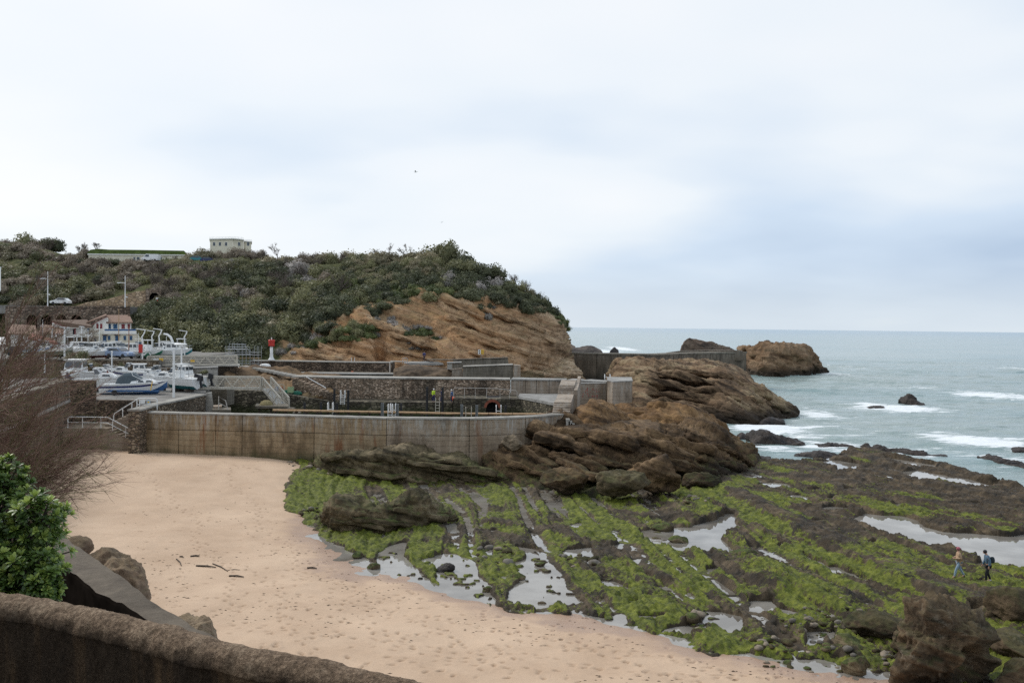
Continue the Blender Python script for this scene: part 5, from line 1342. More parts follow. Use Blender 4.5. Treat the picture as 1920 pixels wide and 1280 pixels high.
# ---- rear quay, ramps and breakwater
rq = thing('rear_quay_wall', 'dark stone quay wall along the back of the inner basin under the cliff', 'wall')
RQ = [at_z(c, r_, 8.4)[:2] for c, r_ in [(470, 676), (560, 677), (640, 678.5), (735, 679.5)]]
wall_obj('masonry_face', RQ, 3, 8.3, 5, M_STONED, rq); wall_obj('coping', off_pts(RQ, -.1), 8.31, 8.45, 3, M_COPING, rq)
wall_obj('ledge', [at_y(560, 700, 150)[:2], at_y(740, 700, 150)[:2]], 3, 6.75, 8, M_CONCD, rq)
wall_obj('ledge_top', [at_y(556, 700, 149.8)[:2], at_y(742, 700, 149.8)[:2]], 6.76, 6.9, 3, M_TOP, rq)
def pxprism(mb, pts, Y, depth):
    P = [at_y(c, r_, Y) for c, r_ in pts]
    return mb.prism(P, (sum(p[0] for p in P) / len(P) / Y * depth, depth, 0))
sr = thing('slip_ramp', 'grey concrete ramp walls stepping up to the foot of the cliff', 'wall')
pxprism(MB(), [(868, 688), (962, 684.5), (962, 712), (868, 712)], 148, 3).build('ramp_wall', M_CONCD, sr)
pxprism(MB(), [(868, 686.5), (962, 683), (962, 684.3), (868, 687.8)], 147.8, 3.4).build('coping', M_COPING, sr)
pxprism(MB(), [(963, 684), (976, 685.5), (976, 707), (963, 708)], 147.5, 3.2).build('end_block', M_CONC, sr)
pxprism(MB(), [(850, 675.5), (905, 673), (952, 671.5), (955, 690), (850, 692)], 160, 2).build('parapet_wall', M_CONCD, sr)
pxprism(MB(), [(800, 673.5), (850, 674), (905, 671.5), (952, 670), (952, 671.3), (905, 672.8), (850, 675.3), (800, 674.6)], 159.8, 2.4).build('parapet_top', M_PIER, sr)
pxprism(MB(), [(848, 692), (866, 690), (870, 712), (846, 712)], 150, 4).build('ramp_toe', M_CONC, sr)
hut = thing('concrete_hut', 'small square concrete shelter with flat roof on the ramp', 'hut')
pxprism(MB(), [(838.5, 681.2), (848, 681.2), (848, 692), (838.5, 692)], 152, 2.4).build('front_wall', M_COPING, hut)
pxprism(MB(), [(848.3, 681.2), (865, 680.4), (865, 691), (848.3, 692)], 152.1, 2.2).build('side_wall', M_CONCD, hut)
pxprism(MB(), [(838, 679.3), (865.5, 678.6), (865.5, 680.1), (838, 680.9)], 151.8, 2.8).build('roof', M_TOP, hut)
ds = thing('bathing_platform', 'pale blue grey bathing platform with low bench on the rocks', 'platform')
pxprism(MB(), [(757, 681), (768, 680), (820, 680), (832, 683.5), (812, 685), (770, 684)], 158, .0 + 6).build('slab_top', M_TOP, ds)
pxprism(MB(), [(788, 677.5), (812, 677), (812, 678.4), (788, 678.9)], 161, .5).build('bench_seat', M_GALV, ds)
for c in (789, 811): pxprism(MB(), [(c - .6, 678.6), (c + .6, 678.6), (c + .6, 681), (c - .6, 681)], 161, .4).build('bench_leg', M_GALV, ds)
ridge_rock('slip_rocks', [(735, 706, 6.5, 742, 690, 3, 12), (770, 706, 6.5, 765, 685, 4, 14), (820, 708, 6.3, 818, 690, 3, 12), (860, 709, 6.2, 855, 696, 2, 10)], rock_mat('slip_rock', (0.05, 0.035, 0.025), (0.12, 0.085, 0.055), (0.20, 0.14, 0.09), big=.3, fine=1.5), 'brown rubble slope between rear quay and concrete ramp', nu=60, nv=34, amp=.35, freq=.4, stra=.15, seed=90)
bw = thing('breakwater_wall', 'tall dark breakwater wall joining the cliff to the sea stacks', 'wall')
BW = [(1030, at_z(1030, 659, 9.3)[:2]), (1055, at_z(1055, 660, 9.3)[:2]), (1230, at_z(1230, 663.5, 9.3)[:2]), (1300, at_z(1300, 661, 9.3)[:2]), (1400, at_z(1400, 659, 9.3)[:2])]
cb = [1030, 1075, 1120, 1165, 1212, 1262, 1330, 1400]
for i in range(7):
    F = resample(BW, np.linspace(cb[i] + .3, cb[i + 1] - .3, 3))
    wall_obj('panel', off_pts(F, rnd.uniform(-.05, .05)), -.5, 8.9, 4, M_PIER, bw)
    wall_obj('coping', off_pts(resample(BW, np.linspace(cb[i] + .1, cb[i + 1] - .1, 3)), -.15), 8.92, 9.25 + rnd.uniform(-.02, .02), 4.4, M_CONCD, bw)
pxprism(MB(), [(1248, 661.5), (1275, 658), (1330, 656.5), (1388, 657), (1400, 662), (1395, 676), (1300, 672)], 226, 5).build('raised_end', M_PIER, bw)

# ---- stairs down to the sand and left retaining walls
st_ = thing('beach_stairs', 'concrete stairs and landing going down from the harbour wall to the sand', 'stairs')
lx0, lx1 = at_y(112, 700, 86)[0], at_y(206, 700, 86)[0]
MB().box(lx0, lx1, 85.6, 91, 1.8, 4.9).build('landing', M_WALLG, st_)
for k in range(11):
    x = lx1 + .01 + k * .40
    MB().box(x, x + .395, 85.6, 87.2, 1.8, 4.9 - (k + 1) * .178).build('step', M_CONC, st_)
for k in range(9):
    x = lx1 - 1.0 + k * .40
    MB().box(x, x + .395, 87.25, 88.9, 1.8, 4.9 + (k + 1) * .19).build('step', M_CONC, st_)
xs = at_y(262, 700, 85)[0]
MB().box(xs - .75, xs + .05, 87.0, 92, 1.5, 6.45).build('stair_wall', M_STONEB, st_)
pipe_rail('stair_railing', 'white double railing along the landing and lower flight of beach stairs', [(lx0 + .9, 85.75, 4.9), (lx1 - .1, 85.75, 4.9), (lx1 + 2.75, 85.75, 3.45)], 1.05, [.2, .45, .62, .82], M_WHITE, .05, [.5])
pipe_rail('stair_railing', 'white railing climbing along the upper flight of beach stairs', [(lx1 - .2, 87.3, 5.0), (lx1 + 2.3, 87.3, 6.6)], 1.1, [.35, .7], M_WHITE, .05)
gt = thing('gate_barrier', 'white tube barrier with small notices at the top of the beach stairs', 'barrier', tuple(at_y(257, 700, 86.5) * [1, 1, 0] + [0, 0, 6.62]))
gw = 38 * 86.5 / FPX
MB().tube([(0, 0, 0), (0, 0, .95), (.12, 0, 1.1), (gw - .12, 0, 1.1), (gw, 0, .95), (gw, 0, 0)], .05, 7).build('frame', M_WHITE, gt)
MB().tube([(0, 0, .5), (gw, 0, .5)], .04, 6).build('mid_rail', M_WHITE, gt)
MB().box(.35, .8, -.07, -.05, .6, .98).build('notice_board', M_WHITE, gt); MB().box(.95, 1.3, -.07, -.05, .6, .98).build('notice_board', paint('pale_blue_notice', (.45, .55, .62), .5), gt)
MB().box(1.02, 1.22, -.078, -.071, .68, .82).build('notice_patch', M_YELLOW, gt)
wb = MB(); wall_seg(wb, [at_y(130, 700, 89)[:2], at_y(181, 700, 90)[:2]], 2.5, 9.15, .7)
tag(wb.build('yard_wall', M_STONED), 'dark masonry wall with flat coping in front of the wheelhouse boat', 'wall')
wl = thing('retaining_wall', 'long brown retaining wall seen through the feathery shrub', 'wall')
WL = [at_z(-260, 845, 9.2)[:2], at_z(-80, 783, 9.2)[:2], at_z(40, 742, 9.2)[:2], at_z(85, 728, 9.2)[:2], at_z(129.5, 713, 9.2)[:2]]
wall_obj('wall_face', WL, 2.2, 9.2, .8, M_STONEB, wl); wall_obj('coping', off_pts(WL, -.1), 9.21, 9.36, 1.0, M_CONCD, wl); wall_obj('string_course', off_pts(WL, -.14), 7.1, 7.35, .12, M_COPING, wl)
wb = MB(); wall_seg(wb, [at_y(181.5, 700, 92)[:2], at_y(258, 700, 92)[:2]], 2.5, 7.0, 1)
tag(wb.build('yard_wall', M_STONED), 'dark brown rubble wall under the blue striped motorboat', 'wall')
rw = thing('ramp_wall', 'sloping stone wall with white end pillar below the outboard motors', 'wall')
RW = [at_z(c, r_, 7.0)[:2] for c, r_ in [(262, 768), (300, 757), (345, 748), (386, 738.5)]]
wall_obj('masonry_face', RW, 2.5, 6.86, 1.0, M_STONEB, rw); wall_obj('coping', off_pts(RW, -.08), 6.87, 7.02, 1.2, M_COPING, rw)
pxprism(MB(), [(386, 738), (397, 736), (402, 776), (389, 776)], 102, 1.5).build('end_pillar', M_COPING, rw)
# yard floors
def slab_obj(name, cr, z0, z1, mat, kind='structure'):
    return tag(MB().prism([(p[0], p[1], z0) for p in cr], (0, 0, z1 - z0)).build(name, mat), kind=kind)
slab_obj('boatyard_ground', [at_y(110, 700, 93.4), at_y(258, 700, 93.4), at_y(300, 700, 90.9), at_y(385, 700, 103.5), at_y(392, 700, 119), at_y(330, 700, 127.9), at_y(60, 700, 127.9)], 2, 6.98, M_GROUND)
slab_obj('yard_lane', [at_z(-260, 842, 9.0), at_z(129, 712, 9.0), at_y(109, 700, 127.8), at_y(-300, 700, 127.8)], 2, 6.95, M_GROUND)
slab_obj('upper_yard_ground', [at_y(-60, 700, 128.6), at_y(295, 700, 128.6), at_y(330, 700, 140), at_y(440, 700, 166), at_y(420, 700, 190), at_y(-60, 700, 205)], 2, 9.55, M_GROUND)
uw = thing('upper_yard_wall', 'old stone retaining wall between lower and upper boatyard', 'wall')
UW = [at_y(20, 700, 128)[:2], at_y(150, 700, 128)[:2], at_y(296, 700, 128)[:2]]
wall_obj('masonry_face', UW, 6, 9.5, .58, M_STONEB, uw); wall_obj('coping', off_pts(UW, -.1), 9.51, 9.66, .9, M_CONCD, uw)
pw = thing('landing_wall', 'pale rendered wall under the upper footbridge', 'wall')
pxprism(MB(), [(362, 691), (408, 689), (408, 722), (362, 722)], 128, 3).build('wall_face', M_COPING, pw)
pxprism(MB(), [(362, 689.5), (409, 687.5), (409, 689), (362, 691)], 127.8, 3.3).build('coping', M_TOP, pw)
pxprism(MB(), [(292, 690), (362, 690), (362, 735), (292, 735)], 127.5, 2).build('stone_face', M_STONEB, pw)
pp_ = thing('bridge_pier', 'dark stone pier carrying the far end of the upper footbridge', 'pier')
pxprism(MB(), [(409, 687), (447, 687), (447, 760), (409, 760)], 132.5, 4).build('pier_face', M_STONED, pp_)
pxprism(MB(), [(406, 684.5), (450, 684.5), (450, 686.8), (406, 686.8)], 132.2, 5).build('pier_cap', M_COPING, pp_)
MB().obox(at_y(395, 760, 112), (2.0, 0, 0), (0, 3, 0), (0, 0, 2.1)).build('lower_pier', M_CONCD, pp_)
M_SLOPE = rock_mat('orange_slope_rock', (0.07, 0.045, 0.028), (0.17, 0.105, 0.055), (0.27, 0.165, 0.085), big=.2, fine=1.2, bdist=.3, algae=(4, 9, .5, (0.05, 0.06, 0.02)))
ridge_rock('rock_slope', [(425, 748, 5, 432, 690, 20, 34), (470, 748, 5, 470, 688, 24, 40), (520, 746, 5.2, 520, 692, 24, 40), (570, 742, 5.6, 565, 702, 18, 34), (630, 738, 5.8, 620, 712, 8, 20)], M_SLOPE, 'orange brown rock slope between the footbridges and the stone quay', nu=110, nv=60, amp=.8, freq=.2, stra=.4, seed=91, sfreq=.7, detail=.25, dfreq=.8)
sl = thing('slope_stairs', 'pale stone steps curving down the orange rock slope to the quay', 'steps')
for k in range(14):
    t = k / 13; c = 448 + 104 * t; r_ = 686 + 19.5 * t ** 1.15; Y = 141 - 15 * t
    p = at_y(c, r_, Y)
    MB().obox((p[0], p[1], p[2] - .3), (1.15, 0, 0), (0, 1.5, 0), (0, 0, .3)).build('step', M_COPING, sl)
s2 = thing('quay_stairs', 'brown stepped stone stairs descending beside the old quay wall', 'steps')
for k in range(12):
    t = k / 11; p = at_y(548 + 78 * t, 709 + 33 * t, 121.5 - 3.5 * t)
    MB().obox((p[0], p[1], p[2] - 1.5), (.62, 0, 0), (0, 3.2, 0), (0, 0, 1.5)).build('step', M_STONEQ, s2)
MB().tube([at_y(574, 706, 117), at_y(611, 727, 116)], .05, 6).build('handrail', M_WHITE, s2)

# ---- footbridges
def gangway(label, A, B, h, w, nb, mat):
    A, B = np.asarray(A, float), np.asarray(B, float)
    t = thing('footbridge', label, 'footbridge', tuple(A))
    d = B - A; L = np.linalg.norm(d); u_ = d / L; side = unit(np.array([-u_[1], u_[0], 0])); up = np.array([0, 0, 1.0])
    MB().bar(side * w / 2 + u_ * .1, d + side * w / 2 - u_ * .1, w - .16, .12).build('deck', M_GALV, t)
    for s in (0, 1):
        o = side * w * s
        MB().bar(o, o + d, .14, .26).build('bottom_chord', mat, t)
        MB().bar(o + up * h, o + d + up * h, .14, .16).build('top_chord', mat, t)
        for k in (.28, .46, .64, .82): MB().bar(o + up * h * k + u_ * .08, o + d + up * h * k - u_ * .08, .045, .055).build('rail', mat, t)
        for e in (0, 1): MB().bar(o + d * e + up * .13, o + d * e + up * (h - .08), .15, .15, up=(0, 1, 0)).build('end_post', mat, t)
        for i in range(nb):
            a, b_ = o + d * (i / nb), o + d * ((i + 1) / nb); m_ = o + d * ((i + .5) / nb)
            off = side * (-.075 if s == 0 else .075)
            MB().bar(a + up * .12 + off, m_ + up * (h - .06) + off, .08, .08).build('brace', mat, t)
            MB().bar(m_ + up * (h - .06) + off * 1.5, b_ + up * .12 + off * 1.5, .08, .08).build('brace', mat, t)
    return t
ub = gangway('upper cream footbridge with truss sides leading from the boatyard to the scaffold', at_y(276, 684.5, 131), at_y(444, 683, 134), 1.28, 1.6, 7, M_CREAM)
lb = gangway('lower cream footbridge with truss sides beside the outboard motors', at_y(352, 727.5, 108), at_y(490, 728, 110.5), 1.35, 1.5, 5, M_CREAM)
MB().box(.9, 1.7, -.12, -.09, .35, .95).build('notice_board', M_WHITE, ub); MB().box(1.75, 2.35, -.12, -.09, .65, 1.05).build('notice_board', M_YELLOW, ub); MB().box(6.3, 6.9, -.12, -.09, .55, .85).build('notice_board', M_YELLOW, ub)
gangway('sloping cream gangway going down from the lower footbridge to a landing', at_y(491.5, 728, 110.5), at_y(526, 768, 108.5), 1.35, 1.3, 3, M_CREAM)
lp = thing('landing_stage', 'small landing stage with a heap of straw coloured netting at the gangway foot', 'platform')
pxprism(MB(), [(479, 761), (541, 761), (541, 765.5), (479, 765.5)], 106.5, 3.5).build('stage_deck', M_CONCD, lp)
for c in (486, 508, 534): pxprism(MB(), [(c - 1.6, 765.8), (c + 1.6, 765.8), (c + 1.6, 800), (c - 1.6, 800)], 107, .3).build('stage_leg', M_WOODD, lp)
boulder('net_heap', at_y(499, 759, 108), (.75, .7, .55), paint('straw_net', (0.22, 0.18, 0.085), .95, 0, .35, 5), 'heap of straw coloured netting on the landing stage', seed=95, sub=4, cat='net', facet=False, amp=.12)
for k, (c, r_) in enumerate([(538, 767), (544, 771), (549, 775)]):
    tag(MB().obox(at_y(c, r_, 105.5 - k), (.75, 0, 0), (0, 1, 0), (0, 0, .14)).build('floating_step', M_CONCD), ['topmost', 'middle', 'lowest'][k] + ' of the three dark slabs below the landing stage', 'slab', 'slabs below the landing stage')
ls = thing('landing_steps', 'green stained concrete landing with sloping rail behind the harbour wall', 'steps')
pxprism(MB(), [(398, 768), (433, 768), (433, 776), (398, 776)], 98, 3).build('landing_slab', M_CONCD, ls)
pxprism(MB(), [(400, 762), (416, 761), (416, 767.8), (400, 767.8)], 99, 2).build('step', M_CONC, ls)
MB().tube([at_y(410, 767, 98), at_y(410, 743, 98), at_y(423, 751, 98), at_y(427, 768, 98)], .05, 6).build('handrail', M_RAIL, ls)
MB().tube([at_y(410, 755, 98), at_y(424, 762, 98)], .035, 5).build('mid_rail', M_RAIL, ls)
pipe_rail('pipe_railing', 'row of pale railing posts in the shade under the lower footbridge', [at_y(462, 737, 118), at_y(498, 737, 118)], 1.1, [.17, .33, .5, .67, .83], M_RAIL, .05)
pipe_rail('pipe_railing', 'thin railing beside the barrels at the foot of the rock slope', [at_y(505, 736, 119), at_y(533, 737, 119)], 1.15, [.33, .66], M_RAIL, .035)
def barrel(c, r_, Y, mat, label):
    p = at_y(c, r_, Y)
    t = thing('barrel', label, 'barrel', tuple(p))
    MB().lathe([(.28, 0), (.31, .2), (.32, .45), (.31, .7), (.28, .9)], n=12).build('barrel_body', mat, t)
    for z in (.28, .62): MB().lathe([(.325, z - .02), (.34, z), (.325, z + .02)], n=12).build('hoop', mat, t)
barrel(520, 737, 120, M_BLUE, 'blue barrel behind the sloping gangway'); barrel(526, 737.5, 120, paint('rusty_red', (.30, .10, .06), .7), 'rusty red barrel behind the sloping gangway')
cr = thing('fish_crate', 'pale green plastic crate among green nets', 'crate', tuple(at_y(545, 736, 119)))
MB().box(-.35, .35, -.25, .25, 0, .06).build('crate_floor', paint('pale_green_plastic', (.30, .40, .22), .5), cr)
for s in (-1, 1):
    MB().box(-.35, .35, s * .25 - .02, s * .25 + .02, .06, .75).build('crate_side', paint('pale_green_plastic', (.30, .40, .22), .5), cr); MB().box(s * .35 - .02, s * .35 + .02, -.23, .23, .06, .75).build('crate_end', paint('pale_green_plastic', (.30, .40, .22), .5), cr)
M_NET = paint('green_net', (0.015, 0.10, 0.065), .9, 0, .4, 5)
boulder('net_heap', at_y(537, 737, 119.5), (.55, .5, .45), M_NET, 'green fishing net heaped beside the pale crate', seed=96, sub=4, cat='net', facet=False, amp=.2)
boulder('net_heap', at_y(556, 737.5, 119.5), (.75, .5, .35), M_NET, 'flat spread of green net on the seaward side of the pale crate', seed=97, sub=4, cat='net', facet=False, amp=.2)

# ---- scaffold
sf = thing('scaffold', 'grey tube scaffold with platforms at the end of the upper footbridge', 'scaffold', tuple(at_y(422, 685, 150)))
k_ = 150 / FPX
def sp(c, r_, y=0.): return ((c - 422) * k_, y, (685 - r_) * k_)
for c, top in [(422, 648), (430, 643), (439, 643), (448, 643), (455, 644), (462, 650), (469, 655), (477, 648), (485, 648)]:
    for y in (0, 1.6): MB().tube([sp(c, 685, y), sp(c, top, y)], .035, 5).build('standard', M_GALV, sf)
for r_, c0, c1 in [(645, 430, 456), (650, 422, 462), (655, 422, 464), (660, 422, 485), (665, 422, 485), (676, 444, 485), (681, 444, 485)]:
    for y in (-.05, 1.65): MB().tube([sp(c0, r_, y), sp(c1, r_, y)], .03, 5).build('ledger', M_GALV, sf)
for r_, c0, c1, mt in [(671, 442, 485, M_WOOD), (664, 422, 468, M_GALV), (654, 424, 460, M_GALV)]:
    a, b_ = sp(c0, r_, .1), sp(c1, r_, .1); MB().box(a[0], b_[0], .1, 1.5, a[2] - .05, a[2] + .03).build('platform_board', mt, sf)
for (c0, r0, c1, r1) in [(456, 644, 470, 660), (430, 660, 439, 650), (448, 660, 439, 650), (462, 685, 477, 671), (444, 671, 455, 685)]:
    MB().tube([sp(c0, r0, -.09), sp(c1, r1, -.09)], .03, 5).build('brace', M_GALV, sf)

# ---- beacon, dinghy, small fittings
bc = thing('harbour_beacon', 'white harbour beacon column with red lantern gallery on the rear quay', 'beacon', tuple(at_y(509, 675, 160)))
kb = 160 / FPX
MB().lathe([(.62, 0), (.60, .1), (.42, .28), (.30, .6), (.27, 1.2), (.25, 2.4)], n=16).build('column', M_WHITE, bc, True)
MB().lathe([(.25, 2.41), (.55, 2.5), (.57, 2.6)], n=16).build('gallery_floor', M_RED, bc)
MB().lathe([(.52, 2.61), (.52, 3.15)], n=16).build('lantern_drum', M_RED, bc)
MB().lathe([(.58, 3.16), (.58, 3.5), (.5, 3.6)], n=16).build('lantern_top', M_RED, bc)
MB().tube([(0, 0, 3.6), (0, 0, 4.0)], .09, 8).build('light', M_WHITE, bc)
cp = MB()
cp.tube([at_y(731, 700, 152), at_y(731, 679.5, 152), at_y(733, 677, 152), at_y(762, 678, 152)], .10, 7)
tag(cp.build('bent_pipe', M_RAIL), 'tall bent pipe standing at the end of the rear quay', 'pipe')
pipe_rail('bathing_rail', 'small grey handrail beside the pale bathing platform', [at_y(755, 681.5, 158), at_y(764, 681.5, 158)], 1.0, [.5], M_GALV, .05)
sg = thing('cliff_sign', 'yellow and white warning sign at the foot of the cliff', 'sign', tuple(at_y(902, 664, 166)))
MB().tube([(0, 0, -1.2), (0, 0, .1)], .05, 6).build('post', M_GREYP, sg)
MB().box(-.55, -.06, -.03, 0, 0, .85).build('white_panel', M_WHITE, sg); MB().box(-.05, .5, -.03, 0, 0, .85).build('yellow_panel', M_YELLOW, sg)
for k in (0, 1):
    MB().box(-.4, -.2, -.036, -.031, .12 + .38 * k, .34 + .38 * k).build('pictogram', M_BLACK, sg); MB().box(.02, .42, -.036, -.031, .15 + .38 * k, .22 + .38 * k).build('print_line', M_BLACK, sg)
ms = thing('brick_column', 'slim brown column with capped top standing in the shrubs on the headland', 'column', tuple(at_y(931, 545, 203)))
MB().box(-.28, .28, -.28, .28, 0, 4.6).build('shaft', M_VIA, ms); MB().box(-.38, .38, -.38, .38, 4.61, 5.3).build('cap', M_VIA, ms)
# ================================================================== BOATS
def hull_points(L, B, H, n=15):
    rows = []
    for i in range(n):
        t = i / (n - 1)
        b_ = B / 2 * (1 - max(0, (t - .42) / .58) ** 2.3) * (.93 + .07 * min(1, t / .3)); b_ = max(b_, .015)
        zs = H * (.80 + .24 * t ** 2); kz = H * .62 * max(0, (t - .62) / .38) ** 2.2
        ch = kz + H * (.26 + .10 * t)
        rows.append((L * (t - .5), b_, kz, min(ch, zs - .1), zs))
    return rows

def boat(label, loc, rz, L, B, H, hull=None, bottom=None, stripe=None, cabin='cuddy', out=0, rail=True, group='boats laid up in the boatyard', cover=None, tilt=0):
    hull = hull or M_WHITE; bottom = bottom or M_WHITE; stripe = stripe or hull
    t = thing('motorboat', label, 'boat', tuple(loc), rz, group)
    rows = hull_points(L, B, H)
    n = len(rows); vs_, fs_, mi = [], [], []
    for x, b_, kz, ch, zs in rows:
        sec = [(0, kz), (b_ * .72, ch), (b_ * .90, ch + (zs - ch) * .58), (b_ * .95, ch + (zs - ch) * .80), (b_, zs)]
        for y, z in [(-y, z) for y, z in sec[::-1]] + sec[1:]: vs_.append((x, y, z))
    m_ = 9
    mat_of = [0, 1, 0, 2, 2, 0, 1, 0]
    for i in range(n - 1):
        for k in range(m_ - 1):
            fs_.append((i * m_ + k, i * m_ + k + 1, (i + 1) * m_ + k + 1, (i + 1) * m_ + k)); mi.append(mat_of[k])
    fs_.append(tuple(range(m_))); mi.append(0)
    mb = MB(); mb.v, mb.f, mb.m = vs_, fs_, mi
    mb.build('hull', [hull, stripe, bottom], t)
    dk = MB(); dv = [];
    for x, b_, kz, ch, zs in rows: dv += [(x, -b_ * .97, zs - .05), (x, b_ * .97, zs - .05)]
    dk.add(dv, [(2 * i, 2 * i + 2, 2 * i + 3, 2 * i + 1) for i in range(n - 1)])
    dk.build('deck', M_WHITE, t)
    gun = [(x, -b_, zs) for x, b_, kz, ch, zs in rows]; gun2 = [(x, b_, zs) for x, b_, kz, ch, zs in rows]
    MB().tube(gun, .05, 5).tube(gun2, .05, 5).build('gunwale', hull, t)
    zd = H * .86
    def block(x0, x1, x2, x3, w0, w1, z0, z1, name, mat, par=t):
        return MB().hexa([(x0, -w0, z0), (x3, -w0, z0), (x3, w0, z0), (x0, w0, z0), (x1, -w1, z1), (x2, -w1, z1), (x2, w1, z1), (x1, w1, z1)]).build(name, mat, par)
    if cabin == 'cuddy':
        c = block(-.02 * L, .0, .22 * L, .36 * L, B * .36, B * .28, zd, zd + .55, 'cabin', M_WHITE)
        for s in (-1, 1): MB().hexa([(0.06 * L, s * B * .335, zd + .2), (.22 * L, s * B * .335, zd + .2), (.22 * L, s * B * .35, zd + .2), (.06 * L, s * B * .35, zd + .2), (.07 * L, s * B * .30, zd + .42), (.19 * L, s * B * .30, zd + .42), (.19 * L, s * B * .32, zd + .42), (.07 * L, s * B * .32, zd + .42)]).build('window', M_GLASS, c)
        wsb = MB().hexa([(-.06 * L, -B * .36, zd + .5), (.02 * L, -B * .30, zd + .56), (.02 * L, B * .30, zd + .56), (-.06 * L, B * .36, zd + .5), (-.12 * L, -B * .34, zd + 1.0), (-.05 * L, -B * .26, zd + 1.02), (-.05 * L, B * .26, zd + 1.02), (-.12 * L, B * .34, zd + 1.0)])
        wsb.build('windscreen', M_GLASS, t)
        MB().tube([(-.125 * L, -B * .35, zd + 1.02), (-.045 * L, -B * .27, zd + 1.04), (-.045 * L, B * .27, zd + 1.04), (-.125 * L, B * .35, zd + 1.02)], .035, 5).build('windscreen_frame', M_WHITE, t)
    if cabin in ('wheelhouse', 'pilot'):
        h = 1.45 if cabin == 'pilot' else .95
        c = block(-.22 * L, -.20 * L, .08 * L, .14 * L, B * .36, B * .32, zd, zd + h, 'wheelhouse', M_WHITE)
        block(-.25 * L, -.26 * L, .13 * L, .12 * L, B * .38, B * .36, zd + h + .005, zd + h + .10, 'roof', M_WHITE)
        for s in (-1, 1):
            for q in (0, 1):
                x0 = -.18 * L + q * .14 * L
                MB().hexa([(x0, s * (B * .345), zd + h * .45), (x0 + .11 * L, s * (B * .345), zd + h * .45), (x0 + .11 * L, s * (B * .36), zd + h * .45), (x0, s * (B * .36), zd + h * .45), (x0, s * (B * .322), zd + h * .88), (x0 + .10 * L, s * (B * .322), zd + h * .88), (x0 + .10 * L, s * (B * .337), zd + h * .88), (x0, s * (B * .337), zd + h * .88)]).build('window', M_GLASS, c)
        for q in (-1, 1):
            y0, y1 = sorted((q * .02 * B, q * .30 * B))
            MB().hexa([(.115 * L, y0, zd + h * .42), (.135 * L, y0, zd + h * .42), (.135 * L, y1, zd + h * .42), (.115 * L, y1, zd + h * .42), (.085 * L, y0, zd + h * .9), (.105 * L, y0, zd + h * .9), (.105 * L, y1, zd + h * .9), (.085 * L, y1, zd + h * .9)]).build('windscreen', M_GLASS, c)
            block(-.225 * L, -.205 * L, -.2 * L, -.215 * L, 0, 0, zd, zd + .01, 'sill', M_WHITE) if False else None
            MB().box(-.232 * L, -.222 * L, y0, y1, zd + .5, zd + h * .9).build('window', M_GLASS, c)
        block(.141 * L, .145 * L, .30 * L, .36 * L, B * .30, B * .24, zd, zd + .35, 'fore_cabin', M_WHITE)
    if cabin == 'hardtop':
        MB().box(-.15 * L, .10 * L, -B * .36, B * .36, zd + 1.5, zd + 1.62).build('hardtop', M_WHITE, t)
        for sx2 in (-.13, .08):
            for sy in (-1, 1): MB().tube([(sx2 * L, sy * B * .32, zd), (sx2 * L, sy * B * .33, zd + 1.5)], .035, 5).build('stanchion', M_GALV, t)
        block(-.06 * L, -.05 * L, .05 * L, .09 * L, B * .2, B * .17, zd, zd + .85, 'console', M_WHITE)
    if cabin == 'canopy':
        c = block(-.04 * L, .0, .24 * L, .38 * L, B * .38, B * .26, zd, zd + .5, 'cabin', M_WHITE)
        for s in (-1, 1):
            for x0 in (.08, .20): MB().hexa([(x0 * L, s * B * .34, zd + .16), ((x0 + .09) * L, s * B * .335, zd + .16), ((x0 + .09) * L, s * B * .36, zd + .16), (x0 * L, s * B * .365, zd + .16), ((x0 + .01) * L, s * B * .31, zd + .36), ((x0 + .07) * L, s * B * .30, zd + .36), ((x0 + .07) * L, s * B * .325, zd + .36), ((x0 + .01) * L, s * B * .335, zd + .36)]).build('window', M_GLASS, c)
        mb = MB()
        for i, (x, zt, w) in enumerate([(-.24, .15, .42), (-.22, .85, .40), (-.14, 1.18, .36), (-.02, 1.22, .33), (.10, .58, .30), (.13, .48, .3)]):
            pass
        prof = [(-.25, .1, .43), (-.22, .80, .40), (-.13, 1.16, .35), (-.01, 1.20, .32), (.12, .52, .30)]
        vs2 = []
        for x, z, w in prof: vs2 += [(x * L, -w * B, zd - .02), (x * L, -w * B * .96, zd + z * .75), (x * L, -w * B * .70, zd + z), (x * L, w * B * .70, zd + z), (x * L, w * B * .96, zd + z * .75), (x * L, w * B, zd - .02)]
        fs2_ = [(i * 6 + k, i * 6 + k + 1, i * 6 + k + 7, i * 6 + k + 6) for i in range(4) for k in range(5)] + [tuple(range(5, -1, -1)), tuple(range(24, 30))]
        mb.add(vs2, fs2_); mb.build('canopy', M_COVER, t)
        for s in (-1, 1): MB().tube([(.12 * L, s * .31 * B, zd + .50), (.0, s * .335 * B, zd + .9), (-.02 * L, s * .24 * B, zd + 1.23)], .03, 5).build('canopy_frame', M_WHITE, t)
    if cabin == 'cover':
        vs2 = []
        for x, b_, kz, ch, zs in rows: vs2 += [(x, -b_ * 1.02, zs + .02), (x, -b_ * .5, zs + .30), (x, 0, zs + .42), (x, b_ * .5, zs + .30), (x, b_ * 1.02, zs + .02)]
        MB().add(vs2, [(i * 5 + k, i * 5 + k + 1, i * 5 + k + 6, i * 5 + k + 5) for i in range(n - 1) for k in range(4)]).build('tarpaulin', cover or M_COVER, t)
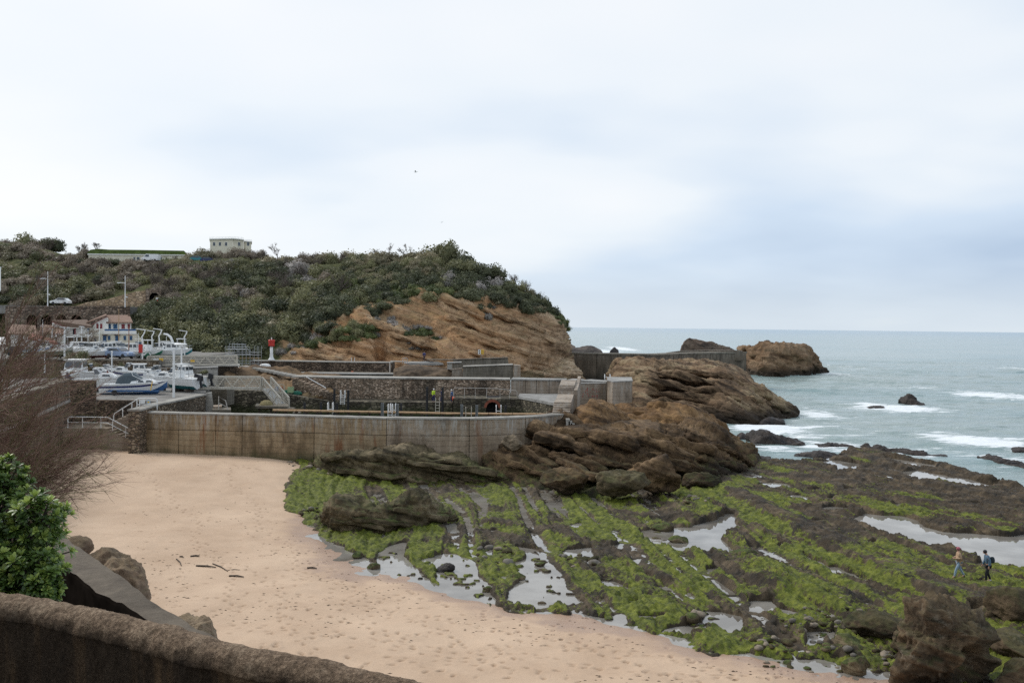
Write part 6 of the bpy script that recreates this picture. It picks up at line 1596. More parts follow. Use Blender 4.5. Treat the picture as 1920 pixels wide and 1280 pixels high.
    if rail and cabin != 'cover':
        mb = MB(); pts = [(x, y, z + .45) for x, y, z in gun[8:]] + [(x, y, z + .45) for x, y, z in gun2[8:][::-1]]
        mb.tube(pts, .025, 5)
        for i in (8, 11, 13): mb.tube([gun[i], (gun[i][0], gun[i][1], gun[i][2] + .45)], .02, 4); mb.tube([gun2[i], (gun2[i][0], gun2[i][1], gun2[i][2] + .45)], .02, 4)
        mb.build('bow_rail', M_GALV, t)
    for k in range(out):
        y = (k - (out - 1) / 2) * .6
        o = MB().hexa([(-.5 * L - .62, y - .2, H * .62), (-.5 * L - .12, y - .2, H * .70), (-.5 * L - .12, y + .2, H * .70), (-.5 * L - .62, y + .2, H * .62), (-.5 * L - .72, y - .16, H * .62 + .62), (-.5 * L - .2, y - .17, H * .7 + .66), (-.5 * L - .2, y + .17, H * .7 + .66), (-.5 * L - .72, y + .16, H * .62 + .62)]).build('outboard', M_RUBBER, t)
        MB().bar((-.5 * L - .42, y, H * .63), (-.5 * L - .62, y, H * .63 - .75), .16, .24, up=(1, 0, 0)).build('outboard_leg', M_RUBBER, o)
        MB().tube([(-.5 * L - .85, y, H * .63 - .68), (-.5 * L - .45, y, H * .63 - .68)], [.05, .09], 7).build('gearcase', M_RUBBER, o)
        for q in range(3):
            a = q * 2.1; MB().bar((-.5 * L - .84, y, H * .63 - .68), (-.5 * L - .88, y + .16 * math.cos(a), H * .63 - .68 + .16 * math.sin(a)), .09, .02).build('propeller_blade', M_GALV, o)
    # keel blocks the boat stands on
    for x in (-.28, .12):
        MB().box(x * L - .12, x * L + .12, -B * .3, B * .3, -.32, .04).build('keel_block', M_WOODD, t)
    return t
def bat(c, r_, Y): return at_y(c, r_, Y)
yz = lambda c, Y: at_y(c, 700, Y) * [1, 1, 0] + [0, 0, 7.0 + .3]
uz = lambda c, Y: at_y(c, 700, Y) * [1, 1, 0] + [0, 0, 9.55 + .16]
boat('white motorboat with navy stripe and dark grey canopy at the front of the lower yard', at_y(252, 743.5, 101) , R(9), 7.0, 2.5, 1.75, M_WHITE, M_BLUE, M_NAVY, 'canopy')
boat('navy and white cabin boat with red bottom behind the striped motorboat', yz(236, 114), R(187), 4.6, 1.8, 1.75, M_WHITE, M_ANTI, M_NAVY, 'cuddy')
boat('large wheelhouse boat with broad dark windows behind the masonry wall', at_y(141, 712, 108) * [1, 1, 0] + [0, 0, 7.2], R(-78), 7.5, 2.9, 2.0, M_WHITE, M_NAVY, M_WHITE, 'pilot', rail=False)
boat('white boat with flat foredeck between wheelhouse boat and striped motorboat', at_y(188, 735, 104), R(12), 5.6, 2.1, 1.9, M_WHITE, M_NAVY, M_WHITE, 'cuddy', rail=False)
boat('white hull with grey trim and bow rail right behind the striped motorboat', yz(318, 106), R(190), 5.2, 2.0, 1.55, M_WHITE, M_WHITE, M_WHITE, 'cuddy', out=1)
boat('white and teal boat with black outboard standing by the ramp wall', yz(338, 105), R(158), 5.0, 2.0, 1.55, M_WHITE, M_TEAL, M_WHITE, 'hardtop', out=1)
boat('small white boat with big black outboard nearest the lower footbridge', yz(356, 109), R(170), 4.6, 1.9, 1.5, M_WHITE, M_TEAL, M_WHITE, None, out=1)
boat('white fishing boat with tall square wheelhouse beside the curved davit', uz(325, 139), R(20), 5.41, 2.28, 1.26, M_WHITE, M_TEAL, M_WHITE, 'wheelhouse')
boat('white boat with hard top and green bottom under a bent lamp post', uz(278, 137), R(-12), 4.76, 2.09, 1.18, M_WHITE, M_GREEN, M_WHITE, 'hardtop')
boat('white open boat between the two fishing boats of the upper yard', uz(300, 143), R(60), 4.26, 1.90, 1.11, M_WHITE, M_NAVY, M_WHITE, 'cuddy')
boat('white launch with low cabin next to the motorcycle trailer', uz(250, 140), R(35), 4.43, 1.90, 1.11, M_WHITE, M_NAVY, M_WHITE, 'wheelhouse')
boat('white speedboat with raked windscreen behind the blue car', uz(230, 142), R(-25), 4.10, 1.90, 1.04, M_WHITE, M_WHITE, M_WHITE, 'cuddy')
boat('pale grey hull on red blocks at the edge of the upper yard', uz(193, 133), R(40), 4.92, 1.99, 1.18, M_WHITE, M_ANTI, M_WHITE, 'cuddy')
boat('white half cabin boat in front of the house door', uz(208, 141), R(8), 4.26, 1.90, 1.18, M_WHITE, M_WHITE, M_WHITE, 'wheelhouse')
boat('white boat with glazed wheelhouse in the middle of the row before the houses', uz(180, 143), R(150), 4.43, 1.99, 1.18, M_WHITE, M_TEAL, M_WHITE, 'wheelhouse')
boat('white boat with long wheelhouse at the town end of the row', uz(152, 143), R(-35), 5.25, 2.09, 1.18, M_WHITE, M_WHITE, M_WHITE, 'wheelhouse')
boat('old grey green boat under a tarpaulin beside the tall lamp', uz(106, 133), R(25), 4.26, 1.99, 0.96, paint('faded_green', (0.13, 0.15, 0.11), .7), M_WOODD, None, 'cover', cover=paint('faded_tarpaulin', (0.28, 0.27, 0.24), .8))
boat('white cruiser half hidden by the feathery shrub', uz(84, 137), R(-60), 4.59, 1.99, 1.11, M_WHITE, M_NAVY, M_WHITE, 'cuddy')
boat('small white skiff in the shade of the feathery shrub', uz(66, 132), R(12), 3.77, 1.71, 0.96, M_WHITE, M_WHITE, M_NAVY, 'cover', cover=paint('blue_tarpaulin', (0.12, 0.17, 0.24), .7))
boat('white sport boat with blue trim by the blue shed', uz(112, 146), R(30), 4.26, 1.90, 1.11, M_WHITE, M_BLUE, M_BLUE, 'cuddy')
for c, Y, r_, lab, L, B, H, st, cab in [(168, 137, 75, 'white bow facing the beach among the boats below the pale tree', 4.6, 1.9, 1.2, M_WHITE, 'cuddy'), (222, 149, 10, 'white cabin boat under the tall tan mast', 4.4, 1.8, 1.2, M_BLUE, 'wheelhouse'), (262, 149, -30, 'white cuddy boat behind the red panel', 4.4, 1.8, 1.2, M_WHITE, 'cuddy'), (312, 149, 40, 'white boat bow showing between the davit and the square wheelhouse', 4.6, 1.9, 1.3, M_NAVY, 'wheelhouse'), (340, 145, 100, 'white boat at the seaward end of the upper yard row', 4.6, 1.9, 1.3, M_TEAL, 'hardtop'), (274, 133, -60, 'small green bottomed dinghy cruiser near the bridge end', 3.6, 1.6, 1.0, M_GREEN, None), (134, 150, 20, 'white boat with dark windscreen between thick lamp post and house', 4.6, 1.9, 1.3, M_WHITE, 'hardtop'), (196, 151, -15, 'white boat right below the house terrace', 4.4, 1.8, 1.2, M_NAVY, 'cuddy'), (240, 134, 15, 'low white boat beside the blue car', 4.0, 1.7, 1.0, M_WHITE, None)]:
    boat(lab, uz(c, Y), R(r_), L, B, H, M_WHITE, st, st, cab, rail=cab != 'hardtop')
for c, Y, r_, lab, L, B, H, st, cab in [(288, 118, 175, 'white speedboat in the second row behind the striped motorboat', 4.6, 1.8, 1.2, M_WHITE, 'cuddy'), (266, 121, 15, 'white boat against the yard wall right of the navy cabin boat', 4.8, 1.9, 1.3, M_BLUE, 'wheelhouse'), (308, 122, 160, 'open white boat at the back of the lower yard beside the bridge wall', 4.2, 1.7, 1.1, M_WHITE, None), (176, 119, 20, 'white cuddy boat behind the flat foredeck boat', 4.8, 1.9, 1.3, M_NAVY, 'cuddy'), (204, 121, -8, 'small white boat under the green wall plants', 4.2, 1.7, 1.1, M_RED, 'cuddy'), (345, 117, 150, 'white boat with upright wheelhouse nearest the tall white pole', 4.6, 1.8, 1.3, M_WHITE, 'wheelhouse')]:
    boat(lab, yz(c, Y), R(r_), L, B, H, M_WHITE, st, st, cab, rail=cab != 'hardtop')
up = boulder('dinghy', at_y(497, 686, 152), (.95, .6, .42), M_WHITE, 'white upturned dinghy lying above the slope stairs', seed=2, sub=4, facet=False, amp=.02, stra=0, detail=0, cat='boat')
dv = MB(); c0 = at_y(321, 668, 141)
dv.tube([(c0[0] + .2, 141, 9.8), (c0[0] + .2, 141, 12.0), (c0[0] - .1, 141, 12.7), (c0[0] - .6, 141, 13.1), (c0[0] - 1.2, 141, 13.2)], [.2, .2, .2, .17, .12], 8)
tag(dv.build('davit', M_WHITE), 'curved white davit arm rising among the boats', 'davit')
# trailer under the striped motorboat
tr = thing('boat_trailer', 'blue and grey trailer carrying the striped motorboat', 'trailer', tuple(at_y(248, 748, 99.5) * [1, 1, 0] + [0, 0, 7.0]), R(9))
for y in (-.5, .5): MB().bar((-2.6, y, .42), (2.8, y * .3, .42), .1, .14).build('rail', M_BLUE, tr)
for x in (-1.6, .2): MB().bar((x, -.9, .36), (x, .9, .36), .1, .1).build('axle', M_GREYP, tr)
for y in (-.95, .95):
    w = MB(); w.v = []; w.tube([(-1.6, y - .09, .3), (-1.6, y + .09, .3)], .3, 14); w.build('wheel', M_RUBBER, tr)
MB().bar((2.8, 0, .42), (4.0, 0, .38), .09, .1).build('drawbar', M_GREYP, tr); MB().bar((1.9, 0, .45), (2.1, 0, 1.5), .09, .09).build('bow_stop', M_YELLOW, tr)

# ================================================================== CARS
def car(label, loc, rz, body, van=False, group='cars parked by the harbour'):
    t = thing('parked_van' if van else 'parked_car', label, 'van' if van else 'car', tuple(loc), rz, group)
    if van: prof = [(-2.2, .35), (-2.2, 1.9), (1.0, 1.95), (1.6, 1.2), (2.2, 1.05), (2.25, .35)]
    else: prof = [(-2.0, .32), (-2.05, .85), (-1.75, 1.0), (-1.2, 1.42), (.25, 1.45), (1.0, .98), (1.9, .82), (2.05, .6), (2.02, .32)]
    MB().prism([(x, -.82, z) for x, z in prof], (0, 1.64, 0)).build('body', body, t)
    gl = [(-1.5, 1.02), (-1.15, 1.36), (.2, 1.39), (.75, 1.0)] if not van else [(.2, 1.2), (.2, 1.75), (.95, 1.75), (1.4, 1.2)]
    for y in (-.835, .825): MB().prism([(x, y, z) for x, z in gl], (0, .012, 0)).build('side_window', M_GLASS, t)
    ws = [(.32, 1.40), (.98, 1.0)] if not van else [(1.06, 1.85), (1.55, 1.24)]
    MB().hexa([(ws[0][0] + .02, -.72, ws[0][1]), (ws[1][0] + .02, -.76, ws[1][1]), (ws[1][0] + .02, .76, ws[1][1]), (ws[0][0] + .02, .72, ws[0][1]), (ws[0][0] + .05, -.72, ws[0][1] + .02), (ws[1][0] + .05, -.76, ws[1][1] + .02), (ws[1][0] + .05, .76, ws[1][1] + .02), (ws[0][0] + .05, .72, ws[0][1] + .02)]).build('windscreen', M_GLASS, t)
    for x in (-1.3, 1.3):
        for y in (-.84, .66): MB().tube([(x, y, .31), (x, y + .18, .31)], .31, 14).build('wheel', M_RUBBER, t)
    for y in (-.75, .45): MB().box(1.98 if not van else 2.2, 2.09 if not van else 2.28, y, y + .3, .6, .75).build('headlight', M_WHITE, t)
    return t
car('silver blue car parked nose out at the edge of the upper boatyard', at_y(225, 673, 131) * [1, 1, 0] + [0, 0, 9.8], R(-22), paint('silver_blue', (0.26, 0.33, 0.46), .3, .3))
car('white car behind the feathery shrub in the upper yard', at_y(52, 665, 140) * [1, 1, 0] + [0, 0, 9.8], R(10), M_WHITE)
car('dark grey car beside the white car behind the feathery shrub', at_y(40, 672, 134) * [1, 1, 0] + [0, 0, 9.8], R(4), paint('dark_grey_paint', (.05, .055, .06), .3))
def on_hill(c, r_):
    i = np.argmin((_hpx - c) ** 2 + (_hpy - r_) ** 2 + np.where(np.arange(210)[None, :] > 172, 1e6, 0)); return HG.reshape(-1, 3)[i]
def topz(c, r_, Y): return at_y(c, r_, Y)
car('white van parked before the long low building on the hill', topz(283, 490.5, 236), R(180), M_WHITE, True, 'vehicles parked on the hill top')
car('turquoise car on the hill top road', topz(372, 491, 234), R(0), paint('turquoise', (.04, .22, .25), .3), False, 'vehicles parked on the hill top')
car('dark blue car with pale bonnet on the hill top road', topz(392, 493, 232), R(0), M_NAVY, False, 'vehicles parked on the hill top')
car('white car on the viaduct road near the lamp', topz(114, 571, 199), R(180), M_WHITE, False, 'vehicles on the viaduct road')

# ================================================================== BUILDINGS
M_RENDER = paint('white_render', (0.82, 0.80, 0.74), .85, 0, .05, .5, .2, .3, (0.48, 0.43, 0.35))
M_RENDERC = paint('cream_render', (0.72, 0.67, 0.54), .85, 0, .06, .6, .2, .3, (0.40, 0.35, 0.27))
M_SHUTR = paint('red_shutter', (0.23, 0.035, 0.04), .6)
M_SHUTB = paint('blue_shutter', (0.03, 0.095, 0.20), .6)
def tile_mat(name, c0, c1):
    m, nt, b = new_mat(name)
    g = nd(nt, 'ShaderNodeNewGeometry'); pos = g.outputs['Position']
    w = nd(nt, 'ShaderNodeTexWave', {'Vector': pos, 'Scale': 1.6, 'Distortion': .6, 'Detail': 2.0}, wave_type='BANDS', bands_direction='X')
    n = nd(nt, 'ShaderNodeTexNoise', {'Vector': pos, 'Scale': 1.4, 'Detail': 7.0, 'Roughness': .7})
    c = ramp(nt, math_(nt, 'ADD', math_(nt, 'MULTIPLY', w, .2), math_(nt, 'MULTIPLY', n, .8)), [(.3, c0), (.7, c1)])
    nt.links.new(c.outputs[0], b.inputs['Base Color']); b.inputs['Roughness'].default_value = .9
    bump(nt, b, w, .6, .06)
    return m
M_TILE = tile_mat('terracotta_tiles', (0.16, 0.092, 0.064), (0.30, 0.19, 0.135))
M_TILEB = tile_mat('brown_tiles', (0.105, 0.066, 0.045), (0.20, 0.135, 0.095))
M_TILER = tile_mat('red_tiles', (0.25, 0.085, 0.06), (0.36, 0.16, 0.11))
HY = 168.0
def pbox(parent, name, mat, c0, r0, c1, r1, Y, depth, proud=0.):
    return pxprism(MB(), [(c0, r0), (c1, r0), (c1, r1), (c0, r1)], Y - proud, depth + proud).build(name, mat, parent)
def window(parent, c0, r0, c1, r1, Y, shut=None):
    f = pbox(parent, 'window', M_WHITE, c0, r0, c1, r1, Y, .02, .05)
    pbox(f, 'pane', M_GLASS, c0 + .35, r0 + .35, c1 - .35, r1 - .35, Y, .02, .06)
    if shut:
        w = (c1 - c0) * .55
        pbox(f, 'shutter', shut, c0 - w - .1, r0 - .2, c0 - .1, r1 + .2, Y, .02, .09); pbox(f, 'shutter', shut, c1 + .1, r0 - .2, c1 + w + .1, r1 + .2, Y, .02, .09)
    return f
def gable_roof(parent, pts_eave, mat, name='roof', th=.22):
    """sloping roof plane from four world points, given thickness"""
    P = [np.asarray(p, float) for p in pts_eave]
    return MB().prism(P, (0, 0, th)).build(name, mat, parent)
h1 = thing('white_house', 'white harbour house with blue doors, balcony and terracotta roof', 'house')
pbox(h1, 'upper_wall', M_RENDER, 200, 605.5, 246, 624, HY + 2, 8)
pxprism(MB(), [(172, 617), (178, 606), (200, 594.5), (203, 597), (203, 626), (172, 626)], HY + 1.5, 8).build('gable_wall', M_RENDER, h1)
pbox(h1, 'lower_wall', M_RENDERC, 176, 626.5, 257, 656, HY, 9)
pbox(h1, 'terrace_slab', M_RENDER, 194, 620.3, 256, 626.2, HY - .25, 2.5)
pbox(h1, 'balcony_parapet', M_BLUE, 196, 616.8, 254.5, 620, HY - .2, .12)
k0 = at_y(199, 605.8, HY + 1.2); k1 = at_y(249, 605.8, HY + 1.2); k2 = at_y(243, 592.5, HY + 7); k3 = at_y(199, 592.5, HY + 7)
gable_roof(h1, [k0, k1, k2, k3], M_TILE)
gable_roof(h1, [at_y(161, 606.5, HY + 1.0), at_y(172, 607, HY + 1.0), at_y(201.5, 592.3, HY + 1.0), at_y(193, 592, HY + 1.0)], M_TILE) if False else None
gable_roof(h1, [at_y(162, 606.2, HY + 1.0), at_y(200.5, 592.2, HY + 1.0), at_y(198, 590.5, HY + 10), at_y(168, 603, HY + 10)], M_TILE)
pxprism(MB(), [(172, 607.5), (200.3, 593.6), (200.3, 594.5), (172, 608.6)], HY + .9, .1).build('bargeboard', M_SHUTR, h1)
pbox(h1, 'chimney', M_VIA, 240, 588, 243.5, 600, HY + 6, 1)
for c0, c1, s in [(204, 207.5, M_SHUTB), (212.5, 219.5, M_SHUTB), (228, 233.5, M_SHUTR), (239.5, 243.5, M_SHUTR)]:
    w = window(h1, c0, 607.8, c1, 615.8, HY + 2); pbox(w, 'shutter', s, c0 - .2, 607.4, (c0 + c1) / 2 - .15, 616, HY + 2, .02, .1); pbox(w, 'shutter', s, (c0 + c1) / 2 + .15, 607.4, c1 + .2, 616, HY + 2, .02, .1)
for c0 in (181, 188): window(h1, c0, 607, c0 + 3.4, 615.5, HY + 1.5); pbox(h1, 'shutter', M_SHUTR, c0 - .2, 606.8, c0 + 3.6, 615.8, HY + 1.5, .02, .12)
for c0, c1, r0, r1 in [(193, 199.5, 629, 645), (216, 223, 629, 645), (176.8, 180.5, 633, 645)]:
    d_ = pbox(h1, 'door', M_SHUTB, c0, r0, c1, r1, HY, .02, .07); pbox(d_, 'door_frame', M_WHITE, c0 - .6, r0 - .6, c1 + .6, r0 - .1, HY, .02, .09); pbox(h1, 'door_canopy', M_TILEB, c0 - 2, r0 - 1.9, c1 + 2, r0 - .9, HY, .02, .7)
for c0 in (202.5, 232, 243.5):
    w = window(h1, c0, 629.5, c0 + 4, 637, HY); pbox(w, 'shutter', M_SHUTB, c0 - .3, 629.2, c0 + 1.7, 637.3, HY, .02, .1); pbox(w, 'shutter', M_SHUTB, c0 + 2.3, 629.2, c0 + 4.3, 637.3, HY, .02, .1)
pxprism(MB(), [(257.5, 626.5), (270, 641), (270, 656), (257.5, 656)], HY + 1, 3).build('side_stair', M_RENDERC, h1)
h2 = thing('white_house', 'white house with long brown tiled roof and open shutters beside the blue doored house', 'house')
pxprism(MB(), [(98, 605), (128, 614.5), (172, 615), (174, 632), (98, 632)], HY - 1, 8).build('upper_wall', M_RENDER, h2)
pbox(h2, 'lower_wall', M_STONEB, 122, 632.3, 175, 652, HY - .8, 7)
gable_roof(h2, [at_y(97, 602.5, HY - 2), at_y(128, 613.5, HY - 2), at_y(172, 614, HY - 1.8), at_y(163, 601, HY + 6)], M_TILEB)
pxprism(MB(), [(97, 603), (128, 613.8), (128, 614.9), (97, 604.2)], HY - 2.1, .1).build('bargeboard', M_SHUTR, h2)
for c0 in (136, 165): w = window(h2, c0, 616, c0 + 4.5, 627, HY - 1); pbox(w, 'shutter', M_SHUTB if c0 > 150 else M_SHUTR, c0 + 3.6 if c0 < 150 else c0 - 1, 615.6, c0 + 6 if c0 < 150 else c0 + 1.4, 627.5, HY - 1, .02, .1)
h3 = thing('low_house', 'low house with terracotta roof behind the feathery shrub', 'house')
pxprism(MB(), [(78, 624), (120, 627), (121, 652), (78, 652)], HY - 6, 6).build('wall', M_RENDER, h3)
gable_roof(h3, [at_y(72, 626, HY - 7), at_y(123, 628, HY - 7), at_y(116, 614, HY), at_y(78, 610, HY)], M_TILE)
for c0 in (92, 104): window(h3, c0, 632, c0 + 4, 640, HY - 6)
h4 = thing('boat_shed', 'shed with bright red tiled roof and blue shutters by the boats', 'shed')
pxprism(MB(), [(56, 636), (104, 646), (104, 662), (56, 662)], HY - 22, 6).build('wall', M_RENDER, h4)
gable_roof(h4, [at_y(52, 634.5, HY - 23), at_y(108, 645, HY - 23), at_y(98, 637, HY - 16), at_y(60, 627, HY - 16)], M_TILER)
pxprism(MB(), [(52, 634.6), (108, 645.1), (108, 646.4), (52, 636)], HY - 23.1, .1).build('bargeboard', M_SHUTR, h4)
for c0 in (74, 84, 94): pbox(h4, 'door', M_SHUTB, c0, 648.5, c0 + 6, 660, HY - 22, .02, .06)
h5 = thing('low_house', 'terracotta roofed house glimpsed deepest in the feathery shrub', 'house')
pbox(h5, 'wall', M_RENDER, 20, 626, 70, 660, HY - 14, 8); gable_roof(h5, [at_y(14, 627, HY - 15), at_y(74, 629, HY - 15), at_y(66, 612, HY - 7), at_y(22, 610, HY - 7)], M_TILE)
# viaduct with two arches, road wall and sloping stone wall behind
vi = thing('viaduct', 'old stone viaduct with round arches carrying the road above the houses', 'viaduct')
VY = 190.
def arch_wall(mb, c0, c1, rt, rb, arches, Y, depth):
    """wall with round arch openings: arches = (centre column, half width, spring row)"""
    edges = [c0]
    for cc_, hw_, sr_ in arches: edges += [cc_ - hw_, cc_ + hw_]
    edges.append(c1)
    for i in range(0, len(edges), 2):
        pxprism(mb, [(edges[i], rt), (edges[i + 1], rt), (edges[i + 1], rb), (edges[i], rb)], Y, depth)
    for cc_, hw_, sr_ in arches:
        n_ = 10
        for k in range(n_):
            t0, t1 = math.pi * k / n_, math.pi * (k + 1) / n_
            x0, y0, x1, y1 = cc_ - hw_ * math.cos(t0), sr_ - hw_ * math.sin(t0), cc_ - hw_ * math.cos(t1), sr_ - hw_ * math.sin(t1)
            pxprism(mb, [(x0, rt), (x1, rt), (x1, y1), (x0, y0)], Y, depth)
    return mb
ARC = [(60, 10, 600), (87, 10, 600), (115, 10, 600), (143, 10, 600)]
arch_wall(MB(), 10, 242, 577, 650, ARC, VY, 5).build('arcade_wall', M_VIA, vi)
for cc_, hw_, sr_ in ARC:
    mb = MB()
    for k in range(12):
        t0, t1 = math.pi * k / 12, math.pi * (k + 1) / 12
        q = lambda t, h_: (cc_ - h_ * math.cos(t), sr_ - h_ * math.sin(t))
        pxprism(mb, [q(t0, hw_), q(t1, hw_), q(t1, hw_ + 1.8), q(t0, hw_ + 1.8)], VY - .1, .3)
    mb.build('arch_ring', M_STONEB, vi)
    pbox(vi, 'arch_back', M_STONED, cc_ - hw_ - .5, 588, cc_ + hw_ + .5, 640, VY + 4, .5)
pbox(vi, 'parapet', M_VIA, 10, 573.5, 232, 576.7, VY - .12, .6)
pbox(vi, 'end_pier', M_VIA, 233, 574.5, 244, 650, VY - .3, 4)
slab_obj('viaduct_road', [at_y(-40, 640, VY + .6), at_y(240, 640, VY + .6), at_y(300, 640, 207), at_y(-40, 640, 214)], 16.5, 18.2, M_GROUND)
sw = thing('sloping_wall', 'pale beige rubble wall rising toward the tunnel mouth', 'wall')
pxprism(MB(), [(140, 574), (165, 566), (200, 561), (230, 553), (252, 547), (273, 544.5), (275, 541), (276, 580), (140, 580)], 201, 3).build('wall_face', M_STONEP, sw)
tn = thing('tunnel_portal', 'stone tunnel mouth at the top of the pale rubble wall', 'tunnel')
arch_wall(MB(), 273, 302, 541, 582, [(289.5, 9.5, 558)], 199.5, 3).build('portal_wall', M_VIA, tn)
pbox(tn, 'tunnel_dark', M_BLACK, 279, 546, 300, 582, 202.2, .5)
# hill top buildings
sb = thing('signal_station', 'cream flat roofed signal station on the hill top', 'building')
SY = 262.
pxprism(MB(), [(394, 450), (437, 449), (437, 490), (394, 490)], SY, 8).build('main_wall', M_RENDERC, sb)
pxprism(MB(), [(437.2, 449), (457, 451), (457, 490), (437.2, 490)], SY + .2, 8).build('side_wall', M_RENDERC, sb)
pxprism(MB(), [(457.2, 453.5), (471, 454.5), (471, 490), (457.2, 490)], SY + 1, 7).build('wing_wall', M_RENDERC, sb)
pxprism(MB(), [(392.5, 447.3), (437, 446.2), (457.5, 448.4), (457.5, 450.3), (437, 448.2), (392.5, 449.4)], SY - .4, 9).build('cornice', M_RENDER, sb)
pxprism(MB(), [(457.6, 451), (472.5, 452), (472.5, 454.2), (457.6, 453)], SY + .6, 8).build('cornice', M_RENDER, sb)
for c0 in (399, 410, 421.5, 446, 463): window(sb, c0, 454, c0 + 4.6, 461, SY + (1 if c0 > 457 else 0))
mb = MB()
mb.tube([at_y(393, 445.2, SY), at_y(437, 444, SY), at_y(457, 446, SY)], .05, 4); mb.tube([at_y(458, 449.3, SY), at_y(472, 450, SY)], .05, 4)
for c in range(393, 458, 6): mb.tube([at_y(c, 447.5, SY), at_y(c, 444.6, SY)], .04, 4)
mb.build('roof_railing', M_WHITE, sb)
lb_ = thing('long_building', 'long low pale building with grass roof on the hill top', 'building')
LY = 246.
pxprism(MB(), [(166, 478), (345, 479.5), (345, 494), (166, 494)], LY, 8).build('wall', M_RENDERC, lb_)
pxprism(MB(), [(164, 475.5), (348, 477.5), (348, 479.2), (164, 477.6)], LY - .3, 9).build('eave', M_RENDER, lb_)
pxprism(MB(), [(162, 475.2), (170, 468), (185, 466.5), (205, 468), (260, 468.5), (345, 470), (352, 477)], LY + .5, 10).build('grass_roof', paint('grass_roof', (0.075, 0.105, 0.025), .95, 0, .35, .8), lb_)
for c0, c1 in [(250, 254), (256, 262), (300, 304)]: window(lb_, c0, 481.5, c1, 489, LY)
wt = thing('tower_block', 'pale building edge at the very border of the hill view', 'building')
pxprism(MB(), [(-30, 502), (1.5, 502), (1.5, 545), (-30, 545)], 200, 6).build('wall', M_RENDER, wt); pxprism(MB(), [(-31, 500.5), (2.6, 500.5), (2.6, 501.8), (-31, 501.8)], 199.8, 6.4).build('roof_edge', M_WHITE, wt)
window(wt, -8, 508, -4, 514, 200)

# ================================================================== LAMP POSTS AND MASTS
def bent_lamp(c, rb, rt, Y, side, label, r=.10, head=1.0):
    a, b_ = at_y(c, rb, Y), at_y(c, rt, Y); H = b_[2] - a[2]
    t = thing('lamp_post', label, 'lamp post', tuple(a), 0, 'bent lamp posts in the boatyard')
    s = side; k = H / 4.5
    MB().tube([(0, 0, 0), (0, 0, H * .68), (-s * .10 * k, 0, H * .76), (s * .28 * k, 0, H * .90), (s * .40 * k, 0, H)], [r, r, r * .95, r * .9, r * .85], 7).build('pole', M_WHITE, t)
    MB().bar((s * .50 * k, 0, H + .03), (-s * 1.0 * k * head, 0, H + .22 * k), .32, .08).build('lamp_head', M_WHITE, t)
    return t
bent_lamp(267, 673, 619, 129.5, 1, 'bent lamp post with the red panel on its pole')
bent_lamp(285, 662, 621.5, 146, 1, 'shortest bent lamp post, between two taller ones before the dark trees')
bent_lamp(298.5, 668, 618.5, 138, 1, 'bent lamp post in front of the square wheelhouse')
bent_lamp(346, 668, 621.5, 139, 1, 'bent lamp post next to the dark rock at the end of the upper yard')
bent_lamp(84, 700, 640, 118, 1, 'bent lamp post rising out of the feathery shrub')
bent_lamp(97.5, 640, 617, 160, 1, 'small bent lamp post in front of the terracotta roof')
bent_lamp(107.5, 660, 627, 148, -1, 'plain bent lamp post beside the red roofed shed')
bent_lamp(144, 652, 629, 158, 1, 'short bent lamp post before the stone ground floor of the house')
MB_ = MB().box(-.28, .28, -.32, -.24, .9, 2.1); rp = thing('red_panel', 'red upright panel beside the bent lamp post', 'panel', tuple(at_y(265, 673, 129.3)))
MB_.build('panel_face', M_RED, rp); MB().tube([(0, -.2, 0), (0, -.2, 2.1)], .05, 6).build('panel_post', M_GREYP, rp)
def t_lamp(c, rb, rt, Y, w, label, r=.12):
    a, b_ = at_y(c, rb, Y), at_y(c, rt, Y); H = b_[2] - a[2]
    t = thing('lamp_post', label, 'lamp post', tuple(a), 0, 'straight lamp posts in the boatyard')
    MB().tube([(0, 0, 0), (0, 0, H)], [r, r * .85], 8).build('pole', M_WHITE, t)
    MB().hexa([(-w, -.2, H + .05), (w, -.2, H - .02), (w, .2, H - .02), (-w, .2, H + .05), (-w, -.2, H + .15), (w, -.2, H + .10), (w, .2, H + .10), (-w, .2, H + .15)]).build('lamp_head', M_WHITE, t)
t_lamp(121, 668, 614.5, 132, .62, 'thick straight lamp post with flat head beside the houses', .14)
t_lamp(153, 648, 613, 160, .4, 'thin lamp post before the brown tiled roof')
t_lamp(209.5, 716, 660, 112, .05, 'plain white pole standing at the bow of the blue striped motorboat', .085)
t_lamp(340, 714, 652, 112, .08, 'tall white pole behind the outboard boats', .12)
t_lamp(325.5, 748, 655, 97, .06, 'thickest white pole in front of the outboard boats at the yard edge', .14)
MB().hexa([(0, 0, 0), (.1, 0, 0), (.1, .1, 0), (0, .1, 0), (0, 0, .1), (.1, 0, .1), (.1, .1, .1), (0, .1, .1)]) 
pl = at_y(340, 657, 112)
fl = thing('floodlight', 'white disc floodlight on a bracket above the outboard boats', 'light', tuple(pl))
MB().tube([(0, 0, -.4), (.1, 0, .2), (.35, 0, .62)], .08, 6).build('bracket', M_WHITE, fl); MB().lathe([(.02, 0), (.75, .06), (.8, .16), (.6, .26), (.1, .3)], c=(-.1, 0, .62), n=16).build('lamp_disc', M_WHITE, fl)
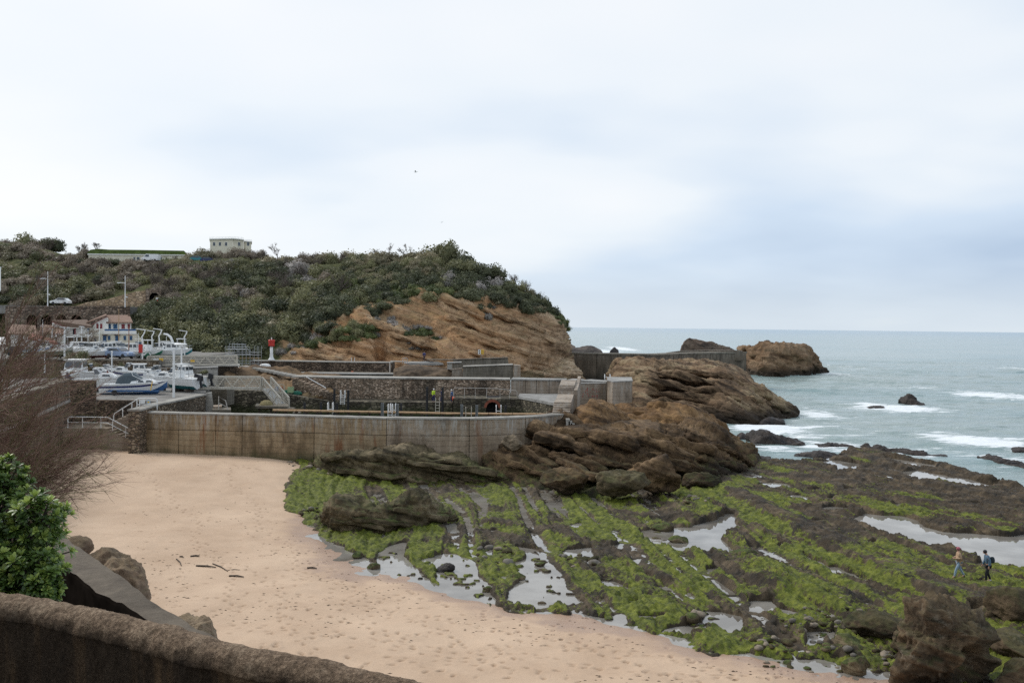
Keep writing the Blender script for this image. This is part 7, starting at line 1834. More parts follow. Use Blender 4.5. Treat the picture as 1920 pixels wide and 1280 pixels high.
def street_lamp(c, rb, rt, ra, Y, label, w):
    a, b_ = at_y(c, rb, Y), at_y(c, rt, Y); H = b_[2] - a[2]; h = at_y(c, ra, Y)[2] - a[2]
    t = thing('street_lamp', label, 'street lamp', tuple(a), 0, 'street lamps on the viaduct road')
    MB().tube([(0, 0, 0), (0, 0, H)], [.11, .06], 7).build('pole', M_WHITE, t)
    MB().tube([(0, 0, h), (-w, 0, h + .05)], .05, 5).build('arm', M_WHITE, t); MB().hexa([(-w - .75, -.15, h - .06), (-w, -.15, h - .02), (-w, .15, h - .02), (-w - .75, .15, h - .06), (-w - .7, -.12, h + .05), (-w, -.12, h + .12), (-w, .12, h + .12), (-w - .7, .12, h + .05)]).build('lamp_head', M_WHITE, t)
    MB().hexa([(.08, -.12, h * .42), (.5, -.12, h * .40), (.5, .12, h * .40), (.08, .12, h * .42), (.08, -.12, h * .42 + .15), (.45, -.12, h * .42 + .1), (.45, .12, h * .42 + .1), (.08, .12, h * .42 + .15)]).build('lower_lamp', M_WHITE, t)
street_lamp(234.5, 576, 517, 530.5, 189, 'tall white street lamp before the pale rubble wall', .9)
street_lamp(89.5, 574, 509, 522.5, 189, 'tall white street lamp above the arches seen past the feathery shrub', .9)
def mast(c, rb, rt, Y, label, r=.07, mat=None):
    a, b_ = at_y(c, rb, Y), at_y(c, rt, Y)
    t = thing('mast', label, 'mast', tuple(a)); MB().tube([(0, 0, 0), (0, 0, b_[2] - a[2])], [r, r * .6], 7).build('pole', mat or M_WOOD, t); MB().tube([(-.5, 0, (b_[2] - a[2]) * .72), (.5, 0, (b_[2] - a[2]) * .72)], .03, 5).build('spreader', mat or M_WOOD, t)
mast(222.5, 655, 579, 150, 'tall tan mast crossing the front of the blue doored house'); mast(241.5, 668, 612, 137, 'reddish mast in front of the house balcony', .09, paint('varnished_spar', (.26, .12, .07), .5)); mast(186, 650, 604, 148, 'thin white mast rising from the boat row before the gable', .05, M_WHITE); mast(259, 664, 624, 141, 'short white mast beside the bent lamp with red panel', .05, M_WHITE); mast(312, 664, 630, 142, 'short white mast between the davit and the bent lamp', .05, M_WHITE); mast(165, 655, 618, 145, 'thin white mast in the middle of the boat row', .05, M_WHITE); mast(333, 664, 634, 143, 'thin white mast near the seaward end of the boat row', .05, M_WHITE)
mast(80, 640, 599, 160, 'thin pale mast beside the low terracotta house', .06, M_WHITE)

# ================================================================== PEOPLE
M_SKIN = paint('skin', (0.48, 0.29, 0.21), .6, 0, .05, 3)
def skin_mesh(name, joints, edges, mat, parent=None, sub=2, root=0):
    me = bpy.data.meshes.new(name)
    names = list(joints); idx = {k: i for i, k in enumerate(names)}
    me.from_pydata([joints[k][0] for k in names], [(idx[a], idx[b_]) for a, b_ in edges], [])
    o = bpy.data.objects.new(name, me); COL.objects.link(o)
    me.materials.append(mat)
    mod = o.modifiers.new('skin', 'SKIN'); mod.use_smooth_shade = True
    sv_ = me.skin_vertices[0].data
    for k in names:
        r_ = joints[k][1]; sv_[idx[k]].radius = r_ if isinstance(r_, tuple) else (r_, r_)
    sv_[root].use_root = True
    s = o.modifiers.new('sub', 'SUBSURF'); s.levels = sub; s.render_levels = sub
    if parent: o.parent = parent
    return o
def person(label, loc, rz, h=1.7, top=None, legs=None, shoes=None, hair=None, stride=.22, lean=.04, arms='down', hat=None, pack=None, headdown=.0, coat=False, group=None, bun=False, detail=True):
    k = h / 1.75
    J = {}
    sd = stride
    J['pelvis'] = ((0, 0, .93), (.13, .10)); J['waist'] = ((lean * .4, 0, 1.10), (.125, .095)); J['chest'] = ((lean, 0, 1.32), (.16, .11)); J['neck0'] = ((lean * 1.1, 0, 1.47), .06)
    J['neck'] = ((lean * 1.2 + headdown * .02, 0, 1.53), .052); J['skull'] = ((lean * 1.3 + .02 + headdown * .08, 0, 1.63 - headdown * .01), (.085, .095)); J['crown'] = ((lean * 1.3 + .01 + headdown * .12, 0, 1.71 - headdown * .02), (.06, .065)); J['nose'] = ((lean * 1.3 + .115 + headdown * .08, 0, 1.615 - headdown * .05), .018)
    E = [('pelvis', 'waist'), ('waist', 'chest'), ('chest', 'neck0'), ('neck0', 'neck'), ('neck', 'skull'), ('skull', 'crown'), ('skull', 'nose')]
    A = {}
    for s, nm in ((-1, 'r'), (1, 'l')):
        f = s * sd
        J[nm + 'hip'] = ((0, s * .09, .88), .09); J[nm + 'knee'] = ((f * .55 + .05, s * .095, .50), .058); J[nm + 'ank'] = ((f * 1.05 - (.04 if f < 0 else 0), s * .095, .09 + (.05 if f < 0 else 0)), .04); J[nm + 'toe'] = ((f * 1.05 + .15, s * .10, .035), .032)
        E += [('pelvis', nm + 'hip'), (nm + 'hip', nm + 'knee'), (nm + 'knee', nm + 'ank'), (nm + 'ank', nm + 'toe')]
        J[nm + 'sh'] = ((lean, s * .19, 1.41), .058)
        if arms == 'down': el, wr = (lean - f * .3 - .04, s * .235, 1.14), (lean - f * .7 + .04, s * .23, .90)
        elif arms == 'bent': el, wr = (lean - .05, s * .25, 1.16), (lean + .20, s * .13, 1.14)
        J[nm + 'el'] = (el, .044); J[nm + 'wr'] = (wr, .03)
        d = unit(np.array(wr) - np.array(el)); hd = tuple(np.array(wr) + d * .07)
        J[nm + 'palm'] = (hd, (.028, .02))
        E += [('chest', nm + 'sh'), (nm + 'sh', nm + 'el'), (nm + 'el', nm + 'wr'), (nm + 'wr', nm + 'palm')]
        for q in range(4):
            side = np.array([1.0, 0, 0]) if abs(d[2]) > .6 else np.array([0, 0, 1.0])
            b_ = np.array(hd) + side * (q - 1.5) * .018 + d * .01
            J[f'{nm}f{q}a'] = (tuple(b_ + d * .03), .010); J[f'{nm}f{q}b'] = (tuple(b_ + d * (.06 + .01 * (q in (1, 2))) + np.array([0, -s * .015, 0])), .008)
            E += [(nm + 'palm', f'{nm}f{q}a'), (f'{nm}f{q}a', f'{nm}f{q}b')]
        J[nm + 'tha'] = (tuple(np.array(wr) + d * .04 + np.array([.035, 0, 0])), .010); J[nm + 'thb'] = (tuple(np.array(wr) + d * .075 + np.array([.045, 0, 0])), .008)
        E += [(nm + 'wr', nm + 'tha'), (nm + 'tha', nm + 'thb')]
    sc_ = lambda JJ: {n_: (tuple(np.array(p) * k), (tuple(np.array(r_) * k) if isinstance(r_, tuple) else r_ * k)) for n_, (p, r_) in JJ.items()}
    body = skin_mesh('person', sc_(J), E, M_SKIN, None, 1)
    body.location = tuple(loc); body.rotation_euler = (0, 0, rz)
    tag(body, label, 'person', group)
    def grow(keys, add): return {q: (J[q][0], tuple(np.array(J[q][1]) + add) if isinstance(J[q][1], tuple) else J[q][1] + add) for q in keys}
    tk = ['pelvis', 'waist', 'chest', 'neck0'] + [s + q for s in 'rl' for q in ('sh', 'el', 'wr')]
    T = grow(tk, .03)
    te = [('pelvis', 'waist'), ('waist', 'chest'), ('chest', 'neck0')] + [e for s in 'rl' for e in (('chest', s + 'sh'), (s + 'sh', s + 'el'), (s + 'el', s + 'wr'))]
    if coat:
        T['hem'] = ((-.02, 0, .74), (.22, .19)); te.append(('pelvis', 'hem')); T['pelvis'] = (J['pelvis'][0], (.20, .16)); T['waist'] = (J['waist'][0], (.18, .14)); T['neck0'] = (J['neck0'][0], .09)
    skin_mesh('jacket' if coat or top else 'sweater', sc_(T), te, top, body, 1)
    lk = ['pelvis'] + [s + q for s in 'rl' for q in ('hip', 'knee', 'ank')]
    Lg = grow(lk, .016)
    if not coat: Lg['pelvis'] = (J['pelvis'][0], (.145, .115))
    skin_mesh('trousers', sc_(Lg), [e for s in 'rl' for e in (('pelvis', s + 'hip'), (s + 'hip', s + 'knee'), (s + 'knee', s + 'ank'))], legs, body, 1)
    for s in 'rl': skin_mesh('shoe', sc_({'a': (J[s + 'ank'][0], .05), 'b': (tuple(np.array(J[s + 'ank'][0]) + [-.03, 0, -.045]), .045), 'c': (J[s + 'toe'][0], .04)}), [('a', 'b'), ('b', 'c')], shoes, body, 1)
    hx, hz = (J['skull'][0][0]) * k, J['skull'][0][2] * k
    if hat:
        MB().ball((hx - .01, 0, hz + .05 * k), (.115 * k, .105 * k, .095 * k), 12, 8).build('hat', hat, body, True)
    if hair: MB().ball((hx - .022, 0, hz + .028 * k), (.105 * k, .10 * k, .10 * k), 12, 8).build('hair', hair, body, True)
    if bun: MB().ball((hx - .12 * k, 0, hz + .03 * k), .055 * k, 8, 6).build('hair_bun', bun, body, True)
    for s in (-1, 1): MB().ball((hx + .083 * k, s * .034 * k, hz + .012 * k), .011 * k, 6, 4).build('eye', M_BLACK, body, True)
    if pack: skin_mesh('backpack', {'a': ((-.17 * k, 0, 1.40 * k), (.09 * k, .13 * k)), 'b': ((-.21 * k, 0, 1.22 * k), (.10 * k, .15 * k)), 'c': ((-.20 * k, 0, 1.02 * k), (.095 * k, .15 * k))}, [('a', 'b'), ('b', 'c')], pack, body, 2)
    return body
def reef_z(x, y):
    X, Y = np.array([[x, x + .05], [x, x + .05]]), np.array([[y, y], [y + .05, y + .05]])
    return float(reef_height(X, Y)[0].mean())
for (c, r_, lab, kw) in [
    (1798, 1082, 'person in beige jacket, light jeans and pink headband walking on the green reef', dict(h=1.68, top=paint('beige_jacket', (.40, .27, .17), .8, 0, .08), legs=paint('light_jeans', (.24, .33, .42), .85), shoes=M_RUBBER, hair=paint('reddish_hair', (.20, .075, .07), .8), stride=.26, arms='bent', coat=True, bun=paint('brown_hair', (.10, .06, .045), .8), hat=paint('pink_headband', (.36, .10, .13), .8))),
    (1852, 1090, 'person in blue sweater and black trousers with dark backpack, head bowed on the reef', dict(h=1.76, top=paint('blue_sweater', (.085, .145, .21), .85, 0, .12), legs=paint('black_trousers', (.012, .012, .016), .8), shoes=paint('white_shoe', (.55, .55, .53), .6), hair=paint('black_hair', (.012, .010, .014), .6), stride=.12, headdown=.9, lean=.07, pack=paint('dark_pack', (.018, .030, .038), .8)))]:
    p = at_z(c, r_, 1.62); z = reef_z(p[0], p[1])
    for _ in range(4): p = at_z(c, r_, z + .02); z = reef_z(p[0], p[1])
    person(lab, (p[0], p[1], z - .01), R(172), **kw)
M_HIVIS = paint('hi_vis_yellow', (0.58, 0.80, 0.05), .6, 0, .05)
person('worker in bright yellow jacket and white helmet standing on the quay terrace', (*at_y(813, 700, 117.9)[:2], 5.0), R(-40), 1.78, M_HIVIS, M_NAVY, M_RUBBER, hat=M_WHITE, stride=.05)
person('worker in navy clothes beside the tall black pile', (*at_y(828.5, 700, 118.2)[:2], 5.0), R(180), 1.75, M_NAVY, M_NAVY, M_RUBBER, hair=M_WOODD, stride=.06)
wk = person('worker in blue with white cap by the railing end', (*at_y(848, 700, 117.8)[:2], 5.0), R(200), 1.7, M_BLUE, M_NAVY, M_RUBBER, hat=M_WHITE, stride=.1)
tag(MB().ball(at_y(850.5, 747, 117.2), (.2, .2, .26), 10, 8).build('orange_float', paint('orange_float', (.70, .10, .03), .5)), 'orange float next to the end of the terrace railing', 'float')
tag(MB().ball(at_y(660.5, 697.5, 158.5), (.28, .22, .2), 10, 8).build('orange_float', paint('orange_float2', (.65, .16, .07), .5)), 'orange float at the foot of the tall rear quay ladder', 'float')
person('person in dark clothes standing on the bathing platform under the cliff', (*at_y(795, 700, 163)[:2], at_y(795, 676.5, 163)[2]), R(90), 1.75, M_NAVY, paint('dark_trousers', (.05, .04, .05), .8), M_RUBBER, hair=M_WOODD, stride=.06)
person('tiny figure in pale top walking out of the tunnel', (*at_y(295, 570, 198)[:2], at_y(295, 570.5, 198)[2]), R(-90), 1.7, M_WHITE, M_RED, M_RUBBER, hair=M_WOODD, stride=.15)
# ================================================================== HILL VEGETATION
def leaf_cloud(name, seed, n=1500, lobes=11, size=.085, flat=.8, spread=.55, core=True, aspect=.6, sparse=0.):
    """small leaves spread through a lumpy crown of unit radius"""
    rg = np.random.default_rng(seed)
    C = rg.normal(size=(lobes, 3)); C /= np.linalg.norm(C, axis=1, keepdims=True)
    C *= rg.uniform(.25, .72, (lobes, 1)); C[:, 2] = np.abs(C[:, 2]) * flat + .1
    rad = rg.uniform(.26, spread, lobes)
    k = rg.integers(0, lobes, n)
    D = rg.normal(size=(n, 3)); D /= np.linalg.norm(D, axis=1, keepdims=True)
    P = C[k] + D * (rad[k] * rg.uniform(.55, 1.08, n) ** .6)[:, None]
    P[:, 2] = np.where(P[:, 2] < -.1, -P[:, 2] * .3, P[:, 2])
    N = D + rg.normal(size=(n, 3)) * .7; N /= np.linalg.norm(N, axis=1, keepdims=True)
    T = np.cross(N, rg.normal(size=(n, 3))); T /= np.linalg.norm(T, axis=1, keepdims=True); B = np.cross(N, T)
    s = size * rg.uniform(.6, 1.4, n)[:, None]
    V = np.stack([P - T * s, P - B * s * aspect + N * s * .15, P + T * s, P + B * s * aspect + N * s * .15], 1).reshape(-1, 3)
    F = np.arange(4 * n).reshape(-1, 4)
    if core:
        for j in range(lobes):
            bm = bmesh.new(); bmesh.ops.create_icosphere(bm, subdivisions=1, radius=1.0)
            v = np.array([q.co[:] for q in bm.verts]) * rad[j] * .62 * rg.uniform(.8, 1.15, (len(bm.verts), 1)) + C[j]
            f = np.array([[q.index for q in fc.verts] + [fc.verts[2].index] for fc in bm.faces]); bm.free()
            F = np.concatenate([F, f + len(V)]); V = np.concatenate([V, v])
    # quads that repeat a corner become triangles
    me = bpy.data.meshes.new(name)
    me.from_pydata(V.tolist(), [], [list(dict.fromkeys(q)) for q in F.tolist()])
    me.update()
    return me

def twig_cloud(name, seed, n=55, L=1.0, r=.012, depth=3, upw=.75, mb=None, base_r=.03, spread=.9):
    """bare branching shrub of unit height"""
    rd = random.Random(seed); mb = MB()
    def grow(p, d, l, rr, lev):
        mid = p + d * l * .5 + np.array([rd.uniform(-1, 1), rd.uniform(-1, 1), rd.uniform(-.3, .6)]) * l * .08
        q = p + d * l + np.array([rd.uniform(-1, 1), rd.uniform(-1, 1), .2]) * l * .06
        mb.tube([p, mid, q], [rr, rr * .8, rr * .55], 3, cap=False)
        if lev <= 0: return
        for _ in range(rd.choice([2, 3, 3, 4]) if lev > 1 else rd.choice([3, 4])):
            t = rd.uniform(.45, 1.0); b_ = p + (q - p) * t
            nd_ = unit(d + np.array([rd.gauss(0, 1), rd.gauss(0, 1), rd.gauss(.25, .5)]) * .62)
            grow(b_, nd_, l * rd.uniform(.5, .78), rr * .58, lev - 1)
    for _ in range(n):
        d = unit(np.array([rd.gauss(0, spread), rd.gauss(0, spread), upw + rd.random()]))
        grow(np.array([rd.uniform(-.12, .12), rd.uniform(-.12, .12), 0.]), d, L * rd.uniform(.35, .5), base_r, depth)
    me = bpy.data.meshes.new(name); me.from_pydata(mb.v, [], mb.f); me.update()
    return me

V_DARK = leaf_mat('evergreen_leaves', (0.048, 0.0566, 0.0322), (0.1576, 0.1661, 0.0878))
V_MID = leaf_mat('mid_green_leaves', (0.0801, 0.0836, 0.0409), (0.2738, 0.2645, 0.1317))
V_OLIVE = leaf_mat('olive_leaves', (0.1336, 0.123, 0.0731), (0.3606, 0.3136, 0.1975))
V_BROWN = leaf_mat('dry_scrub', (0.1365, 0.112, 0.0855), (0.3205, 0.2632, 0.1959))
V_GREYG = leaf_mat('grey_green_leaves', (0.1504, 0.1463, 0.1235), (0.4764, 0.4301, 0.3951))
V_IVY = leaf_mat('ivy_leaves', (0.0464, 0.0671, 0.025), (0.179, 0.2028, 0.0728))
M_TWIG = paint('bare_twigs', (0.13, 0.105, 0.085), .9, 0, .25, 2)
M_TWIGT = paint('tan_twigs', (0.20, 0.155, 0.105), .9, 0, .25, 2)
LC = {'dark': [leaf_cloud('shrub_foliage', s, 2300, 13, .062) for s in (1, 2, 3)], 'mid': [leaf_cloud('shrub_foliage', s, 2300, 14, .058) for s in (4, 5, 6)],
      'olive': [leaf_cloud('shrub_foliage', s, 2200, 14, .052, core=True) for s in (7, 8)], 'brown': [leaf_cloud('shrub_foliage', s, 2000, 16, .045, spread=.5, core=True) for s in (9, 10)],
      'grey': [leaf_cloud('shrub_foliage', s, 1500, 11, .065) for s in (11, 12)], 'ivy': [leaf_cloud('ivy_foliage', s, 1500, 13, .065, flat=.35) for s in (13, 14)]}
TW = [twig_cloud('bare_shrub', s, 20, 1.0, depth=2, base_r=.016) for s in (1, 2, 3)]
VM = {'dark': V_DARK, 'mid': V_MID, 'olive': V_OLIVE, 'brown': V_BROWN, 'grey': V_GREYG, 'ivy': V_IVY}
for k_, ms_ in LC.items():
    for m_ in ms_: m_.materials.append(VM[k_])
for m_ in TW: m_.materials.append(M_TWIG)
KIND = {'dark': ('evergreen_shrub', 'dark evergreen shrub'), 'mid': ('green_shrub', 'mid green bushy shrub'), 'olive': ('olive_shrub', 'olive green budding shrub'), 'brown': ('dry_shrub', 'brown leafless thicket'), 'grey': ('grey_shrub', 'grey green salt bush'), 'ivy': ('ivy_patch', 'spreading ivy patch')}
rv = random.Random(77)
LAND = [(509, 650, 'the beacon'), (455, 660, 'the scaffold'), (330, 640, 'the davit'), (220, 615, 'the blue doors'), (290, 560, 'the tunnel'), (234, 540, 'the tall street lamp'), (430, 470, 'the signal station'), (250, 483, 'the long building'), (902, 658, 'the cliff sign'), (931, 525, 'the brown column'), (745, 475, 'the spreading trees'), (524, 475, 'the round tree'), (1050, 600, 'the cliff corner'), (800, 665, 'the bathing platform'), (385, 492, 'the parked cars'), (89, 545, 'the arches'), (655, 620, 'the orange ledge'), (600, 560, 'the gully'), (548, 525, 'the pale blossom'), (815, 470, 'the round summit'), (20, 440, 'the picture corner'), (660, 690, 'the quay ladder')]
def near(p):
    a, b_ = project(np.asarray(p, float)[None]); q = min(LAND, key=lambda q: (q[0] - a[0]) ** 2 + (q[1] - b_[0]) ** 2); dx, dy = a[0] - q[0], b_[0] - q[1]
    if max(abs(dx), abs(dy)) < 13: return 'by ' + q[2]
    far = 'well ' if max(abs(dx), abs(dy)) > 45 else ''
    return far + ((('below ' if dy > 0 else 'above ') if abs(dy) > abs(dx) else ('seaward of ' if dx > 0 else 'townward of ')) + q[2])
def fit(size, words, where, nr):
    for l_ in (f'{size} {words} {where}, {nr}', f'{words} {where}, {nr}', f'{size} {words} {where}'):
        if len(l_.split()) <= 16: return l_
    return f'{words} {where}'
def put_shrub(kind, p, r, where, zs=1.0, sink=.25):
    nm, words = KIND[kind]
    o = bpy.data.objects.new(nm, rv.choice(LC[kind])); COL.objects.link(o)
    o.location = (p[0], p[1], p[2] - r * sink); o.rotation_euler = (rv.uniform(-.12, .12), rv.uniform(-.12, .12), rv.uniform(0, 6.28))
    o.scale = (r * rv.uniform(.9, 1.2), r * rv.uniform(.9, 1.2), r * zs * rv.uniform(.85, 1.15))
    return tag(o, fit('small' if r < 1.6 else 'large' if r > 3.1 else 'rounded' if zs < .95 else 'upright', words, where, near(p)), 'shrub', f'{(words if words[-2:] != "ch" else words + "e")}s {where}')
def put_twigs(p, h, where, m=None):
    o = bpy.data.objects.new('bare_shrub', rv.choice(TW)); COL.objects.link(o)
    o.location = tuple(p - np.array([0, 0, .2])); o.rotation_euler = (0, 0, rv.uniform(0, 6)); o.scale = (h * .8, h * .8, h)
    return tag(o, fit('tall' if h > 3.6 else 'low', 'bare grey twiggy shrub', where, near(p)), 'shrub', f'bare twiggy shrubs {where}')
# zones of the slope: outline in the picture plane of the hill, kinds with weights, radius, count, wording
ZONES = [
    ([(-60, 470), (60, 458), (165, 500), (240, 500), (272, 540), (150, 563), (100, 572), (-60, 575)], [('brown', 4), ('mid', 2), ('dark', 2), ('olive', 2)], 2.9, 62, 'on the wooded slope above the viaduct'),
    ([(240, 496), (340, 494), (420, 500), (430, 560), (330, 600), (300, 560), (275, 535)], [('brown', 3), ('olive', 3), ('mid', 2), ('dark', 1)], 2.5, 40, 'on the slope below the long building'),
    ([(250, 590), (310, 575), (420, 600), (500, 610), (500, 652), (400, 668), (330, 652), (262, 640), (250, 610)], [('dark', 4), ('mid', 3)], 2.8, 44, 'in the dark thicket beside the white house'),
    ([(400, 500), (560, 500), (640, 515), (600, 600), (560, 640), (500, 640), (430, 590)], [('mid', 3), ('dark', 3), ('olive', 2), ('grey', 1), ('brown', 1)], 2.5, 66, 'on the middle of the headland slope'),
    ([(560, 560), (640, 530), (650, 575), (620, 620), (570, 640)], [('dark', 5), ('mid', 1)], 2.4, 18, 'in the gully beside the orange cliff'),
    ([(655, 528), (820, 522), (850, 545), (800, 560), (700, 582), (655, 572)], [('dark', 3), ('mid', 2), ('ivy', 2)], 2.0, 36, 'hanging over the top of the orange cliff'),
    ([(640, 498), (700, 495), (835, 492), (835, 518), (700, 528), (650, 530)], [('olive', 3), ('mid', 2), ('dark', 2)], 1.9, 40, 'below the bare trees of the skyline'),
    ([(825, 512), (920, 505), (960, 545), (900, 562), (850, 552)], [('dark', 4), ('mid', 1), ('grey', 1)], 2.1, 26, 'on the brow above the layered cliff'),
    ([(925, 545), (1000, 560), (1040, 585), (1000, 585), (930, 568)], [('dark', 4), ('olive', 1)], 1.5, 24, 'on the seaward end of the cliff brow'),
    ([(590, 628), (690, 606), (715, 628), (690, 640), (640, 634), (580, 650)], [('ivy', 3), ('mid', 2), ('grey', 1)], 1.35, 18, 'on the low ledge of the orange cliff'),
    ([(755, 622), (790, 606), (830, 622), (825, 636), (780, 630)], [('ivy', 4), ('grey', 1)], 1.15, 9, 'on the green ledge in the middle of the cliff'),
    ([(690, 580), (735, 588), (740, 612), (705, 606)], [('grey', 2), ('dark', 1)], 1.1, 6, 'in the notch of the orange cliff'),
    ([(895, 565), (925, 572), (918, 600), (905, 590)], [('dark', 2), ('grey', 1)], 1.0, 6, 'trailing down the layered cliff'),
    ([(1035, 588), (1060, 600), (1062, 618), (1042, 612)], [('ivy', 3)], 1.1, 6, 'on the outer corner of the headland'),
    ([(505, 655), (560, 640), (600, 655), (540, 668)], [('dark', 2), ('grey', 1)], 1.0, 6, 'at the foot of the slope by the beacon'),
    ([(755, 640), (790, 645), (800, 655), (770, 656)], [('grey', 1)], .8, 4, 'low on the cliff above the bathing platform'),
]
_hv = np.where((_vv > .05) & (_vv < 4.15))
_cand = np.stack([_hpx[_hv], _hpy[_hv]], -1); _cpos = HG[_hv]
for poly, kinds, r0, cnt, where in ZONES:
    ins = sd_poly(_cand[:, 0], _cand[:, 1], poly) > 0
    idx = np.where(ins)[0]
    if len(idx) == 0: continue
    placed = []; tries = 0
    bag = [k_ for k_, w in kinds for _ in range(w)]
    cnt = int(cnt * 1.3)
    while len(placed) < cnt and tries < cnt * 60:
        tries += 1
        j = idx[rv.randrange(len(idx))]; q = _cand[j]
        md = r0 * 1700 / _cpos[j][1] * .56 * (1 if tries < cnt * 30 else .6)
        if any((q[0] - a[0]) ** 2 + (q[1] - a[1]) ** 2 < md * md for a in placed): continue
        placed.append(q)
        put_shrub(rv.choice(bag), _cpos[j], r0 * 1.22 * rv.uniform(.7, 1.25), where, rv.uniform(.75, 1.1))
# skyline shrubs and trees
for (c0, c1, r_a, r_b, kinds, rr, n_, Yd, where) in [
    (-40, 110, 470, 462, ['dark', 'brown', 'mid'], 3.2, 12, 262, 'on the skyline at the town end of the hill'), (110, 170, 488, 484, ['brown', 'olive'], 2.4, 5, 254, 'on the skyline beside the grass roofed building'),
    (350, 400, 492, 484, ['brown', 'olive'], 2.0, 5, 238, 'in front of the signal station'), (400, 500, 482, 484, ['brown', 'brown', 'olive'], 2.0, 10, 240, 'below the signal station windows'), (500, 660, 492, 494, ['olive', 'mid', 'olive', 'brown'], 2.3, 15, 230, 'along the middle of the skyline'),
    (655, 700, 494, 490, ['olive', 'dark', 'mid'], 2.6, 6, 222, 'beside the bare trees of the skyline'), (700, 790, 490, 488, ['olive', 'mid'], 2.2, 9, 218, 'under the bare trees of the skyline'), (785, 845, 487, 490, ['olive', 'olive', 'mid'], 3.0, 8, 213, 'forming the round green top of the headland'),
    (845, 925, 500, 518, ['dark', 'mid', 'dark'], 2.6, 9, 206, 'on the falling skyline of the headland'), (940, 1000, 536, 560, ['olive', 'mid', 'dark'], 2.2, 8, 206, 'on the skyline beyond the brown column'), (1000, 1036, 566, 584, ['dark', 'dark'], 1.6, 6, 208, 'at the last drop of the skyline'),
    (165, 345, 494, 497, ['mid', 'dark', 'brown'], 1.5, 15, 240, 'screening the foot of the long building')]:
    for i in range(n_):
        t = (i + rv.uniform(.1, .9)) / n_; c = c0 + (c1 - c0) * t; r_ = r_a + (r_b - r_a) * t
        p = at_y(c, r_ + rv.uniform(0, 10), Yd + rv.uniform(-4, 2)); put_shrub(rv.choice(kinds), p + np.array([0, 0, .7]), rr * 1.25 * rv.uniform(.7, 1.25), where, rv.uniform(.85, 1.25), .3)
for i in range(26):
    c = rv.choice([rv.uniform(-20, 190), rv.uniform(250, 480), rv.uniform(500, 640)]); j = np.argmin((_cand[:, 0] - c) ** 2 + (_cand[:, 1] - rv.uniform(500, 560)) ** 2)
    put_twigs(_cpos[j], rv.uniform(3, 5.5), 'scattered over the hillside')
for c, r_, Y, h in [(452, 478, 239, 3.0), (478, 484, 238, 3.2), (560, 492, 229, 2.6), (590, 490, 228, 2.8), (395, 482, 240, 2.6), (800, 490, 214, 3.6), (826, 488, 213, 3.2), (965, 530, 206, 3.4), (985, 540, 206, 3.0), (1008, 560, 207, 2.6), (610, 490, 227, 2.8), (640, 487, 226, 3.0), (690, 488, 222, 3.4), (372, 482, 240, 2.6)]:
    put_twigs(at_y(c, r_, Y), h, 'standing up on the skyline')

def bare_tree(c, rb, rt, Y, label, seed, spread=.5, mat=None, group=None):
    a, b_ = at_y(c, rb, Y), at_y(c, rt, Y); H = b_[2] - a[2]
    rd = random.Random(seed); t = thing('bare_tree', label, 'tree', tuple(a), 0, group)
    tr_ = MB(); br = MB()
    def grow(p, d, l, rr, lev):
        q = p + d * l; m_ = p + d * l * .5 + np.array([rd.uniform(-1, 1), rd.uniform(-1, 1), 0]) * l * .07
        (tr_ if lev >= 4 else br).tube([p, m_, q], [rr, rr * .85, rr * .65], 5 if lev >= 4 else 3, cap=False)
        if lev <= 0: return
        for _ in range(3 if lev > 1 else 4):
            s = p + (q - p) * rd.uniform(.55, 1.0)
            grow(s, unit(d + np.array([rd.gauss(0, spread), rd.gauss(0, spread), rd.gauss(.15, .25)])), l * rd.uniform(.6, .82), max(rr * .6, H * .0045), lev - 1)
    for _ in range(rd.choice([1, 2, 3])): grow(np.zeros(3), unit(np.array([rd.gauss(0, .18), rd.gauss(0, .18), 1])), H * .30, H * .022, 4)
    zmax = max(v[2] for v in br.v)
    for mb in (tr_, br): mb.v = [(x * H / zmax, y * H / zmax, z * H / zmax) for x, y, z in mb.v]
    tr_.build('trunk', mat or M_TWIG, t); br.build('crown', mat or M_TWIG, t)
    return t
bare_tree(524, 492, 455, 230, 'round crowned bare tree alone on the skyline', 1, .42)
bare_tree(728, 492, 455, 217, 'taller of the two spreading bare trees on the skyline', 2, .55)
bare_tree(764, 494, 456, 216, 'seaward one of the two spreading bare trees on the skyline', 3, .6)
bare_tree(704, 492, 466, 218, 'small bare tree on the town side of the two spreading ones', 4, .5)
bare_tree(150, 486, 452, 253, 'bare tree next to the end of the grass roof', 5, .4); bare_tree(180, 474, 454, 250, 'small bare tree growing behind the grass roof', 6, .45)
bare_tree(90, 480, 446, 260, 'bare tree over the hill at the town end', 7, .4); bare_tree(384, 545, 505, 214, 'grey bare tree with drooping crown on the slope under the parked cars', 8, .5)
bare_tree(330, 500, 478, 236, 'bare tree partly hiding the van end of the long building', 9, .5); bare_tree(318, 560, 515, 205, 'bare tree above the tunnel mouth', 10, .45)
bare_tree(163, 648, 612, 156, 'pale bare plane tree in front of the house with brown roof', 11, .5, paint('pale_bark', (.30, .26, .21), .9)); bare_tree(180, 652, 624, 154, 'leaning pale bare tree by the house corner', 12, .55, paint('pale_bark', (.30, .26, .21), .9))
bare_tree(410, 600, 560, 184, 'grey bare tree standing over the dark thicket', 13, .5)
for c, r_, k_ in [(548, 525, 'grey'), (560, 534, 'grey'), (520, 575, 'grey')]:
    j = np.argmin((_cand[:, 0] - c) ** 2 + (_cand[:, 1] - r_) ** 2); put_shrub('grey', _cpos[j] + np.array([0, -1.2, .5]), 1.4, 'with pale blossom on the headland slope')
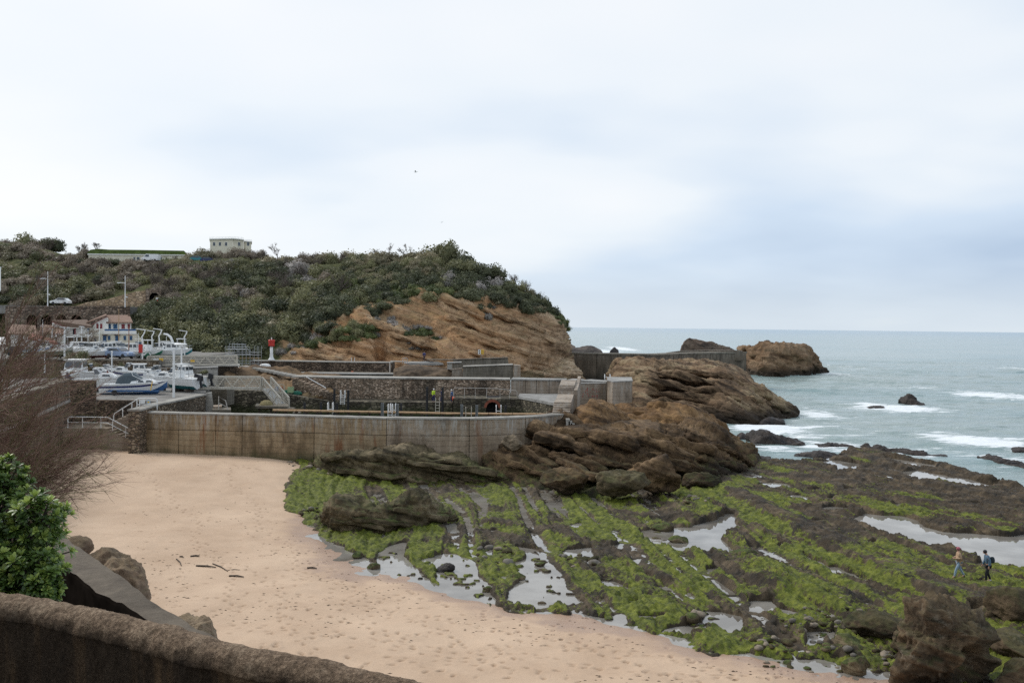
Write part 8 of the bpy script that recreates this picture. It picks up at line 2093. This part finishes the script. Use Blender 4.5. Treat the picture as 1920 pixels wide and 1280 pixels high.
# yard plants
for i, (c, r_, Y, rr, k_) in enumerate([(128, 674, 129, 1.1, 'olive'), (140, 668, 130, 1.5, 'olive'), (155, 674, 129, 1.3, 'mid'), (168, 684, 126, 1.2, 'olive'), (180, 690, 125, 1.0, 'mid'), (150, 690, 124.5, 1.3, 'mid')]):
    put_shrub(k_, at_y(c, r_, Y), rr, 'growing on the wall between the boatyards', 1.1)
for c, r_, rr in [(372, 705, .7), (385, 698, .6), (350, 702, .6), (228, 690, .8), (290, 700, .7)]: put_shrub('mid', at_y(c, r_, 126.5), rr, 'rooted in the stone wall under the upper footbridge')

# ================================================================== FOREGROUND
M_PARAPET, nt, b = new_mat('rough_parapet')
g = nd(nt, 'ShaderNodeNewGeometry'); pos = g.outputs['Position']
n1 = nd(nt, 'ShaderNodeTexNoise', {'Vector': pos, 'Scale': 3.0, 'Detail': 8.0, 'Roughness': .7}); n2 = nd(nt, 'ShaderNodeTexNoise', {'Vector': pos, 'Scale': 45.0, 'Detail': 5.0, 'Roughness': .75})
hs = nd(nt, 'ShaderNodeVectorMath', {0: pos, 1: (1.0, 1.0, .12)}, operation='MULTIPLY'); n3 = nd(nt, 'ShaderNodeTexNoise', {'Vector': hs, 'Scale': 5.5, 'Detail': 6.0, 'Roughness': .6})
c = ramp(nt, math_(nt, 'ADD', math_(nt, 'MULTIPLY', n1, .5), math_(nt, 'MULTIPLY', n2, .5)), [(.36, (.10, .068, .045)), (.5, (.245, .172, .116)), (.64, (.42, .315, .22))])
sp_ = nd(nt, 'ShaderNodeSeparateXYZ', {0: pos})
face = smooth_(nt, math_(nt, 'ADD', sp_.outputs[2], math_(nt, 'MULTIPLY', math_(nt, 'SUBTRACT', n3, .5), .22)), 13.37, 13.48, .88, 0.0)  # shade of the camera-side face painted in below the top, with brown streaks
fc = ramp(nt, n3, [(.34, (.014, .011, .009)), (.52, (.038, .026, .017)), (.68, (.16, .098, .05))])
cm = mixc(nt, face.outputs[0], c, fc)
cm = mixc(nt, .8, cm, ramp(nt, n2, [(.3, (.55, .55, .55)), (.7, (1.35, 1.35, 1.35))]), 'MULTIPLY')
nt.links.new(cm.outputs[2], b.inputs['Base Color']); b.inputs['Roughness'].default_value = .95; b.inputs['Specular IOR Level'].default_value = .15
bump(nt, b, math_(nt, 'ADD', n2, math_(nt, 'MULTIPLY', n1, .6)), 1.0, .03)
def swept_wall(name, far_edge, z, prof, mat, step=.03, n=None, amp=.008, seed=3):
    """profile (offset toward the camera side, height) swept along the far top edge"""
    P = catmull(np.array([p[:2] for p in far_edge]), n or 260)
    T = np.gradient(P, axis=0); T /= np.linalg.norm(T, axis=1, keepdims=True); Nn = np.stack([T[:, 1], -T[:, 0]], -1)
    prof = catmull(np.array(prof), len(prof) * 7)
    G = np.zeros((len(P), len(prof), 3))
    for j, (o, h) in enumerate(prof): G[:, j, :2] = P + Nn * o; G[:, j, 2] = z + h
    Q = G.reshape(-1, 3); nn = grid_normals(G)
    if np.mean(nn[:, len(prof) // 2, 2]) < 0: nn = -nn
    d = fbm3(Q * 3.0, 3, seed=seed) * amp * 1.4 + fbm3(Q * 16, 3, seed=seed + 4) * amp
    G = G + nn * d.reshape(G.shape[:2])[..., None]
    return link(name, np_mesh(name, G.reshape(-1, 3), grid_faces(*G.shape[:2]), True), mat)
PE = [at_z(c, r_, 13.5) for c, r_ in [(-420, 1060), (-200, 1078), (0, 1107), (125, 1125), (300, 1163), (400, 1190), (560, 1222), (700, 1252), (820, 1282), (1000, 1340), (1250, 1440)]]
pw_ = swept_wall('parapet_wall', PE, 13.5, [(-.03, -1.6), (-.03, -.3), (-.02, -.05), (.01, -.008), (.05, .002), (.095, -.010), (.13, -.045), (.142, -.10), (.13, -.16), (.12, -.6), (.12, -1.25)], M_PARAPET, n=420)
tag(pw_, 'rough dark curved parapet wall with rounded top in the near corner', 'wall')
# path the photographer stands on, with an unseen light blocking slope behind it
mt = bpy.data.meshes.new('path'); mt.from_pydata([(-9, -4, 12.3), (9, -4, 12.3), (4, 4.4, 12.3), (-9, 7.5, 12.3)], [], [(0, 1, 2, 3)])
tag(link('path', mt, paint('path_gravel', (.12, .10, .085), .95, 0, .2, 6)), kind='structure')
# unseen slope added behind the path to keep sky light off the parapet
_bx, _bz = np.meshgrid(np.linspace(-22, 16, 90), np.linspace(0, 1, 40), indexing='ij')
_B = np.stack([_bx, -2.6 - 3.2 * _bz + .6 * fbm2(_bx * .5, _bz * 3, 3, seed=15), 12.0 + 7.5 * _bz + .5 * fbm2(_bx * .7, _bz * 5, 3, seed=16)], -1)
tag(link('bank', np_mesh('bank', _B.reshape(-1, 3), grid_faces(90, 40), True), paint('light_blocker_dark', (.040, .045, .020), .95, 0, .4, 3)), kind='structure')  # added unseen slope, only blocks sky light
# second wall below with broad top
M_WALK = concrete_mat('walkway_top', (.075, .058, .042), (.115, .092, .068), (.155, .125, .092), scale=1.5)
M_WALKS = paint('walkway_side_shade', (.012, .009, .007), 1.0, 0, .4, 2, .0)  # deep shadow on the wall's inner side put into the colour
W_out = [at_z(c, r_, 10.0) for c, r_ in [(40, 962), (92, 988), (150, 1024), (212, 1068), (285, 1124), (375, 1178), (480, 1240), (600, 1310)]]
W_in = [at_z(c, r_, 10.0) for c, r_ in [(10, 985), (60, 1012), (95, 1040), (140, 1080), (200, 1120), (262, 1152), (340, 1220), (430, 1300)]]
Wo, Wi = catmull(np.array(W_out), 60), catmull(np.array(W_in), 60)
G = np.zeros((60, 8, 3))
for j, (t, h) in enumerate([(1.0, -3.2), (1.0, -.05), (.97, 0), (.7, .01), (.3, .01), (.03, 0), (0, -.06), (.02, -2.2)]):
    G[:, j] = Wi * (1 - t) + Wo * t + np.array([0, 0, h])
G += (fbm3(G.reshape(-1, 3) * 2.5, 3, seed=8) * .02).reshape(60, 8, 1)
ww = thing('walkway_wall', 'curved lower wall with broad grey top between bush and beach', 'wall')
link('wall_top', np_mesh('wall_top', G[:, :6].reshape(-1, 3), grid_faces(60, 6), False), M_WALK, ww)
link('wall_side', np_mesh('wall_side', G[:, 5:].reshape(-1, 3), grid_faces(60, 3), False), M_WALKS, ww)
mt = bpy.data.meshes.new('lower_path'); q_ = [at_z(c, r_, 8.2) for c, r_ in [(-500, 900), (60, 960), (480, 1300), (-500, 1500)]]
mt.from_pydata([tuple(p) for p in q_], [], [(0, 1, 2, 3)]); tag(link('lower_path', mt, paint('lower_path_earth', (.035, .030, .024), .95, 0, .3, 3)), kind='structure')
# natural rock under the lower wall
M_KNOB = rock_mat('knob_rock', (.06, .038, .025), (.21, .14, .09), (.33, .24, .165), strat=(.5, .3, .8), sfreq=2.0, big=.6, fine=4.0, lichen=.35, algae=(5, 14, .4, (.10, .12, .04)), bstr=1.0, bdist=.12)
boulder('rock', at_z(232, 1086, 9.2) + np.array([0, .1, -.5]), (.72, .85, .95), M_KNOB, 'green and brown knob of rock against the broad grey wall', seed=61, amp=.16, sub=6, detail=.06, stra=.10)
boulder('rock', at_z(185, 1048, 9.6) + np.array([0, .2, -.25]), (.75, .6, .42), M_KNOB, 'low brown rock edge between knob and far end of grey wall', seed=62, amp=.2, sub=5)
boulder('rock', at_z(133, 1012, 9.8) + np.array([0, .2, -.2]), (.42, .45, .22), M_KNOB, 'small rock lump at the far end of the grey wall', seed=63, amp=.2, sub=4)
boulder('rock', at_z(352, 1165, 9.3) + np.array([0, .2, -.55]), (.78, .5, .62), M_KNOB, 'grey brown rock with ochre face just above the parapet', seed=64, amp=.16, sub=6, detail=.06, rz=-.5)
boulder('rock', at_z(240, 1130, 7.0) + np.array([0, .0, -2.2]), (1.7, 1.2, 3.0), M_KNOB, 'rock face carrying the broad grey wall down to the sand', seed=65, amp=.12, sub=5)

# ---- glossy green bush
M_LEAFY = leaf_mat('glossy_leaf', (.032, .066, .016), (.165, .245, .055), rough=.32, trans=.22)
M_LEAFN = leaf_mat('young_leaf', (.20, .28, .05), (.44, .52, .14), rough=.35, trans=.28)
def rosette(seed, tips):
    rg = random.Random(seed); mb = MB()
    for i in range(17):
        a = i * 2.399 + rg.uniform(-.2, .2); el = 1.25 - i * .085 + rg.uniform(-.12, .12)
        L = .048 + .014 * min(i, 8) / 8 + rg.uniform(-.012, .012); w = L * .20
        d = np.array([math.cos(a) * math.cos(el), math.sin(a) * math.cos(el), math.sin(el)]); s = unit(np.cross(d, [0, 0, 1.0])); up = np.cross(s, d)
        pts = [(0, 0, 0), (.35, .8, .0), (.72, 1.0, -.03), (.92, .55, -.09), (1.0, 0, -.13)]
        left = [d * L * t + s * w * q + up * (L * h + abs(q) * w * .25) for t, q, h in pts]; right = [d * L * t - s * w * q + up * (L * h + abs(q) * w * .25) for t, q, h in pts]; midr = [d * L * t + up * L * h for t, q, h in pts]
        mb.cur = 1 if (i < 7 and tips) else 0
        mb.add(left + right + midr, [(10, 11, 1), (11, 12, 2, 1), (12, 13, 3, 2), (13, 14, 3), (10, 6, 11), (11, 6, 7, 12), (12, 7, 8, 13), (13, 8, 14)])
    me = bpy.data.meshes.new('leaf_rosette'); me.from_pydata(mb.v, [], mb.f)
    me.materials.append(M_LEAFY); me.materials.append(M_LEAFN); me.polygons.foreach_set('material_index', mb.m); me.polygons.foreach_set('use_smooth', [True] * len(mb.f)); me.update()
    return me
ROS = [rosette(s, s % 3 != 0) for s in range(6)]
bush = thing('glossy_bush', 'glossy green bush with pale young leaf rosettes behind the near parapet', 'bush', tuple(at_y(-20, 1080, 6.9)))
bo = np.array(bush.location)
rb = random.Random(5)
stem = MB()
lobes_ = [(30, 1010, 105, 7.0), (-60, 960, 120, 7.1), (10, 905, 45, 7.1), (70, 975, 45, 6.8), (60, 1080, 62, 6.7), (-40, 1080, 110, 6.8), (-140, 1000, 140, 7.0), (20, 1140, 70, 6.7), (84, 1098, 36, 6.6)]
cnt_ = 0
for c, r_, R_, Y in lobes_:
    ctr = at_y(c, r_, Y); rad = R_ * Y / FPX
    for k in range(int(16 + 95 * (R_ / 100) ** 2)):
        d = unit(np.array([rb.gauss(0, 1), rb.gauss(-.35, .8), rb.gauss(.25, .9)])); p = ctr + d * rad * rb.uniform(.72, 1.02) * np.array([1, .8, 1])
        o = bpy.data.objects.new('leaf_rosette', rb.choice(ROS)); COL.objects.link(o); o.parent = bush
        o.location = tuple(p - bo); ax = unit(d + np.array([0, 0, .9]))
        o.rotation_euler = (Vector(ax).to_track_quat('Z', 'Y').to_matrix() @ Matrix.Rotation(rb.uniform(0, 6), 3, 'Z')).to_euler()
        s = rb.uniform(.75, 1.2); o.scale = (s, s, s); cnt_ += 1
        if k % 3 == 0: stem.tube([ctr - bo - np.array([0, 0, rad * .5]), p - bo], [.012, .005], 4, cap=False)
    core_ = MB().ball(tuple(ctr - bo + np.array([0, .05, 0])), rad * .62, 10, 7)
for c, r_, R_, Y in lobes_:
    ctr = at_y(c, r_, Y); rad = R_ * Y / FPX; n_ = int(260 * (R_ / 100) ** 2) + 30
    if c == 30: inner = MB()
    for _ in range(n_):
        d = unit(np.array([rb.gauss(0, 1), rb.gauss(0, 1), rb.gauss(0, 1)])); p = ctr - bo + d * rad * rb.uniform(.2, .8); t = unit(np.array([rb.gauss(0, 1), rb.gauss(0, 1), rb.gauss(0, 1)])); s_ = unit(np.cross(d, t))
        inner.add([p, p + t * .045 + s_ * .012, p + t * .09, p + t * .045 - s_ * .012], [(0, 1, 2, 3)])
tag(inner.build('inner_leaves', M_LEAFY, bush), kind='stuff')
stem.build('stems', M_WOODD, bush)

# ---- feathery tamarisk
M_TAM = leaf_mat('tamarisk_twigs', (.085, .046, .034), (.22, .125, .085), rough=.85, trans=.0)
M_TAMG = leaf_mat('tamarisk_green', (.065, .066, .022), (.16, .15, .05), rough=.85, trans=.15)
tam = thing('feathery_shrub', 'large feathery brown tamarisk shrub hanging into the picture edge', 'shrub', tuple(at_y(-190, 1150, 9.2)))
to = np.array(tam.location); rt_ = random.Random(21)
lim, twg, grn = MB(), MB(), MB()
def spray(p, d, l, rr, lev, droop):
    segs = 5 if lev > 1 else 3; pts = [p]; dd = d.copy()
    for i in range(segs):
        dd = unit(dd + np.array([rt_.gauss(0, .10), rt_.gauss(0, .10), rt_.gauss(0, .07) + droop])); pts.append(pts[-1] + dd * l / segs)
    tgt = lim if lev >= 2 else (grn if rt_.random() < .22 else twg)
    tgt.tube(pts, list(np.linspace(rr, rr * .45, segs + 1)), 4 if lev >= 2 else 3, cap=False)
    if lev <= 0: return
    nb = {3: 8, 2: 11, 1: 9}[lev]
    for _ in range(nb):
        t = rt_.uniform(.25, 1.0) * segs; i = min(int(t), segs - 1); q = pts[i] + (pts[i + 1] - pts[i]) * (t - i)
        nd_ = unit(unit(pts[i + 1] - pts[i]) + np.array([rt_.gauss(0, .42), rt_.gauss(0, .42), rt_.gauss(.02, .36)]))
        spray(q, nd_, l * rt_.uniform(.36, .58), max(rr * .45, .0016), lev - 1, droop * .6 + rt_.uniform(-.02, .02))
for (c0, r0, c1, r1, Y0, Y1, l) in [(-180, 1080, 120, 860, 9.4, 9.2, 1), (-180, 1060, 95, 780, 9.5, 9.6, 1), (-190, 1040, 90, 730, 9.6, 10, 1), (-200, 1000, 55, 680, 9.7, 10.4, 1), (-200, 980, 10, 650, 9.8, 10.4, 1), (-190, 1000, -40, 640, 9.5, 9.8, 1), (-190, 1060, 60, 760, 9.4, 9.7, 1), (-170, 1090, 100, 890, 9.0, 9.2, 1), (-170, 1080, 90, 920, 9.2, 8.9, 1), (-150, 1090, 60, 930, 9.0, 8.7, 1), (-190, 1040, 40, 800, 9.3, 9.0, 1), (-200, 1000, 0, 720, 9.2, 9.0, 1), (-210, 980, -20, 700, 9.4, 9.4, 1), (-180, 1070, 70, 840, 9.7, 9.9, 1), (-220, 960, 60, 700, 9.9, 10.6, 1), (-160, 1100, 40, 960, 9.1, 8.9, 1), (-150, 1090, 125, 850, 9.2, 9.4, 1), (-160, 1080, 110, 930, 9.0, 9.1, 1), (-170, 1040, 115, 790, 9.4, 9.6, 1), (-180, 1060, 20, 800, 9.8, 9.8, 1), (-200, 1010, 70, 660, 10, 10.6, 1), (-200, 1000, 60, 620, 10.2, 10.9, 1), (-200, 980, 100, 680, 10.3, 11, 1), (-150, 1080, 100, 900, 9.3, 9.4, 1)]:
    A_, B__ = at_y(c0, r0, Y0), at_y(c1, r1, Y1); v = B__ - A_; L = np.linalg.norm(v)
    spray(A_ - to, unit(v), L * .80, .018, 3, rt_.uniform(-.02, .02))
lim.build('limbs', M_TAM, tam); tag(twg.build('twigs', M_TAM, tam), kind='stuff'); tag(grn.build('green_twigs', M_TAMG, tam), kind='stuff')

# ================================================================== BEACH LITTER
def sand_z(x, y):
    return float(sand_height(np.array([[x]]), np.array([[y]]))[0][0, 0])
for c0, r0, c1, r1, rr, lb in [(368, 1044, 405, 1048, .05, 'thickest straight driftwood stick on the open sand'), (399, 1040, 427, 1056, .035, 'thin crooked driftwood stick crossing beside the thickest one'), (430, 1064, 457, 1066, .05, 'dark driftwood piece seaward of the crossed sticks'), (357, 1029, 374, 1028, .05, 'short dark driftwood above the crossed sticks'), (331, 1034, 340, 1045, .035, 'small bent twig on the town side of the driftwood'), (427, 1053, 450, 1052, .02, 'thin pale stick on the sand next to the crossed sticks'), (576, 1041, 594, 1041, .05, 'dark stick near the shallows'), (337, 1030, 344, 1031, .04, 'tiny stick lying next to the bent twig')]:
    p, q = at_z(c0, r0, 2.1), at_z(c1, r1, 2.1)
    p[2] = sand_z(p[0], p[1]) + rr * .6; q[2] = sand_z(q[0], q[1]) + rr * .9; m_ = (p + q) / 2 + np.array([.03, .05, .02])
    tag(MB().tube([p, m_, q], [rr, rr * .9, rr * .55], 6).build('driftwood_stick', M_WOODD), lb, 'driftwood')
# scraps of weed and shell strewn over the sand
mb = MB(); rw_ = random.Random(8)
Xs, Ys, Ss = [], [], []
for _ in range(4200):
    c, r_ = rw_.uniform(220, 1650), 860 + 420 * rw_.random() ** .8
    p = at_z(c, r_, 2.0); Xs.append(p[0]); Ys.append(p[1]); Ss.append(rw_.uniform(.015, .06))
Xs, Ys = np.array(Xs)[None], np.array(Ys)[None]
zz_, sd_ = sand_height(Xs, Ys); dens = fbm2(Xs * .22, Ys * .3, 3, seed=71)
for i in range(Xs.shape[1]):
    if sd_[0, i] < .3 or dens[0, i] < -.05 - .5 * math.exp(-((sd_[0, i] - 2.2) / .5) ** 2) - .35 * math.exp(-((sd_[0, i] - 6.5) / .5) ** 2): continue
    x, y, z, s = Xs[0, i], Ys[0, i], zz_[0, i], Ss[i]; a = rw_.uniform(-.5, .5)
    ca, sa = math.cos(a) * s * rw_.uniform(1, 2.6), math.sin(a) * s
    mb.add([(x - ca, y - sa, z + .004), (x + sa * .4, y - s * .4, z + .012 + s * .2), (x + ca, y + sa, z + .004), (x - sa * .3, y + s * .45, z + .012 + s * .15)], [(0, 1, 2, 3)])
wd = mb.build('beach_weed', paint('dry_weed', (.085, .058, .040), .9, 0, .4, 4)); tag(wd, kind='stuff')
# pebbles between reef and sand
peb = tag(bpy.data.objects.new('pebble_bank', None), kind='structure'); COL.objects.link(peb)
PM = []
for s in range(5):
    bm = bmesh.new(); bmesh.ops.create_icosphere(bm, subdivisions=2, radius=1.0); v = np.array([q.co[:] for q in bm.verts]); f = np.array([[q.index for q in fc.verts] for fc in bm.faces]); bm.free()
    v = v * (1 + fbm3(v * 1.3 + s * 7, 3, seed=s)[:, None] * .28) * np.array([1, .8, .55]); me = np_mesh('pebble', v, f, True)
    me.materials.append([M_NEAR, M_GREENROCK, paint('pebble_grey', (.13, .115, .095), .85, 0, .4, 3), M_NEAR, paint('pebble_tan', (.21, .17, .125), .85, 0, .35, 3)][s]); PM.append(me)
rp_ = random.Random(12)
spots_ = [((1430, 1160), (1690, 1255), 90, .16), ((1500, 1140), (1620, 1190), 45, .12), ((1400, 1200), (1480, 1222), 14, .2), ((1260, 940), (1330, 952), 30, .16), ((540, 872), (620, 905), 36, .22), ((560, 955), (615, 975), 16, .22), ((1290, 1150), (1330, 1175), 8, .3), ((1050, 1045), (1130, 1062), 14, .3), ((890, 1020), (960, 1070), 14, .28)]
for a_, b2, n_, s0 in spots_:
    for _ in range(n_):
        p = at_z(rp_.uniform(a_[0], b2[0]), rp_.uniform(a_[1], b2[1]), 1.4); s = s0 * rp_.uniform(.4, 1.5)
        z = max(reef_z(p[0], p[1]), sand_z(p[0], p[1]))
        o = bpy.data.objects.new('stone', rp_.choice(PM)); COL.objects.link(o); o.parent = peb
        o.location = (p[0], p[1], max(z, POOL_Z - .05) + s * .12); o.scale = (s, s, s); o.rotation_euler = (rp_.uniform(-.3, .3), rp_.uniform(-.3, .3), rp_.uniform(0, 6))
# gulls
def gull(p, label, s=.4, fly=True, rz=0.):
    t = MB(); t.tube([(-.5 * s, 0, 0), (0, 0, .06 * s), (.45 * s, 0, .10 * s)], [.04 * s, .17 * s, .09 * s], 8); t.ball((.55 * s, 0, .16 * s), .11 * s, 8, 6)
    o = t.build('gull', M_WHITE, None, True); o.location = tuple(p); o.rotation_euler = (0, 0, rz); tag(o, label, 'gull')
    t2 = MB(); t2.tube([(.64 * s, 0, .15 * s), (.8 * s, 0, .12 * s)], [.035 * s, .01 * s], 5); t2.build('beak', M_YELLOW, o)
    for sg_ in (-1, 1):
        if fly: MB().add([(.2 * s, sg_ * .08 * s, .12 * s), (.1 * s, sg_ * .8 * s, .45 * s), (-.15 * s, sg_ * 1.5 * s, .30 * s), (-.15 * s, sg_ * .75 * s, .42 * s), (-.15 * s, sg_ * .08 * s, .10 * s), (0, sg_ * .5 * s, .34 * s)], [(0, 1, 5), (1, 2, 3, 5), (5, 3, 4), (0, 5, 4)]).build('wing', M_GALV, o)
        else:
            MB().add([(.25 * s, sg_ * .16 * s, .16 * s), (-.1 * s, sg_ * .19 * s, .16 * s), (-.7 * s, sg_ * .05 * s, .05 * s), (-.1 * s, sg_ * .16 * s, -.02 * s)], [(0, 1, 2, 3)]).build('wing', M_GALV, o)
            MB().tube([(0, sg_ * .06 * s, 0), (0, sg_ * .06 * s, -.38 * s)], .02 * s, 4).build('leg', M_YELLOW, o)
gull(at_y(779, 323, 120), 'gull flying high over the headland', .42); gull(at_y(828, 417, 190), 'distant gull flying just above the skyline', .45, True, 1.2)
p = at_z(1669, 887, 2.0); gull((p[0], p[1], reef_z(p[0], p[1]) + .16), 'white gull standing on the dark reef by a pool', .42, False, 2.5)
